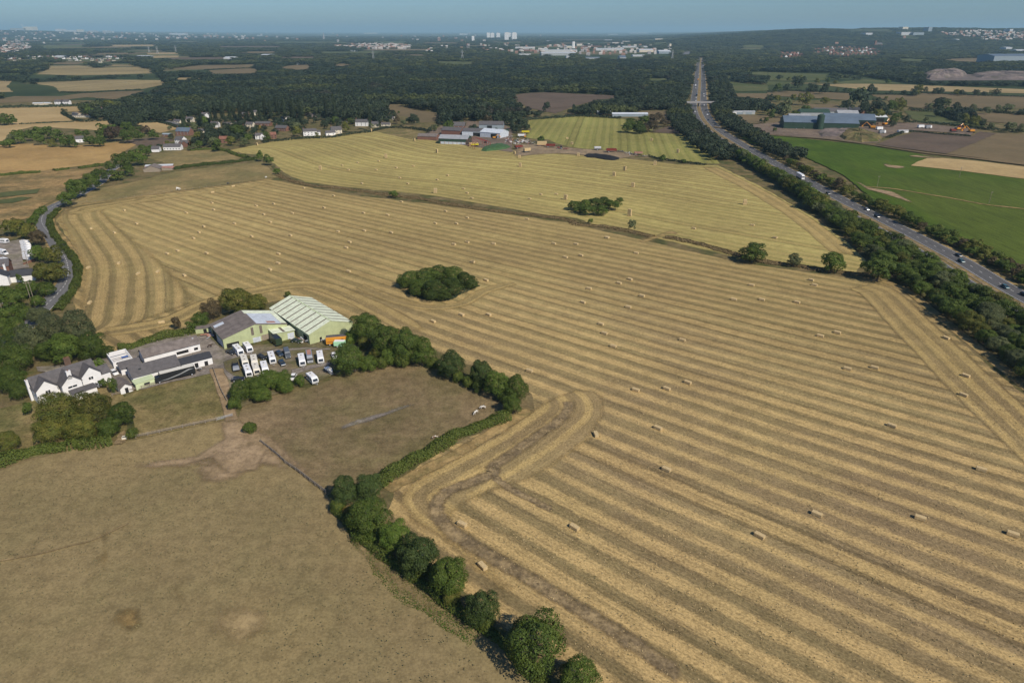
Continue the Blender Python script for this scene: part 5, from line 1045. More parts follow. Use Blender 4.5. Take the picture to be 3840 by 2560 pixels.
def dashes(name, line, o, w, on, gap, z, ymax=900):
    m = MB(); L = off_line(line, o); s = 0; acc = 0
    arc = [0]
    for a, b in zip(L, L[1:]): arc.append(arc[-1]+math.dist(a, b))
    def at(q):
        for i in range(len(arc)-1):
            if arc[i+1] >= q: t = (q-arc[i])/max(1e-6, arc[i+1]-arc[i]); return Vector(L[i]).lerp(Vector(L[i+1]), t)
        return Vector(L[-1])
    q = 0
    while q+on < arc[-1]:
        a, b = at(q), at(q+on)
        if a.y > ymax: break
        d = (b-a).normalized(); n = Vector((d.y, -d.x))*w/2; m.add([(*(a-n), z), (*(a+n), z), (*(b+n), z), (*(b-n), z)], [(0,1,2,3)]); q += on+gap
    return tag(m.build(name, M_LINE), kind='structure')
for o in (-8.1, 8.1): dashes('lane_line', MWR, o, .22, 2.6, 6.4, .365)
gr = MB(); q = off_line(MWR, -.6); q = [p for p in q if p[1] < 1250]
M_BAR = plain('barrier_steel', (.17,.15,.13), .6, .2)
for a, b in zip(q, q[1:]):
    d = (Vector(b)-Vector(a)).normalized(); n = Vector((d.y, -d.x))*.12
    for z0, z1 in ((.62, .95),): gr.add([(a[0]-n.x,a[1]-n.y,z0),(a[0]+n.x,a[1]+n.y,z0),(b[0]+n.x,b[1]+n.y,z0),(b[0]-n.x,b[1]-n.y,z0),(a[0]-n.x,a[1]-n.y,z1),(a[0]+n.x,a[1]+n.y,z1),(b[0]+n.x,b[1]+n.y,z1),(b[0]-n.x,b[1]-n.y,z1)], [(0,1,2,3),(4,5,6,7),(0,1,5,4),(2,3,7,6)])
cb = empty('crash_barrier', (0,0,0), 0, 'steel crash barrier along the central reserve of the motorway', 'barrier'); gr.build('rail', M_BAR, cb)
pm = MB(); Y = 120
while Y < 600: pm.box(mw_at(Y)-.67, mw_at(Y)-.53, Y-.07, Y+.07, .3, .66); Y += 4
pm.build('posts', M_BAR, cb)['kind'] = 'stuff'
LANE = PP('C1', (345,1330),(400,1240),(480,1160),(560,1080),(640,1000),(720,900),(752,800),(748,700),(715,600),(640,480),(570,370),(500,290),(462,220),(470,150),(520,90),(600,35),(680,0),(800,-60))+PP('E2', (1000,1000),(1230,860),(1380,700),(1700,560))
LANE = [(-190,150), (-196,185)]+[p for p in LANE if p[0] < -100]
ribbon('lane', LANE, -3.9, 3.9, M_ROAD, .20, sm=6)
LS = smooth(LANE, 6); dashes('lane_centre_line', LS, 0, .24, 2.2, 2.4, .225); ribbon('lane_edge_line', LANE, 3.5, 3.65, M_LINE, .222)
ribbon('lane_verge', LANE, -5.2, -3.9, M_VERGE, .19, sm=6, amp=.2); ribbon('lane_verge', LANE, 3.9, 4.7, M_VERGE, .19, sm=6, amp=.2)
ribbon('village_road', PP('B1', (1390,150),(1500,180),(1600,205),(1700,240)), -3, 3, M_ROAD, .9)
for nm_, pts in (('slip_road_junction', PP('A3', (1530,300),(1600,275),(1660,262),(1670,300),(1560,310))),): ground(nm_, pts, M_ROAD, z=1.2)
# ---------------------------------------------------------------- straw bales
t = NT('straw', .95, .05); c = t.coord()
M_STRAW = t.out(t.mix(1.0, t.mix(t.step(t.noise(c, 3, 5, .7), .3, .7), (.50,.37,.19), (.62,.48,.26)), t.step(t.noise(t.scale(c, (2, 14, 14)), 1, 3, .8), .3, .7, .78, 1.2), 'MULTIPLY'))
t = NT('old_straw', .95, .05); c = t.coord()
M_STRAW2 = t.out(t.mix(t.step(t.noise(c, 5, 4, .7), .35, .65), (.36,.27,.15), (.48,.36,.19)))
def bale_mesh():
    import bmesh
    m = MB().box(-1.25, 1.25, -.6, .6, 0, .9).mesh('straw_bale', M_STRAW); b = bmesh.new(); b.from_mesh(m)
    bmesh.ops.bevel(b, geom=list(b.edges), offset=.07, segments=2, affect='EDGES'); b.to_mesh(m); b.free(); return m
BALE = bale_mesh()
twm = MB()
for y in (-.36, 0, .36):
    for x0, x1, z0, z1 in ((-1.27, 1.27, .9, .912), (-1.27, 1.27, -.002, .004)): twm.box(x0, x1, y-.015, y+.015, z0, z1)
    for x in (-1.268, 1.256): twm.box(x, x+.012, y-.015, y+.015, 0, .905)
TWINE = twm.mesh('twine', plain('blue_twine', (.30,.24,.14), .8))
LAND = [(*P('D1', 880, 1200), 'the large pond copse'), (*P('D2', 320, 270), 'the smaller field copse'), (*P('D2', 1775, 740), 'the round ditch tree'), (*P('C4', 595, 600), 'the oak near the motorway'),
    (*P('D3', 1700, 750), 'the corner tree clump'), (*P('C3', 1600, 400), 'the large green shed'), (*P('C1', 600, 1100), 'the lower lane hedge'), (*P('C1', 640, 100), 'the top lane bend'),
    (*P('D7', 1800, 1300), 'the largest pasture tree'), (*P('D6', 1190, 480), 'the blue-green tree pair'), (*P('B2', 115, 570), 'the ditch head'), (*P('D1', 476, 430), 'the small round ditch tree'),
    (*P('B3', 830, 520), 'the black heap'), (*P('B2', 1900, 420), 'the farm sheds'), (*P('O', 2200, 780), 'the motorway tree belt'), (*P('O', 2300, 1250), 'the right edge of the photo'), (*P('O', 2000, 660), 'the headland corner by the motorway trees'),
    (*P('O', 1500, 560), 'the ditch gateway'), (*P('O', 1300, 700), 'the open middle of the striped field'), (*P('O', 1700, 900), 'the wide right half of the striped field'), (*P('D1', 300, 1000), 'the rows left of the pond copse')]
_near = {}
ORD = ['nearest', 'second nearest', 'third nearest', 'fourth nearest', 'fifth nearest', 'sixth nearest', 'seventh nearest', 'eighth nearest', 'ninth nearest', 'tenth nearest', 'eleventh nearest', 'twelfth nearest', 'thirteenth nearest']
bales = []
def rows_dir(x, y):
    return math.radians(-39.5)
def add_bales(r, pts, rz=None):
    for q in pts:
        x, y = P(r, q[0], q[1], .45); bales.append((x, y, (math.radians(q[2]) if len(q) > 2 else rows_dir(x, y)), 0))
add_bales('F1', ((105,36),(157,29),(259,36),(178,104),(492,34),(578,36),(597,80),(537,87),(811,71),(699,10),(230,176),(744,187),(786,172),(628,208),(833,236),(605,261),(780,279),(1188,250),(1297,251),(1257,195),
    (1433,261),(1487,175),(1500,194),(1348,11),(25,335),(135,309),(240,309),(674,345),(688,381),(722,431),(989,407),(1523,391),(1589,378),(1628,518),(1733,514),(2010,399,-62),(2086,545,-62),(2077,619,-62),(398,526),(809,600),(929,595),(1010,571),
    (895,747),(1800,738),(655,772,-85),(928,907),(2146,907),(1510,1080),(1910,1095),(2268,1157),(1288,1163),(572,1131),(137,1119),(216,1281,-52)))
add_bales('F2', ((348,194,-50),(408,260),(186,284,-55),(300,304,-50),(321,454,-80),(171,476,-85),(415,505,-85),(511,496,-80),(557,406),(608,392),(642,513),(687,331),(714,302),(737,273),(751,404),(786,191),(777,158),(881,76,35),(780,106,35),(887,259),(972,322),
    (994,172),(1031,214),(1063,252),(1062,484),(1080,162),(1101,453),(1103,407),(1162,317),(1171,208),(1326,181),(1373,123),(1394,298),(1435,377),(1452,349),(1447,493),(1520,207),(1524,294),(1638,217),(1656,303),(1706,152),(1872,258),(1975,259),(1962,361),(2028,349),
    (2158,357),(2055,447),(1227,85),(1889,467),(178,647,-80),(530,742,20),(652,207)))
add_bales('D1', ((1157,628),(958,568),(1706,640),(150,122),(343,109),(8,147),(65,189),(320,188),(505,170),(660,153),(536,262),(188,313),(610,315),(880,279),(977,240),(1123,362),(1156,401),(1198,448),(1832,413),(1975,412),(1729,455)))
add_bales('D2', ((432,567),(1230,481),(1768,451),(1974,567)))
cnt = {}
order = sorted(range(len(bales)), key=lambda i: 0)
assign = {}
for i, (x, y, a, k) in enumerate(bales):
    j = min(range(len(LAND)), key=lambda j: math.hypot(LAND[j][0]-x, LAND[j][1]-y)); assign.setdefault(j, []).append((math.hypot(LAND[j][0]-x, LAND[j][1]-y), i))
BL = {}
for j, L in assign.items():
    for n, (d, i) in enumerate(sorted(L)):
        lx, ly = LAND[j][0], LAND[j][1]; x, y = bales[i][:2]; side = ('right of ' if x > lx else 'left of ') if abs(x-lx) > abs(y-ly) else ('beyond ' if y > ly else 'in front of ')
        BL[i] = 'straw bale lying '+side+LAND[j][2]+(', '+ORD[n]+' to it' if n < len(ORD) else ', well away from it')
rb = random.Random(11)
for i, (x, y, a, k) in enumerate(bales):
    near = math.hypot(x, y) < 260; o = link('straw_bale', BALE); o.location = (x, y, .10); o.rotation_euler.z = a+rb.uniform(-.12, .12)
    tag(o, BL[i].replace('the headland corner by the motorway trees', 'the top right headland').replace('the wide right half of the striped field', "the striped field's right half").replace('the open middle of the striped field', 'the middle of the striped field'), 'straw bale', 'single straw bales lying on the stubble')
    if near: link('twine', TWINE, o)
# stacks of bales: every bale its own thing
stacks = [('B2', 10, 410, 3), ('B2', 1058, 285, 4), ('B2', 1455, 368, 3), ('B2', 1662, 478, 4), ('B2', 1193, 524, 4), ('B2', 590, 635, 4), ('B2', 1647, 848, 4), ('B3', 22, 488, 3), ('B3', 68, 525, 3), ('B3', 75, 607, 4), ('B3', 610, 506, 3), ('B3', 937, 693, 4),
    ('B3', 1035, 640, 4), ('B3', 1110, 794, 4), ('B3', 1312, 591, 4), ('B3', 492, 908, 4), ('B3', 1283, 366, 3), ('B3', 1524, 477, 4), ('B3', 550, 400, 3), ('B3', 763, 144, 2), ('B3', 508, 350, 2), ('B3', 2140, 955, 4), ('D2', 640, 372, 5)]
SW = ['at the left end of the upper field', 'on the skyline at the back of the upper field', 'beside the farm paddock', 'in front of the dark green farm shed', 'left of centre in the upper field', 'leftmost inside the upper field', 'nearest the ditch in the upper field',
    'behind the other two by the bale trailer', 'beside the bale trailer', 'in front of the bale trailer', 'left of the black heap', 'standing alone left of the field middle', 'second one right of the black heap', 'halfway to the smaller copse', 'rightmost below the black heap',
    'leaning at the left of the smaller copse', 'in the green-tinged field, middle', 'in the green-tinged field, right', 'at the lower left of the green-tinged field', 'on the far edge of the green-tinged field', 'small one in the green-tinged field', 'nearest the motorway trees', 'below the smaller copse at the ditch']
LV = ['bottom', 'second up', 'third up', 'fourth up', 'fifth up', 'topmost']
for si_, (r, x, y, n) in enumerate(stacks):
    px, py = P(r, x, y-2); a0 = rb.uniform(-.4, .5)-.6
    for k in range(n):
        o = link('straw_bale', BALE, None, M_STRAW); o.location = (px+rb.uniform(-.12, .12), py+rb.uniform(-.12, .12)+.6, .12+k*.9); o.rotation_euler.z = a0+rb.uniform(-.06, .06)+(0 if k % 2 else 0)
        tag(o, 'straw bale, '+(LV[k] if k < n-1 else 'topmost')+', of the stack '+SW[si_].replace('on the skyline at the back of', 'at the back of'), 'straw bale', 'stacked straw bales')

# ---------------------------------------------------------------- vehicles
def paint(name, col, rough=.28, metal=0.0): return plain('paint_'+name, col, rough, .04, .5, .5, metal)
PW = paint('white', (.78,.78,.77)); PK = paint('black', (.018,.020,.024)); PS = paint('silver', (.38,.40,.42), .3, .4); PB = paint('dark_blue', (.02,.04,.07)); PG = paint('grey', (.10,.115,.13)); PT = paint('teal', (.03,.10,.12)); PR = paint('red', (.19,.035,.025)); PO = paint('orange', (.65,.28,.03)); PGN = paint('dark_green', (.03,.05,.025)); PC = paint('cream', (.70,.66,.55))
M_LAMP = plain('lamp_glass', (.65,.65,.62), .15, .05, 1, .6); M_RLAMP = plain('rear_lamp', (.30,.02,.02), .2, .05)
CAM_ = {}
def sideprof(prof, hw, inset=0.0, mat=0, m=None):
    """outline in x,z with its upper points drawn in: list of (x, z, inset)"""
    m = m or MB(); n = len(prof); v = [(x, -hw+i, z) for x, z, i in prof]+[(x, hw-i, z) for x, z, i in prof]
    m.add(v, [tuple(range(n)), tuple(range(2*n-1, n-1, -1))]+[(i, n+i, n+(i+1) % n, (i+1) % n) for i in range(n)], mat); return m
CARM = {}
def car_meshes():
    body = sideprof([(-2.15,.32,.06),(2.12,.30,.06),(2.18,.55,.03),(2.05,.76,.1),(1.05,.93,.02),(-1.95,.98,.02),(-2.18,.85,.05)], .9).mesh('body', PW)
    cab = sideprof([(1.08,.92,.04),(.35,1.38,.22),(-1.35,1.42,.22),(-1.98,.96,.06)], .88).mesh('windows', M_GLASS)
    roof = sideprof([(.36,1.375,.2),(.30,1.43,.24),(-1.28,1.46,.24),(-1.37,1.41,.2)], .88).mesh('roof', PW)
    whe = MB().tube((0,-.11,0), (0,.11,0), .33, .33, 14).mesh('wheel', M_RUBBER); rim = MB().tube((0,-.122,0), (0,.122,0), .2, .2, 10).mesh('rim', M_STEEL)
    lam = MB().box(2.02,2.19,-.16,.16,.58,.72).mesh('headlight', M_LAMP); rl = MB().box(-2.2,-2.1,-.14,.14,.7,.86).mesh('tail_light', M_RLAMP); return body, cab, roof, whe, rim, lam, rl
CARM = car_meshes()
tiny = MB(); sideprof([(-2.15,.2,.06),(2.12,.2,.06),(2.18,.55,.03),(1.05,.93,.02),(-1.95,.98,.02),(-2.18,.85,.05)], .9, m=tiny, mat=0); sideprof([(1.08,.92,.04),(.35,1.38,.22),(-1.35,1.42,.22),(-1.98,.96,.06)], .88, m=tiny, mat=1); tiny.box(-1.3,.3,-.62,.62,1.42,1.46,0); TINY = tiny.mesh('car', PW, M_GLASS)
def wheels(root, xs, y, z=.33, s=1.0):
    for x in xs:
        for sg in (-1, 1):
            w = link('wheel', CARM[3], root); w.location = (x, sg*y, z*s); w.scale = (s, s, s); link('rim', CARM[4], w)
def car(x, y, rz, mat, label, group, s=1.0, z=0.0, detail=True):
    if not detail:
        o = link('car', TINY, None, mat); o.location = (x, y, z); o.rotation_euler.z = rz; o.scale = (s, s, s); return tag(o, label, 'car', group)
    r = empty('car', (x, y, z), rz, label, 'car', group); r.scale = (s, s, s)
    link('body', CARM[0], r, mat); link('windows', CARM[1], r); link('roof', CARM[2], r, mat); wheels(r, (-1.32, 1.35), .82)
    for sg in (-1, 1): a = link('headlight', CARM[5], r); a.location.y = sg*.66; a = link('tail_light', CARM[6], r); a.location.y = sg*.7
    return r
def ends(r, a, b, z):
    p, q = P(r, *a, z), P(r, *b, z); return (p[0]+q[0])/2, (p[1]+q[1])/2, math.atan2(q[1]-p[1], q[0]-p[0]), math.dist(p, q)
def caravan(r, a, b, label, L=None, mat=None, w=2.3, h=2.55, group='caravans parked in the yard', dirty=0, hitch=True, win=True):
    x, y, rz, l = ends(r, a, b, h); L = L or min(7.2, max(4.6, l)); o = empty('caravan', (x, y, .34), rz, label, 'caravan', group); k = L/2
    sideprof([(-k,.45,.02),(k-.25,.42,.02),(k,1.15,.03),(k-.32,2.1,.04),(k-.95,h,.1),(-k+.25,h,.1),(-k,h-.35,.04)], w/2).build('body', mat or PW, o)
    if win:
        sideprof([(k-.015,1.2,.3),(k+.03,1.2,.3),(k-.27,2.02,.34),(k-.33,2.02,.34)], w/2).build('front_window', M_GLASS, o)
        for sg in (-1, 1):
            for xx in (-k+1.0, -.2, k-1.5): MB().box(xx-.45, xx+.45, min(sg*w/2, sg*(w/2+.02)), max(sg*w/2, sg*(w/2+.02)), 1.35, 1.95).build('side_window', M_GLASS, o)
    for i, xx in enumerate((-k*.45, .3, k*.35)[:2+dirty]): MB().box(xx-.32, xx+.32, -.28, .28, h+.005, h+.09).build('roof_vent', plain('smoked_vent', (.22,.20,.18), .4) if i != 1 else PC, o)
    wheels(o, (-.3,), w/2-.06)
    if hitch: m = MB(); m.tube((k-.2,.6,.45), (k+1.15,0,.45), .05); m.tube((k-.2,-.6,.45), (k+1.15,0,.45), .05); m.box(k+.95, k+1.25, -.09, .09, .38, .56); m.build('drawbar', M_STEEL, o)
    return o
caravan('C3', (563,722), (640,808), 'white caravan nearest the grey roofed shed, beside the dark estate car', dirty=1)
caravan('C3', (680,690), (750,778), 'white caravan with a wide dark front window against the green shed', L=6.4)
caravan('C3', (662,852), (690,935), 'older stained caravan at the left of the front rows', mat=PC, dirty=1)
caravan('C3', (780,848), (800,935), 'cream stained caravan second in the back of the front rows', mat=PC, dirty=1)
caravan('C3', (690,955), (735,1065), 'large white caravan at the lower left with a brown stained roof', dirty=1)
caravan('C3', (795,945), (825,1030), 'cream caravan between two white ones above the thicket', mat=PC)
caravan('C3', (893,912), (930,1030), 'white caravan right of the cream one above the thicket')
caravan('C3', (978,800), (1015,910), 'white caravan with an orange strip at its rear in the middle of the yard', dirty=1)
caravan('C3', (1335,818), (1365,945), 'white caravan with a blue framed window left of the motorhome')
caravan('C3', (1557,790), (1578,905), 'white caravan right of the motorhome, rightmost of the three')
caravan('C3', (1430,1055), (1515,1130), 'white caravan standing alone at the bottom of the yard', L=5.6)
def van(r, a, b, label, mat, L=5.6, w=2.05, h=2.55, z0=.34, group='vans and motorhomes in the yard', name='van', cat='van', over=False, roofm=None):
    x, y, rz, l = ends(r, a, b, h); o = empty(name, (x, y, z0), rz, label, cat, group); k = L/2
    if over: sideprof([(-k,.35,.02),(k-1.3,.35,.02),(k-1.2,1.6,.02),(k-.5,1.75,.05),(k-.35,2.3,.1),(k-1.0,h+.2,.15),(-k,h+.1,.1)], w/2).build('body', mat, o); sideprof([(k-1.35,.35,.05),(k-.02,.35,.05),(k,.9,.08),(k-.5,1.15,.08),(k-1.25,1.2,.05)], w/2).build('bonnet', PS, o); sideprof([(k-1.25,1.12,.08),(k-.5,1.12,.1),(k-1.0,1.7,.15),(k-1.25,1.7,.12)], w/2).build('windscreen', M_GLASS, o)
    else:
        sideprof([(-k,.35,.02),(k,.35,.04),(k,.95,.06),(k-.75,1.25,.05),(k-1.35,h-.15,.12),(k-1.6,h,.18),(-k+.1,h,.16),(-k,h-.3,.06)], w/2).build('body', mat, o)
        sideprof([(k-.76,1.27,.12),(k-.72,1.29,.12),(k-1.30,h-.28,.2),(k-1.36,h-.28,.2)], w/2).build('windscreen', M_GLASS, o)
        for sg in (-1, 1): MB().box(k-1.9, k-1.15, min(sg*(w/2-.03), sg*(w/2)), max(sg*(w/2-.03), sg*(w/2+.01)), 1.25, 1.85).build('side_window', M_GLASS, o)
    if roofm: MB().box(-k+.3, k-2.0, -.7, .7, h+.1, h+.2).build('roof_panel', roofm, o)
    wheels(o, (-k+1.1, k-1.0), w/2-.08)
    for sg in (-1, 1): MB().box(k-.03, k+.02, sg*.72-.14, sg*.72+.14, .7, .9).build('headlight', M_LAMP, o)
    return o
van('C3', (1158,748), (1195,848), 'dark grey camper van in the middle of the yard', PG, 5.9)
van('C3', (1428,778), (1453,905), 'silver motorhome with a brown roof between two white caravans', PS, 6.6, 2.2, 2.7, name='motorhome', cat='motorhome', over=True, roofm=M_RUST)
gc = 'cars parked at the farm'
for r, a, b, m, lb in (('C3', (480,800), (555,835), PK, 'dark estate car in front of the first white caravan'), ('C3', (1060,812), (1120,858), PB, 'dark coupe left of the grey camper van'), ('C3', (1095,910), (1148,980), PB, 'dark blue car right of the yard thicket'),
        ('C3', (1725,835), (1745,885), PW, 'white car half hidden by the round dark tree'), ('C3', (858,865), (905,885), PK, 'black car squeezed behind the caravans'), ('C3', (1255,680), (1330,690), PGN, 'dark green car with its doors by the lean-to'),
        ('C3', (1262,1095), (1240,1130), PW, 'white car peeping from behind the yard thicket'), ('C3', (570,1140), (640,1130), PK, 'black car at the left end of the yard thicket'),
        ('C2', (1232,672), (1290,722), PW, 'white saloon car on the farmhouse drive'), ('C2', (1010,850), (1075,838), PS, 'silver car beside the farmhouse door')
        ):
    if not lb: continue
    x, y, rz, l = ends(r, a, b, .8); car(x, y, rz, m, lb, gc, 1.0, .36)
# black framed trailer
x, y, rz, l = ends('C3', (560,915), (590,1045), 1.4); tr = empty('trailer', (x, y, .35), rz, 'long dark trailer with a pale front cover and black hoops', 'trailer')
MB().box(-3.3, 2.8, -1.1, 1.1, .5, .75).build('bed', PK, tr); sideprof([(1.2,.75,0),(2.9,.75,0),(2.6,1.7,.1),(1.4,1.9,.15)], 1.1).build('cover', PS, tr); wheels(tr, (-.8, .2), 1.15)
for i in range(6): q = MB(); xx = -3.1+i*.75; q.tube((xx,-1.05,.75), (xx,-.8,1.9), .05); q.tube((xx,-.8,1.9), (xx,.8,1.9), .05); q.tube((xx,.8,1.9), (xx,1.05,.75), .05); q.build('hoop', PK, tr)
# green lorry body, horse lorry, mint van body, boat, coach
def boxlorry(r, a, b, label, L, w, h, mat, roofm, cab=True, name='horse_lorry', cat='lorry', z0=.34, stripe=None):
    x, y, rz, l = ends(r, a, b, h); o = empty(name, (x, y, z0), rz, label, cat); k = L/2; c = 1.7 if cab else 0
    sideprof([(-k,.7,0),(k-c,.7,0),(k-c,h-.15,.02),(k-c-.2,h,.1),(-k+.15,h,.1),(-k,h-.15,.02)], w/2).build('box_body', mat, o); MB().box(-k+.15, k-c-.2, -w/2+.14, w/2-.14, h+.002, h+.05).build('box_roof', roofm, o)
    if cab: sideprof([(k-c+.03,.5,.05),(k,.5,.1),(k,1.3,.1),(k-.4,2.2,.15),(k-c+.03,2.3,.15)], w/2).build('cab', mat, o); sideprof([(k-.01,1.35,.2),(k+.04,1.35,.2),(k-.33,2.12,.25),(k-.4,2.12,.25)], w/2).build('windscreen', M_GLASS, o)
    wheels(o, (-k+1.3, k-1.3), w/2-.15, s=1.25)
    if stripe: [MB().box(-k+.4, k-c-.3, min(s*w/2, s*(w/2+.015)), max(s*w/2, s*(w/2+.015)), 1.35, 1.6).build('stripe', stripe, o) for s in (-1, 1)]; [MB().box(k-c-2.2, k-c-1.3, min(s*w/2, s*(w/2+.02)), max(s*w/2, s*(w/2+.02)), 1.9, 2.4).build('side_window', M_GLASS, o) for s in (-1, 1)]
    return o
boxlorry('C3', (1005,600), (1085,670), 'dark green lorry body parked against the green shed', 6.6, 2.5, 3.3, PGN, PK, False, 'horse_box', 'horse box')
boxlorry('C3', (1665,640), (1905,620), 'orange horse lorry with a red stripe beside the large green shed', 9.5, 2.5, 3.4, PO, M_SLATE, True, stripe=PR)
boxlorry('C3', (1745,690), (1850,690), 'small mint green and white box trailer in front of the orange lorry', 4.2, 2.0, 2.5, plain('mint_paint', (.40,.70,.45), .5), PW, False, 'box_trailer', 'trailer')
co = boxlorry('C2', (2040,640), (1790,700), 'black coach with a silver swirl parked in front of the stables', 13.0, 2.5, 3.4, PK, PC, True, 'coach', 'coach')
for s in (-1, 1):
    y0 = s*(1.265 if s > 0 else 1.265); q = MB()
    q.add([(5.6, y0, .8), (2.5, y0, 1.1), (-1.5, y0, 1.9), (-4.5, y0, 2.9), (-6.2, y0, 2.6), (-4.6, y0, 2.4), (-1.4, y0, 1.45), (2.4, y0, .8)], [(0,1,2,3,4,5,6,7) if s < 0 else (7,6,5,4,3,2,1,0)]); q.build('swirl', PS, co)
bt = empty('boat', (*P('C3', 1680, 1065), .34), ends('C3', (1640,1020), (1725,1085), 1)[2], 'small white boat on a trailer beside the round dark tree', 'boat')
v = []; 
for i, (x, w, z) in enumerate(((-2.4, .85, .55), (-1.2, .98, .5), (.2, .95, .5), (1.5, .65, .6), (2.6, .04, .9))): v += [(x, -w, 1.35+.06*i), (x, -w*.5, z), (x, w*.5, z), (x, w, 1.35+.06*i)]
q = MB(); q.add(v, [(4*i+j, 4*i+4+j, 4*i+5+j, 4*i+1+j) for i in range(4) for j in range(3)]+[(0,1,2,3)]+[(4*i+3, 4*i+7, 4*i+4, 4*i) for i in range(4)]); q.build('hull', PW, bt)
sideprof([(-.4,1.4,0),(1.5,1.5,.15),(1.0,1.75,.25),(-.3,1.9,.2)], .75).build('cabin', PC, bt); MB().box(-2.5, 2.4, -.5, .5, .3, .45).build('trailer_frame', M_STEEL, bt); wheels(bt, (-.6,), .95)
# caravans of the site by the lane
gv = 'caravans and vans on the site by the lane'
caravan('E3', (0,190), (140,200), 'white caravan with a dark window at the top of the lane site', group=gv); caravan('E3', (20,560), (140,590), 'white caravan pointing its drawbar at the lane site gate', group=gv)
van('E3', (-40,390), (120,420), 'white motor caravan at the left edge of the lane site', PW, 6.2, 2.1, 2.8, group=gv, name='motorhome', cat='motorhome')
for i, (x, y) in enumerate(((480,225),(500,270),(505,320),(520,365),(530,415),(535,465),(545,515))): caravan('E3', (x-55,y-4), (x+50,y+8), 'white caravan in the lane site row, '+('top', 'second from the top', 'third from the top', 'middle', 'third from the bottom', 'second from the bottom', 'bottom')[i], group=gv, L=5, win=False, hitch=False)
# motorway traffic
gm = 'vehicles driving on the motorway'
def mwdir(Y): return math.atan2(8, mw_at(Y+4)-mw_at(Y-4))
for r, x, y, m, lb, right in (('E5', 925, 872, PK, 'dark hatchback on the outer lane beside a teal car', 1), ('E5', 955, 940, PT, 'teal car with pale bonnet just in front of the dark hatchback', 1), ('E5', 1470, 1243, PT, 'dark teal estate car, nearest whole car on the motorway', 1), ('E5', 1700, 1335, PK, 'black car cut by the right edge on the motorway', 1),
        ('C4', 905, 63, PS, 'pale silver-blue car ahead of a dark car', 1), ('C4', 1001, 128, PK, 'dark car following the pale silver-blue car', 1), ('B4', 552, 848, PK, 'dark car just below the white lorry', 1)):
    p = P(r, x, y, .7); car(p[0], p[1], mwdir(p[1])+math.pi, m, lb, gm, 1.05, .345, True)
fl = ((665,1003,PW,'white car below the bridge'), (680,1092,PB,'dark car two behind the bridge'), (795,1162,PK,'dark car entering the curve'), (640,937,PK,'dark car just past the bridge'), (580,932,PG,'grey car just past the bridge'), (465,957,PW,'white car on the left carriageway by the bridge'),
      (428,862,PW,'pale car under the left end of the bridge'), (613,850,PW,'white car under the right half of the bridge'), (475,775,PW,'white car just above the bridge'), (610,702,PW,'white car above the bridge on the right'), (608,668,PW,'second white car above the bridge on the right'), (572,652,PT,'teal car above the bridge'), (480,725,PW,'white van above the bridge'),
      (475,570,PW,'pale car behind the white lorry'), (485,465,PS,'light blue car far up the motorway'), (525,342,PW,'white car far up the left side'), (583,346,PS,'silver car far up the middle'), (622,345,PW,'white car far up the right side'), (595,206,PW,'small white car near the far junction'), (617,182,PW,'white car next to the far junction'), (500,157,PS,'silver car at the far left junction'), (520,130,PS,'grey car at the far junction'), (575,450,PB,'dark car in the far middle'), (600,590,PG,'grey car on the right above the bridge'))
for x, y, m, lb in fl:
    p = P('E4', x, y, .7); car(p[0], p[1], mwdir(p[1])+(math.pi if x > 545 else 0), m, lb, gm, 1.15, .345, False)
def lorry(x, y, rz, mat, label, L=13.5, h=4.0, cabm=None):
    o = empty('lorry', (x, y, .345), rz, label, 'lorry', gm); MB().box(-L/2, L/2-2.6, -1.25, 1.25, 1.0, h).build('trailer_body', mat, o); sideprof([(L/2-2.3,.5,0),(L/2,.5,.05),(L/2,1.9,.05),(L/2-.25,3.2,.15),(L/2-1.2,3.7,.2),(L/2-2.3,3.8,.15)], 1.22).build('cab', cabm or PW, o)
    sideprof([(L/2-.01,1.95,.15),(L/2+.04,1.95,.15),(L/2-.18,2.9,.2),(L/2-.26,2.9,.2)], 1.22).build('windscreen', M_GLASS, o); MB().box(-L/2+.2, L/2-.6, -1.0, 1.0, .75, 1.0).build('chassis', PK, o)
    wheels(o, (-L/2+1.2, -L/2+2.4, -L/2+3.6, L/2-1.3), 1.08, s=1.5); return o
p = P('B4', 300, 690, 2); lorry(p[0]-.3, p[1], mwdir(p[1])+math.pi, PW, 'long white articulated lorry on the motorway')
for x, y, m, lb, d in ((490,682,PB,'dark blue lorry just above the bridge',0), (472,527,PW,'white lorry far up the left carriageway',0), (515,430,PO,'orange lorry far up the motorway',0), (440,300,paint('green', (.03,.25,.18)),'green lorry on the far slip road',0)):
    p = P('E4', x, y, 2); lorry(p[0], p[1], mwdir(p[1]), m, lb, 10, 3.8, m)

# ---------------------------------------------------------------- farm machines and loads
def baleload(r, x, y, rz, nx, ny, nz, label, bed=True, trm=None):
    p = P(r, x, y); o = empty('bale_trailer', (p[0], p[1], .2), math.radians(rz), label, 'trailer'); MB().box(-nx*1.25-.3, nx*1.25+.6, -1.3, 1.3, .8, 1.05).build('bed', trm or PB, o); wheels(o, (-nx*.8, -nx*.8+1.3), 1.2, s=1.3); MB().tube((nx*1.25+.6,0,.9), (nx*1.25+2.4,0,.6), .09).build('drawbar', PK, o)
    for i in range(nx):
        for k in range(nz):
            for j in range(ny):
                b = link('straw_bale', BALE, None, M_STRAW); c, s = math.cos(math.radians(rz)), math.sin(math.radians(rz)); lx, ly = (i-(nx-1)/2)*2.52, (j-(ny-1)/2)*1.22
                b.location = (p[0]+lx*c-ly*s, p[1]+lx*s+ly*c, 1.26+k*.9); b.rotation_euler.z = math.radians(rz)
                tag(b, 'straw bale loaded on the '+label.split(' ')[0]+' '+label.split(' ')[1]+' trailer', 'straw bale', 'bales loaded on the '+label[:40])
    return o
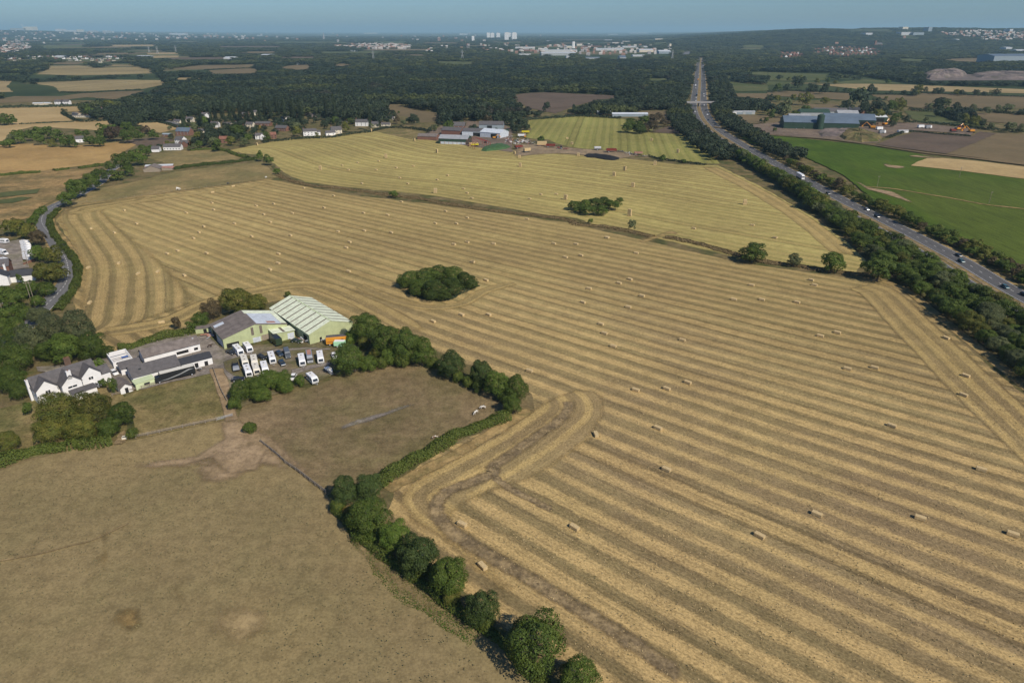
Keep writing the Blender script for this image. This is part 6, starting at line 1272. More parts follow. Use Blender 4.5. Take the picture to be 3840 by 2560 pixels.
baleload('B3', 138, 468, 35, 3, 2, 3, 'blue flatbed trailer loaded with straw bales in the farmyard')
baleload('B3', 275, 412, 0, 4, 2, 4, 'red flatbed trailer loaded with straw bales beside the small tree', trm=PR)
for i in range(7):
    for k in range(4):
        b = link('straw_bale', BALE, None, M_STRAW); q = P('B2', 1965, 415); b.location = (q[0]+i*1.25, q[1]+i*.45, .2+k*.9); b.rotation_euler.z = 1.57+.35; tag(b, 'straw bale stored under the steel barn frame', 'straw bale', 'bales under the steel barn frame')
def machine(r, x, y, rz, label, mat, kind='tractor', s=1.0, name=None, cat=None):
    p = P(r, x, y); o = empty(name or kind, (p[0], p[1], .2), math.radians(rz), label, cat or kind); o.scale = (s, s, s)
    if kind == 'tractor': sideprof([(-.4,.9,0),(2.3,.8,.05),(2.4,1.5,.1),(-.4,1.75,.05)], .5).build('bonnet', mat, o); sideprof([(-1.6,1.0,0),(-.4,1.0,0),(-.3,2.5,.1),(-1.5,2.6,.1)], .75).build('cab', M_GLASS, o); MB().box(-1.6,-.3,-.75,.75,2.6,2.72).build('cab_roof', mat, o); wheels(o, (-1.1,), 1.0, s=2.4); wheels(o, (1.8,), .85, s=1.5)
    elif kind == 'tanker': MB().tube((-2.4,0,1.7), (2.4,0,1.7), 1.0, 1.0, 14).build('tank', mat, o); MB().box(-2.6,3.8,-.4,.4,.6,.8).build('chassis', PK, o); wheels(o, (-.4,), 1.1, s=1.7)
    elif kind == 'seed_drill': MB().box(-1.2,1.2,-3,3,.9,2.0).build('hopper', mat, o); MB().box(-1.6,-1.2,-3,3,.2,.5).build('coulter_bar', PK, o); MB().box(1.2,3.6,-.15,.15,.6,.8).build('drawbar', PK, o); wheels(o, (0,), 3.1, s=1.2)
    elif kind == 'harrow': 
        m = MB(); [m.tube((-1.5+i*.9,-2.6,.6), (-1.5+i*.9,2.6,.6), .09) for i in range(4)]; [m.tube((-1.8,y,.6), (3.2,y*.1,.7), .08) for y in (-2,0,2)]; m.build('frame', mat, o); m = MB(); [m.tube((-1.5+i*.9,-2.4+j*.6,.6), (-1.6+i*.9,-2.4+j*.6,.02), .05, .02) for i in range(4) for j in range(9)]; m.build('tines', PK, o)['kind'] = 'stuff'
    elif kind == 'excavator': MB().box(-2,2,-1.5,-.8,0,.9).box(-2,2,.8,1.5,0,.9).build('tracks', PK, o); MB().box(-2,1.2,-1.2,1.2,1,2.2).build('body', mat, o); MB().box(.1,1.3,-1.2,-.2,2.2,3.3).build('cab', M_GLASS, o); m = MB(); m.tube((1.1,.3,2), (4.2,.3,4.6), .28, .2); m.tube((4.2,.3,4.6), (6.6,.3,2.2), .2, .15); m.box(6.2,7.1,-.2,.8,1.2,2.2); m.build('boom', mat, o)
    elif kind == 'trailer': MB().box(-3,3,-1.2,1.2,.9,1.0).build('bed', PK, o); MB().box(-3,3,-1.2,-1.1,1.0,2.1).box(-3,3,1.1,1.2,1.0,2.1).box(-3,-2.9,-1.1,1.1,1.0,2.1).box(2.9,3,-1.1,1.1,1.0,2.1).build('sides', mat, o); wheels(o, (-1.6,), 1.0, s=1.4); MB().box(3,4.6,-.1,.1,.8,.95).build('drawbar', PK, o)
    return o
machine('B3', 355, 425, -8, 'long red and grey trailer beside the bale load', PR, 'trailer', 1.6); machine('B3', 60, 435, 30, 'red and black trailer near the farm track', PR, 'trailer', 1.4); machine('B3', 440, 440, 170, 'dark red tractor on the stubble edge', PR, 'tractor', 1.3); machine('B3', 490, 442, 0, 'rusty harrow behind the dark red tractor', M_RED, 'harrow', 1.2)
machine('B3', 785, 452, 5, 'grey slurry tanker on the grass margin', M_STEEL, 'tanker', 1.4); machine('B3', 912, 470, 0, 'red seed drill beside the farm track', PR, 'trailer', 1.7, 'seed_drill', 'seed drill'); machine('B3', 990, 470, 40, 'old conveyor-like machine among the rubbish by the track', M_BAR, 'harrow', 1.6); machine('B3', 1160, 492, 0, 'old brown farm trailer by the far end of the rubbish row', M_RUST, 'trailer', 1.3)
machine('B3', 90, 330, 0, 'white box trailer parked behind the scrap', PW, 'trailer', 1.5); machine('B3', 125, 298, 0, 'long yellow trailer at the edge of the trees', paint('yellow', (.60,.50,.03)), 'trailer', 1.5); machine('B3', 120, 335, 90, 'orange excavator at the back of the scrap yard', PO, 'excavator', .9)
machine('B2', 2190, 345, 20, 'yellow telehandler behind the steel barn frame', PO, 'excavator', 1.0, 'telehandler', 'telehandler'); machine('B2', 2120, 385, 60, 'red tractor inside the steel barn frame', PR, 'tractor', 1.2); machine('B2', 2330, 370, 10, 'red harrow in the farmyard scrap', PR, 'harrow', 1.4); machine('B2', 2010, 415, 15, 'yellow trailer under the steel barn frame', paint('yellow', (.60,.50,.03)), 'trailer', 1.3)
for r, x, y, rz, lb in (('B4', 230, 250, 10, 'orange excavator at the left of the works'), ('B4', 955, 255, 160, 'yellow excavator by the soil heap'), ('B4', 1070, 225, 30, 'orange digger behind the soil heap'), ('B4', 1700, 285, 0, 'red crusher-like excavator beside the ploughed field, left'), ('B4', 1860, 290, 180, 'orange excavator beside the ploughed field, right'), ('B4', 1740, 270, 20, 'orange excavator in the middle of the far plant row')): machine(r, x, y, rz, lb, PO if 'orange' in lb or 'yellow' in lb else M_RED, 'excavator', 1.7)
for r, x, y, lb in (('B4', 1020, 268, 'white lorry in the works yard'), ('B4', 1240, 288, ''), ('B4', 1470, 255, 'grey lorry cab in the gravel yard'), ('B4', 1045, 300, 'silver lorry at the works yard entrance'), ('B4', 1400, 250, 'white lorry in the gravel yard')):
    if lb: p = P(r, x, y); o = lorry(p[0], p[1], .3, PW if 'white' in lb else PS, lb, 9, 3.6); o['group'] = 'lorries in the works yards'; o.location.z = .6
# scrap and rubbish: small heaps of boards, pipes and drums
def scrap(r, pts, n, label, seed):
    rr = random.Random(seed); p = PP(r, *pts); m = MB()
    for _ in range(n):
        a = rr.uniform(0, 1); b = rr.uniform(0, 1); i = rr.randrange(len(p)); q = Vector(p[i]).lerp(Vector(p[(i+1) % len(p)]), a).lerp(Vector((sum(k[0] for k in p)/len(p), sum(k[1] for k in p)/len(p))), b)
        k = rr.randrange(5); z = rr.uniform(0, .8); d = Vector((rr.uniform(-1, 1), rr.uniform(-1, 1), rr.uniform(-.2, .3))).normalized()*rr.uniform(1, 3.2)
        m.tube((q.x, q.y, z+.25), (q.x+d.x, q.y+d.y, max(.1, z+.3+d.z)), rr.uniform(.08, .4), None, 4, k)
    return tag(m.build('scrap_pile', [M_RUST, M_TIMBER, M_STEEL, M_WHITE, PK]), label, 'scrap')
scrap('B3', ((-40,380),(40,350),(150,350),(220,385),(200,400),(0,400)), 170, 'long heap of scrap metal and timber in the farmyard', 1); scrap('B3', ((1000,470),(1080,480),(1240,505),(1220,512),(1030,488)), 60, 'strewn rubbish along the track beyond the seed drill', 2); scrap('B2', ((2280,340),(2352,320),(2352,400),(2290,390)), 60, 'machine parts beside the green clamp', 3)
scrap('C3', ((1230,650),(1330,660),(1440,700),(1400,715),(1300,700)), 26, 'junk heaped at the foot of the green lean-to', 4); scrap('C3', ((1540,690),(1600,650),(1650,660),(1600,700)), 22, 'timber and pallets left of the orange horse lorry', 5); scrap('B4', ((180,245),(300,225),(420,240),(420,262),(220,262)), 90, 'rows of machinery parts before the works sheds', 6)
scrap('C3', ((245,600),(290,530),(320,640),(270,655)), 26, 'blue and orange odds and ends by the shed corner', 7); scrap('C2', ((2080,720),(2200,680),(2240,650),(2130,690)), 14, 'pallet timber by the end stable door', 8)

# ---------------------------------------------------------------- fences, poles, pylons
def fence(pts, label, h=1.15, rails=2, gap=2.6, post=.09, mat=None, name='fence', boards=.05, z=0.0):
    L = smooth(pts, 4); o = empty(name, (L[0][0], L[0][1], z), 0, label, 'fence'); ox, oy = L[0]; arc = [0]
    for a, b in zip(L, L[1:]): arc.append(arc[-1]+math.dist(a, b))
    n = min(98, max(2, int(arc[-1]/gap))); ps = []
    for k in range(n+1):
        q = arc[-1]*k/n; i = 0
        while i < len(arc)-2 and arc[i+1] < q: i += 1
        t = (q-arc[i])/max(1e-6, arc[i+1]-arc[i]); ps.append(Vector(L[i]).lerp(Vector(L[i+1]), t)-Vector((ox, oy)))
    me = MB().box(-post, post, -post, post, -.1, h).mesh('post', mat or M_TIMBER)
    for p in ps: k = link('post', me, o); k.location = (p.x, p.y, 0)
    for j in range(rails):
        zz = h*(.45+.48*j/(max(1, rails-1))); m = MB()
        for a, b in zip(ps, ps[1:]): m.tube((a.x, a.y, zz), (b.x, b.y, zz), boards+.02, None, 4)
        m.build('rail', mat or M_TIMBER, o)
    return o
fence(PP('D5', (1250,203),(1500,150),(1750,95),(1990,45)), 'pale wooden rail fence along the bottom of the small paddock', 1.3, 3, 2.8, .10)
fence(PP('D6', (190,0),(280,70),(375,150),(400,180),(520,260),(650,360),(790,465)), 'grey post and rail fence from the gate down to the blue-green tree', 1.3, 3, 2.4, .09)
fence(PP('C2', (1240,958),(1360,928),(1470,900)), 'new pale timber rail fence between farmhouse and stables', 1.2, 3, 2.2, .08)
fence(PP('C2', (1475,898),(1620,860),(1820,800),(2000,745),(2220,672)), 'weathered rail fence in front of the black coach', 1.2, 3, 2.4, .08)
fence(PP('C3', (315,1020),(370,1180),(420,1300),(478,1405)), 'grey rail fence along the worn path beside the caravan yard', 1.3, 2, 2.6, .09)
fence(PP('D3', (100,610),(240,590),(330,570)), 'wire and post fence behind the boat', 1.1, 2, 2.4, .06)
fence(PP('B1', (720,935),(1010,905),(1540,835),(1900,790),(2200,750)), 'thin post fence along the top edge of the striped field', 1.1, 1, 5, .07, boards=.0)
gt = empty('gate', (*P('D5', 1992, 42), 0), math.atan2(P('D5', 2130, 8)[1]-P('D5', 1992, 42)[1], P('D5', 2130, 8)[0]-P('D5', 1992, 42)[0]), 'galvanised field gate at the right end of the wooden rail fence', 'gate')
m = MB(); [m.tube((0,0,.3+.22*i), (4.6,0,.3+.22*i), .03) for i in range(5)]; m.tube((0,0,.2), (0,0,1.25), .05); m.tube((4.6,0,.2), (4.6,0,1.25), .05); m.tube((0,0,.3), (4.6,0,1.2), .03); m.build('bars', M_STEEL, gt); MB().box(-.2,0,-.1,.1,0,1.4).box(4.7,4.9,-.1,.1,0,1.4).build('post', M_TIMBER, gt)
tk = empty('water_trough', (*P('D5', 1150, 212), .35), .3, 'cream water trough in the muddy patch by the hedge', 'trough'); MB().box(-.7,.7,-.6,-.48,0,.6).box(-.7,.7,.48,.6,0,.6).box(-.7,-.58,-.48,.48,0,.6).box(.58,.7,-.48,.48,0,.6).box(-.58,.58,-.48,.48,0,.1).build('tub', PC, tk); MB().box(-.58,.58,-.48,.48,.1,.42).build('water', M_GLASS, tk)
ground('muddy_patch', PP('D5', (1050,270),(1090,180),(1150,130),(1175,200),(1160,240),(1110,265)), M_TRK, z=.40, amp=.3, step=1)
def pole(r, x, y, h, label, twin=False, lamp=False, mat=None):
    p = P(r, x, y); o = empty('power_pole', (p[0], p[1], 0), .4, label, 'power pole'); r0 = .14
    for dx in ((0, 1.1) if twin else (0,)): MB().tube((dx,0,0), (dx,0,h), r0, r0*.7).build('pole', mat or M_TIMBER, o)
    MB().box(-.9, 1.1+(1.1 if twin else 0), -.06, .06, h-.5, h-.36).build('crossarm', M_TIMBER, o)
    for dx in (-.8, 0, .9): MB().tube((dx,0,h-.36), (dx,0,h-.1), .06, .04).build('insulator', M_WHITE, o)
    return o
pole('C1', 352, 1110, 10, 'twin wooden power poles with a transformer above the lane', True); pole('C1', 318, 705, 8.5, 'leaning wooden pole at the caravan site wall'); pole('C1', 62, 1300, 8, 'street lamp like wooden pole at the left edge in the trees')
pole('B4', 1755, 705, 9, 'wooden power pole in the green crop below the stubble wedge'); pole('B4', 1000, 795, 9, 'wooden power pole by the dirt patch in the green crop'); pole('B4', 2025, 950, 9, 'wooden power pole by the crop track at the right')
pole('B3', 2145, 262, 10, 'wooden pole beside the belt near the white boxy buildings')
def pylon(r, x, y, h, label):
    p = P(r, x, y); z0 = hz(*p); o = empty('pylon', (p[0], p[1], z0), .3, label, 'pylon', 'electricity pylons'); m = MB(); b = 4.5
    for sx in (-1, 1):
        for sy in (-1, 1): m.tube((sx*b,sy*b,0), (sx*.8,sy*.8,h*.75), .35, .25, 4); m.tube((sx*.8,sy*.8,h*.75), (0,0,h), .25, .15, 4)
    for i in range(6):
        z = h*.75*i/6; w = b-(b-.8)*i/6; w2 = b-(b-.8)*(i+1)/6; z2 = h*.75*(i+1)/6
        for s in (-1, 1): m.tube((-w,s*w,z), (w2,s*w2,z2), .14, None, 4); m.tube((s*w,-w,z), (s*w2,w2,z2), .14, None, 4)
    m.build('tower', M_STEEL, o)
    for zz, w in ((.72, 8), (.84, 6.5), (.95, 5)): MB().tube((-w,0,h*zz), (w,0,h*zz), .3, None, 4).build('crossarm', M_STEEL, o)
for r, x, y, h, lb in (('A3', 1470, 368, 42, 'tall lattice pylon left of the motorway wood'), ('A1', 1450, 300, 36, 'pylon beyond the pale far fields, middle one'), ('A1', 1372, 290, 34, 'pylon beyond the pale far fields, left one'), ('A1', 1618, 290, 36, 'pylon beyond the pale far fields, right one'), ('A2', 1080, 370, 40, 'pylon over the middle wood'), ('A2', 1897, 360, 40, 'pylon at the edge of the far town')): pylon(r, x, y, h, lb)

# ---------------------------------------------------------------- horses and sheep
def skin(name, verts, edges, rad, mat, parent=None, sub=2):
    me = bpy.data.meshes.new(name); me.from_pydata(verts, edges, []); me.update(); o = link(name, me, parent, mat)
    o.modifiers.new('skin', 'SKIN'); d = me.skin_vertices[0].data
    for i, r_ in enumerate(rad): d[i].radius = (r_, r_*.9) if not isinstance(r_, tuple) else r_
    for i in range(len(d)): d[i].use_root = (i == 0)
    s = o.modifiers.new('sub', 'SUBSURF'); s.levels = s.render_levels = sub; return o
def coat(name, a, b, cut):
    t = NT(name, .8, .2); c = t.coord(); return t.out(t.mix(t.step(t.noise(c, 1.1, 2, .4), cut-.02, cut+.02), a, b))
def horse(r, a, b, mat, label, maneM, s=1.0):
    """a = hoof line under the tail end, b = under the chest, as seen"""
    p, q = P(r, *a), P(r, *b); rz = math.atan2(q[1]-p[1], q[0]-p[0]); o = empty('horse', ((p[0]+q[0])/2, (p[1]+q[1])/2, .34), rz, label, 'horse', 'horses grazing in the paddock'); s *= .82; o.scale = (s, s, s)
    V_ = [(-.15,0,1.12),(-.75,0,1.16),(.35,0,1.08),(.72,0,1.15),(1.05,0,.98),(1.32,0,.62),(1.42,0,.36),(1.52,0,.10)]; E_ = [(0,1),(0,2),(2,3),(3,4),(4,5),(5,6),(6,7)]; R_ = [.33,.30,.33,.28,.19,.13,.125,.07]
    for sy in (-1, 1):
        n = len(V_); V_ += [(-.85,sy*.17,.80),(-.98,sy*.18,.48),(-.86,sy*.18,.12),(-.80,sy*.18,.03)]; R_ += [.16,.085,.06,.075]; E_ += [(1,n),(n,n+1),(n+1,n+2),(n+2,n+3)]
        n = len(V_); dx = .12*sy; V_ += [(.62,sy*.16,.78),(.66+dx,sy*.16,.45),(.62+dx*1.4,sy*.16,.12),(.68+dx*1.4,sy*.16,.03)]; R_ += [.14,.08,.055,.07]; E_ += [(3,n),(n,n+1),(n+1,n+2),(n+2,n+3)]
        n = len(V_); V_ += [(1.30,sy*.07,.76)]; R_ += [.03]; E_ += [(5,n)]
    skin('body', V_, E_, R_, mat, o)
    skin('tail', [(-1.0,0,1.2),(-1.15,0,.95),(-1.16,0,.45)], [(0,1),(1,2)], [.06,.09,.04], maneM, o, 1); skin('mane', [(.62,0,1.43),(.95,0,1.22),(1.22,0,.86)], [(0,1),(1,2)], [.05,.07,.05], maneM, o, 1); return o
HW = plain('white_coat', (.66,.63,.57), .8, .06); HBW = coat('piebald_coat', (.66,.63,.57), (.03,.025,.022), .54); HSK = coat('skewbald_coat', (.62,.58,.50), (.20,.09,.045), .44)
horse('D3', (1450,955), (1418,975), HW, 'white horse grazing with lowered head, nearer the paddock hedge end', HW); horse('D3', (1515,918), (1478,922), HBW, 'black and white horse grazing beside the white horse', HW); horse('D3', (1076,1190), (1044,1197), HSK, 'brown and white horse grazing alone near the paddock hedge', HW, .9)
def beast(r, x, y, rz, label, mat, s, grp):
    p = P(r, x, y); o = empty('sheep', (p[0], p[1], .1), rz, label, 'sheep', grp); o.scale = (s, s, s)
    V_ = [(0,0,.62),(-.42,0,.62),(.42,0,.62),(.66,0,.52),(.84,0,.30)]; E_ = [(0,1),(0,2),(2,3),(3,4)]; R_ = [.3,.26,.27,.13,.08]
    for sx in (-.38, .38):
        for sy in (-1, 1): n = len(V_); V_ += [(sx,sy*.14,.3),(sx,sy*.14,.02)]; R_ += [.06,.045]; E_ += [(1 if sx < 0 else 2, n), (n, n+1)]
    skin('body', V_, E_, R_, mat, o, 1); return o
beast('B1', 1635, 818, .1, 'large white animal grazing in the sheep pasture above the striped field', HW, 2.6, 'animals in the sheep pasture'); beast('B2', 93, 706, 1.2, 'small white sheep at the right end of the sheep pasture', HW, 1.6, 'animals in the sheep pasture'); beast('B1', 2095, 762, .5, 'small dark animal in the sheep pasture', PK, 1.5, 'animals in the sheep pasture')
x, y = P('C3', 275, 770); pf = empty('pony', (x, y, .34), .3, 'dark pony tied in the yard between stables and green shed', 'pony'); skin('body', [(-.1,0,.95),(-.6,0,.98),(.5,0,.98),(.8,0,1.2),(1.05,0,1.32),(1.3,0,1.15),(-.65,.14,.5),(-.65,.14,.03),(-.65,-.14,.5),(-.65,-.14,.03),(.5,.13,.5),(.5,.13,.03),(.5,-.13,.5),(.5,-.13,.03)], [(0,1),(0,2),(2,3),(3,4),(4,5),(1,6),(6,7),(1,8),(8,9),(2,10),(10,11),(2,12),(12,13)], [.26,.25,.25,.15,.12,.08,.11,.05,.11,.05,.11,.05,.11,.05], plain('dark_coat', (.05,.03,.02), .8), pf)
# ---------------------------------------------------------------- middle distance: single trees, poplars, hedgerows
for x, y, w, h in ((1680,160,55,24),(1842,150,42,21),(1932,130,40,22),(1975,120,44,24),(2042,110,46,26),(2110,110,44,25),(2150,120,40,24),(2205,120,44,25),(2262,110,42,25),(2315,110,44,25)):
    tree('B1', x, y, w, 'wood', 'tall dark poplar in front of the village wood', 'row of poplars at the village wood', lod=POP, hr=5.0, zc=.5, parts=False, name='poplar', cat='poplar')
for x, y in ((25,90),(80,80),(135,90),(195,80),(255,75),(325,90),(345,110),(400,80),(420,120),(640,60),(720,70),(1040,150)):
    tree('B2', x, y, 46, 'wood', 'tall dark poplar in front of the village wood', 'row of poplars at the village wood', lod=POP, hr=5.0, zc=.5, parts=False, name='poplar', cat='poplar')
vt = random.Random(21)
def vtrees(r, L, lab, grp, hr=.95):
    for q in L:
        c = q[3] if len(q) > 3 else ('dark', 'mid', 'dark', 'pale', 'olive', 'dark')[vt.randrange(6)]
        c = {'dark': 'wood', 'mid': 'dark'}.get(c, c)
        tree(r, q[0], q[1], q[2], c, lab, grp, hr=hr*vt.uniform(.85, 1.15), parts=False)
vtrees('B1', ((1120,120,90,'mid'),(590,95,60,'dark'),(860,110,80),(820,80,110),(900,50,110),(1000,20,120),(1870,170,110,'bright'),(1610,130,90,'pale'),(1570,320,60),(1800,320,90),(1745,385,60,'gold'),(1830,385,80),(1940,300,150),(1900,340,120),(1960,360,110),(2080,270,120),(2170,260,150,'mid'),(2150,330,110),(2200,210,90),
    (2280,330,110,'mid'),(2330,300,90),(2050,300,90),(2120,350,100),(2240,370,90),(1720,250,70),(1770,230,90),(1380,420,70),(1300,415,70),(1460,410,60),(1530,385,50),(1660,130,80),(1700,210,70),(1560,240,50),(1980,400,110),(1780,410,60),(1740,430,50)), 'garden tree among the village houses left of the upper field', 'village garden trees')
vtrees('B2', ((40,240,50,'gold'),(100,320,100,'mid'),(50,300,70,'mid'),(210,190,90),(320,180,110),(370,220,120),(420,250,90),(450,190,80),(370,270,100),(560,310,50),(620,200,70),(730,165,90),(760,190,80),(830,230,90),(870,180,70),(640,220,60),(1030,180,80,'dark'),(1060,220,60),(1120,210,60),(1255,120,80,'dark'),(1290,165,80,'brown'),(1310,100,30),
    (1450,160,90,'dark'),(1410,170,80),(1480,170,60),(1350,190,60),(1790,220,90,'mid'),(1750,220,80),(1590,260,60),(1640,240,60),(1900,200,70),(2000,240,80,'dark'),(2210,260,50,'dark'),(1980,250,60),(1870,100,150,'dark'),(1760,110,140,'dark'),(1820,60,150,'dark'),(1950,60,130,'dark'),(2050,60,130,'dark'),(2130,170,90,'brown'),(2220,150,110,'dark'),(2300,150,120,'dark'),(2250,80,120,'dark'),(2350,210,80,'dark')),
    'garden or farm tree at the top edge of the upper field', 'trees round the village edge and farm')
vtrees('B3', ((40,160,120,'dark'),(100,210,110,'dark'),(140,230,80,'dark'),(20,240,80,'dark'),(60,250,80,'dark'),(310,50,90,'dark'),(575,50,45,'dark'),(625,50,40,'dark'),(2040,180,70,'dark'),(2330,175,60,'mid'),(2290,175,40,'dark')), 'dark tree at the back of the farm and its fields', 'trees behind the farm')
hr_ = ((110,510,70),(190,530,50),(240,520,55),(280,555,120),(325,530,75),(455,545,55),(550,540,50),(620,555,50),(960,620,110),(865,630,70),(710,630,50),(755,630,50),(640,630,45),(515,615,100),(395,610,95),(440,615,70),(180,610,90),(80,610,90),(1105,550,60),(1140,645,50),(1250,650,60),(1340,650,80),(1385,630,100),(1450,625,50),(1540,640,70),(1590,635,70),(1740,645,80),(1790,655,70),
    (1910,658,70),(1990,660,60),(2065,650,60),(2110,648,60),(830,690,190),(340,705,130),(390,700,80),(80,700,90),(225,700,65),(525,720,90),(1000,735,85),(1080,705,42),(1210,740,90),(1250,750,70),(1580,750,110),(1640,750,90),(900,770,90),(750,770,100),(700,750,70),(20,700,70),(1150,760,80),(290,520,60))
vtrees('A4', hr_, 'dark hedgerow tree standing between the tan fields on the right', 'hedgerow trees on the right', .9)
vtrees('B4', ((1480,45,80),(1560,20,120),(1640,15,100),(1730,60,110),(1885,60,80),(2010,75,85),(2130,70,90),(2220,55,120),(2330,95,80),(1450,165,62),(1580,85,110),(1660,90,90),(1740,130,100),(1830,155,100),(1910,185,110),(1960,200,60),(2050,225,70),(2220,235,115),(2330,245,80),(1160,150,90,'mid'),(1270,160,90),(1210,130,80),(60,260,45,'mid'),(250,105,90),(330,80,110),(60,60,140),(140,90,120),(180,40,130),
    (30,110,90),(370,90,80),(700,60,110),(980,60,130),(880,60,110),(1060,60,130),(1130,40,120),(1220,50,110),(1020,110,130),(1100,100,110),(930,130,80),(780,80,70),(1140,200,80)), 'dark tree round the works and its hedgerows', 'trees round the works', .9)

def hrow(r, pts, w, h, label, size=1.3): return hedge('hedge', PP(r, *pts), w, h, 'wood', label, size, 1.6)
hrow('A4', ((0,640),(200,635),(500,645),(760,655),(1000,665),(1330,675)), 7, 3, 'dark hedge between the two tan fields on the right')
hrow('A4', ((1390,655),(1700,668),(2000,680),(2352,690),(2600,700)), 7, 3, 'dark hedge along the upper tan field at the right edge')
hrow('B4', ((1300,70),(1450,85),(1800,70),(2100,90),(2352,115),(2600,120)), 8, 4, 'dark hedge below the big tan field on the right')
hrow('B4', ((1300,188),(1500,195),(1800,225),(2100,260),(2352,270)), 6, 3, 'dark hedge below the small green field'); hrow('B4', ((1560,105),(1760,175),(2000,215)), 8, 4, 'dark hedge on the diagonal right of the small green field')
hrow('B4', ((1100,330),(1180,300),(1300,275),(1600,300),(1860,318)), 5, 2, 'rough hedge along the top of the ploughed field')
hrow('A1', ((560,648),(800,655),(1100,635),(1300,628)), 7, 2.5, 'dark hedge below the striped pale field far left'); hrow('A1', ((0,540),(300,545),(700,540),(1000,505),(1200,500)), 9, 5, 'dark hedge above the striped pale field far left')
hrow('A1', ((1880,445),(2100,435),(2352,428)), 8, 3, 'dark hedge between two far tan fields'); hrow('A1', ((1930,490),(2200,490),(2352,482)), 9, 4, 'dark hedge below the far tan fields')
hrow('B1', ((170,208),(400,198),(680,184)), 4, 1.4, 'thin hedge between the two pale fields'); hrow('B1', ((570,100),(640,140),(740,178),(1000,170),(1200,185),(1440,185)), 6, 3, 'hedge round the riding arena and country house'); hrow('B1', ((1440,180),(1560,210),(1660,245)), 5, 2.5, 'hedge along the village road')
hrow('B1', ((0,50),(300,45),(760,35)), 8, 4, 'dark hedge at the top of the upper pale field'); hrow('B2', ((60,370),(250,350),(420,335),(560,330),(700,322),(900,290),(1050,272),(1200,240),(1400,240),(1600,270)), 5, 2.4, 'hedge along the top edge of the upper field')
hrow('B3', ((0,165),(130,160),(400,145),(620,130),(1000,150)), 6, 3, 'hedge along the back of the green-tinged field'); hrow('B3', ((1260,500),(1380,530),(1500,545),(1620,560),(1780,580)), 4, 1.6, 'low scrub strip on the track toward the motorway')
hrow('D1', ((600,1300),(780,1350),(960,1370),(1100,1300),(1240,1240)), 4, 1.0, 'nettle fringe round the foot of the large pond copse', .7)

# ---------------------------------------------------------------- towns and works far off
BANDH = [(r, poly) for r, poly in (('A4', ((80,335),(90,290),(200,285),(340,305),(340,335))), ('A4', ((370,300),(420,255),(640,235),(960,245),(1080,290),(1060,305),(920,320),(640,325),(540,300))))]
NOWOOD = []
for r, poly in BANDH: NOWOOD.append(PP(r, *poly))
def grid_houses(r, poly, rowh, colw, kinds, label, group, s=1.0, jit=.3):
    rr = random.Random(len(poly)+int(poly[0][0])); ys = [p[1] for p in poly]; y = max(ys)-2; n = 0
    while y > min(ys):
        x = min(p[0] for p in poly)+rr.uniform(0, colw)
        while x < max(p[0] for p in poly):
            if inside((x, y), poly): house(r, x, y, kinds[rr.randrange(len(kinds))], rr.choice((-15, 0, 20, 80, 95))+rr.uniform(-8, 8), label, group, s); n += 1
            x += colw*rr.uniform(1-jit, 1+jit)
        y -= rowh
    return n
grid_houses('A4', BANDH[0][1], 16, 34, ('brickred', 'redwhite', 'brickred'), 'red roofed house of the smaller estate below the wooded hill', 'small red roofed estate', 1.15)
grid_houses('A4', BANDH[1][1], 15, 36, ('brickred', 'brickred', 'brickred', 'redwhite', 'brick'), 'red roofed house of the larger estate below the wooded hill', 'large red roofed estate', 1.15)
LT = ((0,335),(200,325),(480,318),(520,308),(620,318),(1150,320),(1150,350),(1020,380),(900,385),(820,365),(640,368),(480,345),(300,355),(160,368),(0,370)); NOWOOD.append(PP('A1', *LT))
grid_houses('A1', LT, 17, 50, ('bung', 'bung', 'cream', 'brick', 'white'), 'pale house of the low estate at the far left', 'pale estate at the far left', 1.0)
ch = shed('A4', 1020, 236, 40, 16, 14, 24, M_BRICK, M_SLATE, 5, 'old church-like building above the red roofed estate', cat='church', name='church'); MB().box(-32, -21, 0, 12, 0, 36).build('tower', M_BRICK, ch)
NOWOOD.append(PP('A3', (-60,300),(0,235),(300,215),(1000,225),(1300,250),(1480,290),(1480,330),(1060,350),(680,350),(560,300),(540,345),(260,325),(60,310)))
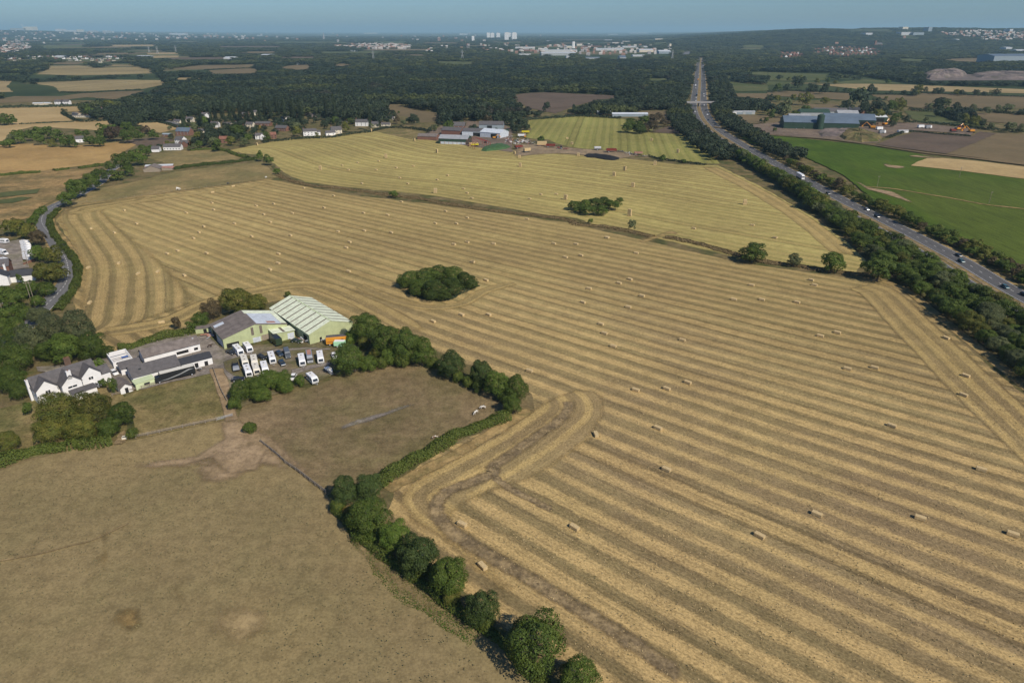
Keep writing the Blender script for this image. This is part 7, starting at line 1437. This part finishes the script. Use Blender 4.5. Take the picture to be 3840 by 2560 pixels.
ind = ((430,316,320,70,16,22,'G','long white factory shed in the middle of the far estate'),(440,285,320,60,16,20,'W','pale shed behind the long white factory'),(120,252,180,40,12,16,'W','white shed at the left of the far estate'),(300,262,60,40,9,12,'W','low white shed left of the factory'),(525,340,50,30,12,15,'W','small bright white shed at the wood edge'),
    (900,272,260,60,16,21,'W','long pale warehouse in the middle of the far estate'),(1130,246,230,50,14,18,'W','long white roofed warehouse at the back of the estate'),(1235,285,130,60,16,26,'C','grey white arched shed right of the warehouses'),(1405,300,110,60,16,28,'B','pale blue shed with a pitched roof near the pylon'),(1165,325,110,30,9,12,'W','low white shed in front of the arched shed'),
    (745,350,130,30,9,14,'S','blue-grey roofed shed at the edge of the far wood'),(1020,352,60,40,12,24,'S','dark gabled barn at the edge of the far wood'),(350,190,64,40,16,18,'W','tiny white shed behind the far estate, left'),(530,245,60,40,16,20,'C','white depot beside two chimneys'),(620,228,50,40,20,24,'C','pale block right of the two chimneys'),(740,240,170,40,10,14,'R','brownish sheds in the middle of the estate'),
    (885,185,66,40,22,25,'W','white shed standing high behind the estate'),(1050,200,70,60,20,24,'C','pale works behind the long warehouse'),(950,210,60,50,16,20,'C','pale shed right of the small wood'),(1350,180,70,60,24,28,'C','pale building at the back right of the estate'),(1800,262,60,40,12,14,'W','white roofed store left of the red brick sheds'),(1860,262,50,40,12,14,'W','second white roofed store by the red brick sheds'),
    (1840,275,140,40,12,16,'R','long red brick shed beside the far motorway'),(1920,292,90,40,9,13,'R','red brick sheds near the far motorway trees'),(120,312,110,30,6,9,'W','low pale shed in the trees left of the factory'),(160,278,200,60,9,12,'R','red brown roofed shed left of the factory'),(1690,262,60,40,10,13,'W','pale store at the far junction'))
M_PALEW = plain('pale_cladding', (.50,.51,.51), .6, .08, .1)
mm = dict(G=(M_GREYW, M_WROOF), W=(M_PALEW, M_WROOF), C=(M_CREAM, M_WROOF), B=(M_BLUEW, M_WROOF), S=(M_GREYW, M_BGROOF), R=(M_BRICK, M_TILE))
def far_shed(r, x, y, wpx, d, he, hr2, k, label, rz=2):
    p = P(r, x, y); w = wpx/2.45*depth(*p)/F; he = he*.7; hr2 = hr2*.62; shed(r, x, y, w, d*1.3, he, hr2, mm[k][0], mm[k][1], rz, label, cat='warehouse', name='warehouse')
for a in ind: far_shed('A3', a[0], a[1], a[2], a[3], a[4], a[5], a[6], a[7])
for x in (558, 568): p = P('A3', x, 250); o = empty('chimney', (p[0], p[1], 0), 0, 'white chimney at the far depot, '+('left' if x == 558 else 'right')+' of the two', 'chimney', 'chimneys of the far depot'); MB().tube((0,0,0), (0,0,42), 7, 6, 10).build('shaft', M_WHITE, o)
p = P('A3', 1446, 262); o = empty('water_tank', (p[0], p[1], 0), 0, 'cream round tank on a tower near the pylon', 'tank'); MB().tube((0,0,22), (0,0,36), 9, 9, 12).build('tank', M_CREAM, o); MB().tube((0,0,0), (0,0,22), 3, 3, 8).build('leg', M_CREAM, o)
for r, x, y, w, d, he, h2, k, lb in (('A1', 540, 335, 70, 40, 10, 13, 'W', 'white roofed hall in the far left estate'), ('A1', 1310, 330, 110, 40, 7, 10, 'G', 'pale green sheds right of the far left estate'), ('A1', 2100, 352, 90, 50, 9, 16, 'W', 'white domed sheds of the far sewage works'), ('A1', 2250, 352, 200, 40, 7, 9, 'G', 'long pale works at the middle left'), ('A2', 90, 332, 90, 60, 14, 20, 'W', 'bright white roofed shed at the middle left works'), ('A2', 60, 358, 220, 40, 6, 8, 'G', 'long low pale building in front of the bright white shed'),
        ('A2', 410, 400, 70, 20, 10, 14, 'W', 'white house pair beyond the far tan field'), ('A2', 545, 388, 120, 20, 7, 11, 'S', 'grey roofed barns right of the far white house'), ('A2', 900, 282, 60, 30, 12, 14, 'W', 'tiny white shed on the edge of the middle wood'), ('A1', 1620, 130, 130, 200, 40, 60, 'W', 'brilliant white industrial cluster near the left horizon'), ('A1', 1500, 122, 90, 200, 16, 20, 'W', 'low white shed left of the brilliant white cluster'),
        ('A1', 680, 105, 30, 200, 16, 20, 'W', 'small white block on the left horizon ridge'), ('A2', 1050, 116, 110, 300, 40, 50, 'C', 'pale grey block on the middle horizon'), ('A2', 1905, 127, 70, 300, 50, 56, 'W', 'broad white block on the horizon left of the towers'), ('A2', 1858, 162, 36, 100, 14, 18, 'W', 'small white shed left of the towers'), ('A2', 345, 156, 50, 100, 18, 22, 'W', 'small white shed in the far left woods'), ('A2', 25, 138, 36, 100, 18, 22, 'W', 'white speck shed near the horizon at left'),
        ('A3', 1170, 113, 170, 300, 30, 36, 'W', 'long white shed on the horizon right of centre'), ('A3', 930, 125, 90, 200, 20, 24, 'W', 'white shed just below the horizon right of centre'), ('A4', 925, 140, 64, 60, 34, 38, 'W', 'white roofed store on the hillside'), ('A4', 1265, 132, 90, 60, 34, 38, 'W', 'long white roofed store on the hillside, left of two'), ('A4', 1380, 136, 100, 60, 34, 38, 'B', 'long blue-white store on the hillside, right of two'), ('A4', 1485, 104, 34, 60, 60, 66, 'B', 'white block high on the hillside'),
        ('A4', 1260, 84, 50, 60, 40, 46, 'C', 'pale block on the hilltop'), ('A4', 2210, 275, 60, 40, 26, 34, 'W', 'white sheds in the trees at the right edge, left one'), ('A4', 2320, 290, 90, 40, 20, 26, 'W', 'white sheds in the trees at the right edge, right one'), ('A4', 2230, 108, 30, 60, 40, 44, 'W', 'white block on the right hillside'), ('A4', 1740, 186, 30, 40, 18, 22, 'W', 'white roof alone in the right woods'), ('A2', 1530, 345, 60, 30, 8, 11, 'B', 'blue-white store beside the far green field')):
    far_shed(r, x, y, w, d, he, h2, k, lb)
# towers
for x, y, w, h, lb, r in ((2136,157,30,78,'leftmost white tower block of the far town','A2'),(2172,157,34,76,'white tower block, second from the left','A2'),(2226,155,34,74,'grey-white tower block in the middle of the far group','A2'),(2303,172,38,86,'broad white tower block, nearest of the group','A2'),(2328,150,26,74,'white tower block behind the broad one','A2'),(22,172,46,84,'grey tower block at the right of the far group','A3'),(1995,190,24,54,'small white tower block left of the far group','A2'),(1683,192,26,44,'brown brick tower left of the far towers','A2')):
    p = P(r, x, y); W = w/2.45*depth(*p)/F; o = empty('tower_block', (p[0], p[1], hz(*p)), .12, lb, 'tower block', 'far tower blocks'); D_ = W*.7; hh = h
    MB().box(-W/2, W/2, 0, D_, 0, hh).build('wall', M_BRICK if 'brown' in lb else M_WHITE, o); MB().box(-W*.3, W*.3, D_*.25, D_*.75, hh, hh+4).build('lift_house', M_CREAM, o)
    for i in range(3): m = MB(); [m.box(-W/2+W*(i+.25)/3, -W/2+W*(i+.7)/3, -.25, -.02, 3+6*j, 5.6+6*j) for j in range(int(hh/6.1))]; m.build('window_column', M_GREYW, o)
p = P('A2', 624, 172); o = empty('church_spire', (p[0], p[1], 0), 0, 'thin grey church spire in the far left woods', 'church'); MB().box(-9,9,-9,9,0,40).build('tower', M_CONC, o); MB().tube((0,0,40), (0,0,95), 9, .3, 8).build('spire', M_CONC, o)
for x, y, hh in ((215, 88, 190), (345, 86, 150)):
    p = P('A1', x, y); p = (p[0]*20000/p[1], 20000); o = empty('wind_turbine', (p[0], p[1], hz(*p)), 0, 'white wind turbine on the left horizon, '+('taller left one' if x == 215 else 'smaller right one'), 'wind turbine'); MB().tube((0,0,0), (0,0,hh*.7), 5, 3, 8).build('tower', M_WHITE, o)
    for k in range(3): a = k*2.094+.5; MB().tube((0,-6,hh*.7), (math.sin(a)*hh*.38, -6, hh*.7+math.cos(a)*hh*.38), 4, 1, 4).build('blade', M_WHITE, o)
# the stadium and port blocks on the left skyline
for x, y, w, he, k, lb in ((575,86,130,45,'S','flat dark stand of a stadium on the left skyline'),(660,86,70,95,'C','pale stadium mass behind the flat stand'),(910,88,50,60,'W','white cluster on the left skyline, left'),(1010,90,110,34,'W','long white row on the left skyline'),(1072,90,20,62,'C','pale block at the end of the white skyline row'),(1178,92,24,48,'G','hazy block on the left skyline'),(1295,92,34,62,'G','hazy grey tower on the left skyline')):
    X, Y = REG['A1'][0]+x/2.45, REG['A1'][1]+y/2.45; dd = 17000; xx = (X-1920)/F*dd; W = w/2.45*dd/F; shed('A1', 0, 300, W, 200, he*.75, he*.75+4, mm[k][0], mm[k][1], 0, lb, cat='building', name='skyline_building').location = (xx, dd*1.0, hz(xx, dd))
# small town roofs far away, past counting
def town(name, label, polys, n, seed, kinds=((.45,.42,.38),(.27,.16,.12),(.30,.28,.27)), s=1.0):
    rr = np.random.default_rng(seed); m = MB(); c = 0; py = random.Random(seed)
    for r, poly in polys:
        xs_ = [p[0] for p in poly]; ys_ = [p[1] for p in poly]
        for _ in range(n*4):
            x, y = py.uniform(min(xs_), max(xs_)), py.uniform(min(ys_), max(ys_))
            if not inside((x, y), poly): continue
            p = P(r, x, y); d = p[1]/3400; w = py.uniform(8, 15)*s*(1+.3*d); dd = py.uniform(7, 10)*s; he = py.uniform(6, 9)*s*(.7+.45*d); hr2 = he+3.5*s; z = hz(*p); k = py.randrange(3)
            m.prismx([(p[1],z),(p[1]+dd,z),(p[1]+dd,z+he),(p[1]+dd/2,z+hr2),(p[1],z+he)], p[0]-w/2, p[0]+w/2, k); c += 1
            if c >= n*len(polys): break
    o = m.build(name, [plain('town_wall_pale', kinds[0], .9, .1), plain('town_wall_red', kinds[1], .9, .1), plain('town_wall_grey', kinds[2], .9, .1)]); return tag(o, label, 'town', kind='stuff')
town('distant_town', 'far town of countless small roofs among trees in the middle distance', (('A2', ((640,250),(900,220),(1250,215),(1420,235),(1410,262),(1000,262),(780,240))), ('A2', ((1500,300),(1650,235),(2000,225),(2352,215),(2352,290),(2150,292),(1900,260),(1600,310))), ('A3', ((0,270),(100,240),(420,235),(1000,215),(1250,225),(1300,280),(1100,300),(900,260),(500,240),(200,260)))), 75, 4)
town('distant_town', 'far hillside town of small pale roofs at the right', (('A4', ((1560,110),(1800,95),(2352,100),(2352,185),(2000,185),(1700,150))), ('A4', ((740,150),(900,130),(1300,140),(1280,165),(900,165)))), 80, 5)
town('distant_town', 'far estate of small pink and grey roofs at the far left', (('A1', ((0,270),(60,210),(150,190),(300,230),(260,270),(100,310),(0,310))), ('A1', ((360,215),(500,195),(760,200),(780,215),(500,222)))), 60, 6, ((.55,.42,.38),(.35,.2,.16),(.4,.38,.37)))
town('distant_town', 'clutter of small pale roofs among the big sheds of the far estate', (('A3', ((0,232),(1000,215),(1480,250),(1480,300),(700,330),(560,300),(0,300))),), 110, 9, ((.55,.55,.54),(.33,.25,.21),(.36,.37,.38)))
town('distant_town', 'scattered far white roofs on the wooded plain below the horizon', (('A1', ((0,100),(2352,110),(2352,180),(0,190))), ('A2', ((0,110),(2352,110),(2352,200),(0,200))), ('A3', ((0,125),(1200,130),(1900,180),(1500,200),(0,200))), ('A4', ((0,180),(700,190),(740,230),(0,240)))), 45, 8, s=1.3)

plant_queue(288)
# ---------------------------------------------------------------- woods (one mass of trees each), grown by geometry nodes
def gn_scatter(name, pts, protos, mat_kind, label, cat):
    me = bpy.data.meshes.new(name); n = len(pts); me.vertices.add(n); a = np.array(pts, dtype=np.float32); me.vertices.foreach_set('co', a[:, :3].ravel())
    at = me.attributes.new('tsize', 'FLOAT_VECTOR', 'POINT'); at.data.foreach_set('vector', a[:, 3:6].ravel()); me.update()
    o = link(name, me); g = bpy.data.node_groups.new(name, 'GeometryNodeTree'); g.interface.new_socket('Geometry', in_out='INPUT', socket_type='NodeSocketGeometry'); g.interface.new_socket('Geometry', in_out='OUTPUT', socket_type='NodeSocketGeometry')
    N_ = g.nodes; gi = N_.new('NodeGroupInput'); go = N_.new('NodeGroupOutput'); iop = N_.new('GeometryNodeInstanceOnPoints'); jo = N_.new('GeometryNodeJoinGeometry')
    for p in protos: oi = N_.new('GeometryNodeObjectInfo'); oi.inputs[0].default_value = p; oi.inputs['As Instance'].default_value = True; g.links.new(oi.outputs['Geometry'], jo.inputs[0])
    m2p = N_.new('GeometryNodeMeshToPoints'); g.links.new(gi.outputs[0], m2p.inputs[0]); g.links.new(m2p.outputs[0], iop.inputs[0]); g.links.new(jo.outputs[0], iop.inputs['Instance']); iop.inputs['Pick Instance'].default_value = True
    rv = N_.new('FunctionNodeRandomValue'); rv.data_type = 'FLOAT_VECTOR'; rv.inputs[1].default_value = (0, 0, 6.28); rv.inputs[0].default_value = (0, 0, 0); g.links.new(rv.outputs[0], iop.inputs['Rotation'])
    na = N_.new('GeometryNodeInputNamedAttribute'); na.data_type = 'FLOAT_VECTOR'; na.inputs[0].default_value = 'tsize'; g.links.new(na.outputs[0], iop.inputs['Scale']); g.links.new(iop.outputs[0], go.inputs[0])
    o.modifiers.new('trees', 'NODES').node_group = g; return tag(o, label, cat, kind='stuff')
TOWNP = [PP(r, *poly) for r, poly in (('A2', ((640,250),(900,220),(1250,215),(1420,235),(1410,262),(1000,262),(780,240))), ('A2', ((1500,300),(1650,235),(2000,225),(2352,215),(2352,290),(2150,292),(1900,260),(1600,310))), ('A4', ((1560,110),(1800,95),(2352,100),(2352,185),(2000,185),(1700,150))), ('A1', ((0,270),(60,210),(150,190),(300,230),(260,270),(100,310),(0,310))))]
# many small fields far off between the woods
fr_ = random.Random(31)
for i in range(105):
    dd = 2600*math.exp(fr_.uniform(0, 1.55)); xx = dd*fr_.uniform(-.8, .85); r_ = xx/dd
    if -.12 < r_ < .22 and dd < 5200 or (r_ > .3 and 3000 < dd < 7500 and fr_.random() < .7): continue
    if any(inside((xx, dd), q) for q in NOWOOD+TOWNP) or (dd < 3900 and abs(xx-mw_at(dd)) < dd*.09): continue
    w = dd*fr_.uniform(.015, .055); dp = dd*fr_.uniform(.03, .09); sk = fr_.uniform(-.5, .5)*w
    ground('far_field', [(xx-w, dd), (xx+w, dd+fr_.uniform(-.2, .2)*dp), (xx+w*.9+sk, dd+dp), (xx-w*fr_.uniform(.6, 1)+sk, dd+dp*.9)], fr_.choice((M_TAN, M_TAN, M_GREENF, M_GREENF, M_GREENF, M_PLOUGH)), z=.9+.004*i, amp=2)
# prototypes are real trees standing at the edge of the middle wood
edge = []
for i, (x, y) in enumerate(((1230,70),(1270,60),(1320,75),(1190,90))):
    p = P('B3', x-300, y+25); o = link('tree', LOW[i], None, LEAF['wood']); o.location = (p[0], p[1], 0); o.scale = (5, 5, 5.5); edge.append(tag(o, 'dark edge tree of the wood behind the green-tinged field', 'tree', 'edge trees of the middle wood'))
BB = [(min(q[0] for q in c), max(q[0] for q in c), min(q[1] for q in c), max(q[1] for q in c), c) for c in CLEAR]
BBN = [(min(q[0] for q in c), max(q[0] for q in c), min(q[1] for q in c), max(q[1] for q in c), c) for c in NOWOOD]; wr = random.Random(98)
def free(x, y):
    for a, b, c, d, poly in BBN:
        if a <= x <= b and c <= y <= d and inside((x, y), poly) and wr.random() < .8: return False
    for a, b, c, d, poly in BB:
        if a <= x <= b and c <= y <= d and inside((x, y), poly): return False
    return True
NEARB = PP('O', (-60,300),(330,300),(420,262),(560,262),(700,268),(870,290),(905,262),(1010,285),(1010,300),(1210,275),(1400,268),(1560,262),(1640,262),(1800,262),(2000,270),(2352,300),(2500,320))
def nearline(x):                              # woods only grow beyond this line of the fields
    for a, b in zip(NEARB, NEARB[1:]):
        if (a[0]-x)*(b[0]-x) <= 0 and a[0] != b[0]: t = (x-a[0])/(b[0]-a[0]); return a[1]+(b[1]-a[1])*t
    return 900
OPENL = [PP('B4', (0,0),(1300,60),(1300,300),(0,200)), PP('A4', (0,470),(700,480),(1200,560),(1500,600),(2352,600),(2600,640),(2600,784),(0,784)), PP('B1', (0,0),(1000,0),(900,60),(0,60)), PP('A1', (0,480),(1450,480),(1560,600),(1400,700),(0,784)), PP('A1',(1450,400),(2352,390),(2352,500),(1500,500))]
wr = random.Random(99); near_pts = []; far_pts = []; d = 640.0
while d < 15000:
    s = max(7.5, d*.0105); half = d*.80; x = -half
    while x < half:
        xx = x+wr.uniform(-.45, .45)*s; yy = d+wr.uniform(-.45, .45)*s; x += s
        if yy < nearline(xx)+6 and yy < 1400: continue
        if abs(xx-mw_at(yy)) < (24 if yy < 3450 else 0): continue
        h = (wr.uniform(8.5, 14) if d < 3500 else wr.uniform(9, 15))*(1.25 if (-330 < xx < -40 and yy < 1150) else 1.0); f = CAMH/(CAMH-h*.85)
        if yy < 1600 and any(inside((xx, yy), o_) for o_ in OPENL): continue
        if not free(xx, yy) or not free(xx*f, yy*f) or not free(xx*(1+f)/2, yy*(1+f)/2): continue
        if yy > 2500 and any(inside((xx, yy), o_) for o_ in TOWNP) and wr.random() < .3: continue
        if yy < 2400 and any(inside((xx, yy), o_) for o_ in OPENL) and wr.random() < .9: continue
        w = s*wr.uniform(.55, .85) if d > 1100 else s*wr.uniform(.5, .72)
        (near_pts if yy < 2600 else far_pts).append((xx, yy, hz(xx, yy), w, w, h/2.05))
    d += s*.87
for x_, y_, s_ in far_belt: near_pts.append((x_, y_, 0, s_, s_, wr.uniform(4.2, 5.4)))
# gardens of the village
for poly in (PP('B1', (1600,180),(2352,150),(2352,330),(2100,410),(1760,440),(1700,300)), PP('B2', (-20,150),(450,150),(440,290),(250,340),(-20,340)), PP('B2', (450,170),(1280,120),(1280,215),(820,270),(600,240)), PP('B1', (760,60),(1100,20),(1600,60),(1600,170),(1100,160),(880,60))):
    x0, x1 = min(q[0] for q in poly), max(q[0] for q in poly); y0, y1 = min(q[1] for q in poly), max(q[1] for q in poly); n = 0
    while n < (x1-x0)*(y1-y0)/230:
        x, y = wr.uniform(x0, x1), wr.uniform(y0, y1); n += 1
        if inside((x, y), poly) and all((x-q[0])**2+(y-q[1])**2 > 150 for q in HPOS) and not any(inside((x, y), q) for q in CLEAR[:8]): s_ = wr.uniform(3, 5.5); near_pts.append((x, y, 0, s_, s_, wr.uniform(3, 5)))
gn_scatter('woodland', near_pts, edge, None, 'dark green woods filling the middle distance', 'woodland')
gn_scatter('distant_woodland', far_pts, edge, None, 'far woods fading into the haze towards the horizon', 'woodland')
print('WOOD', len(near_pts), len(far_pts), 'objects', len(bpy.data.objects))

# ---------------------------------------------------------------- the air between
hb = MB().box(-58000, 58000, -4600, 58000, -2, 330).mesh('haze'); hm = bpy.data.materials.new('haze'); hm.use_nodes = True; ht = hm.node_tree; ht.nodes.clear()
pv = ht.nodes.new('ShaderNodeVolumePrincipled'); ou = ht.nodes.new('ShaderNodeOutputMaterial'); pv.inputs['Color'].default_value = (.50, .79, .93, 1); pv.inputs['Density'].default_value = HAZE_D; pv.inputs['Anisotropy'].default_value = 0.0
ht.links.new(pv.outputs[0], ou.inputs['Volume']); hb.materials.append(hm); tag(link('haze', hb), kind='stuff')
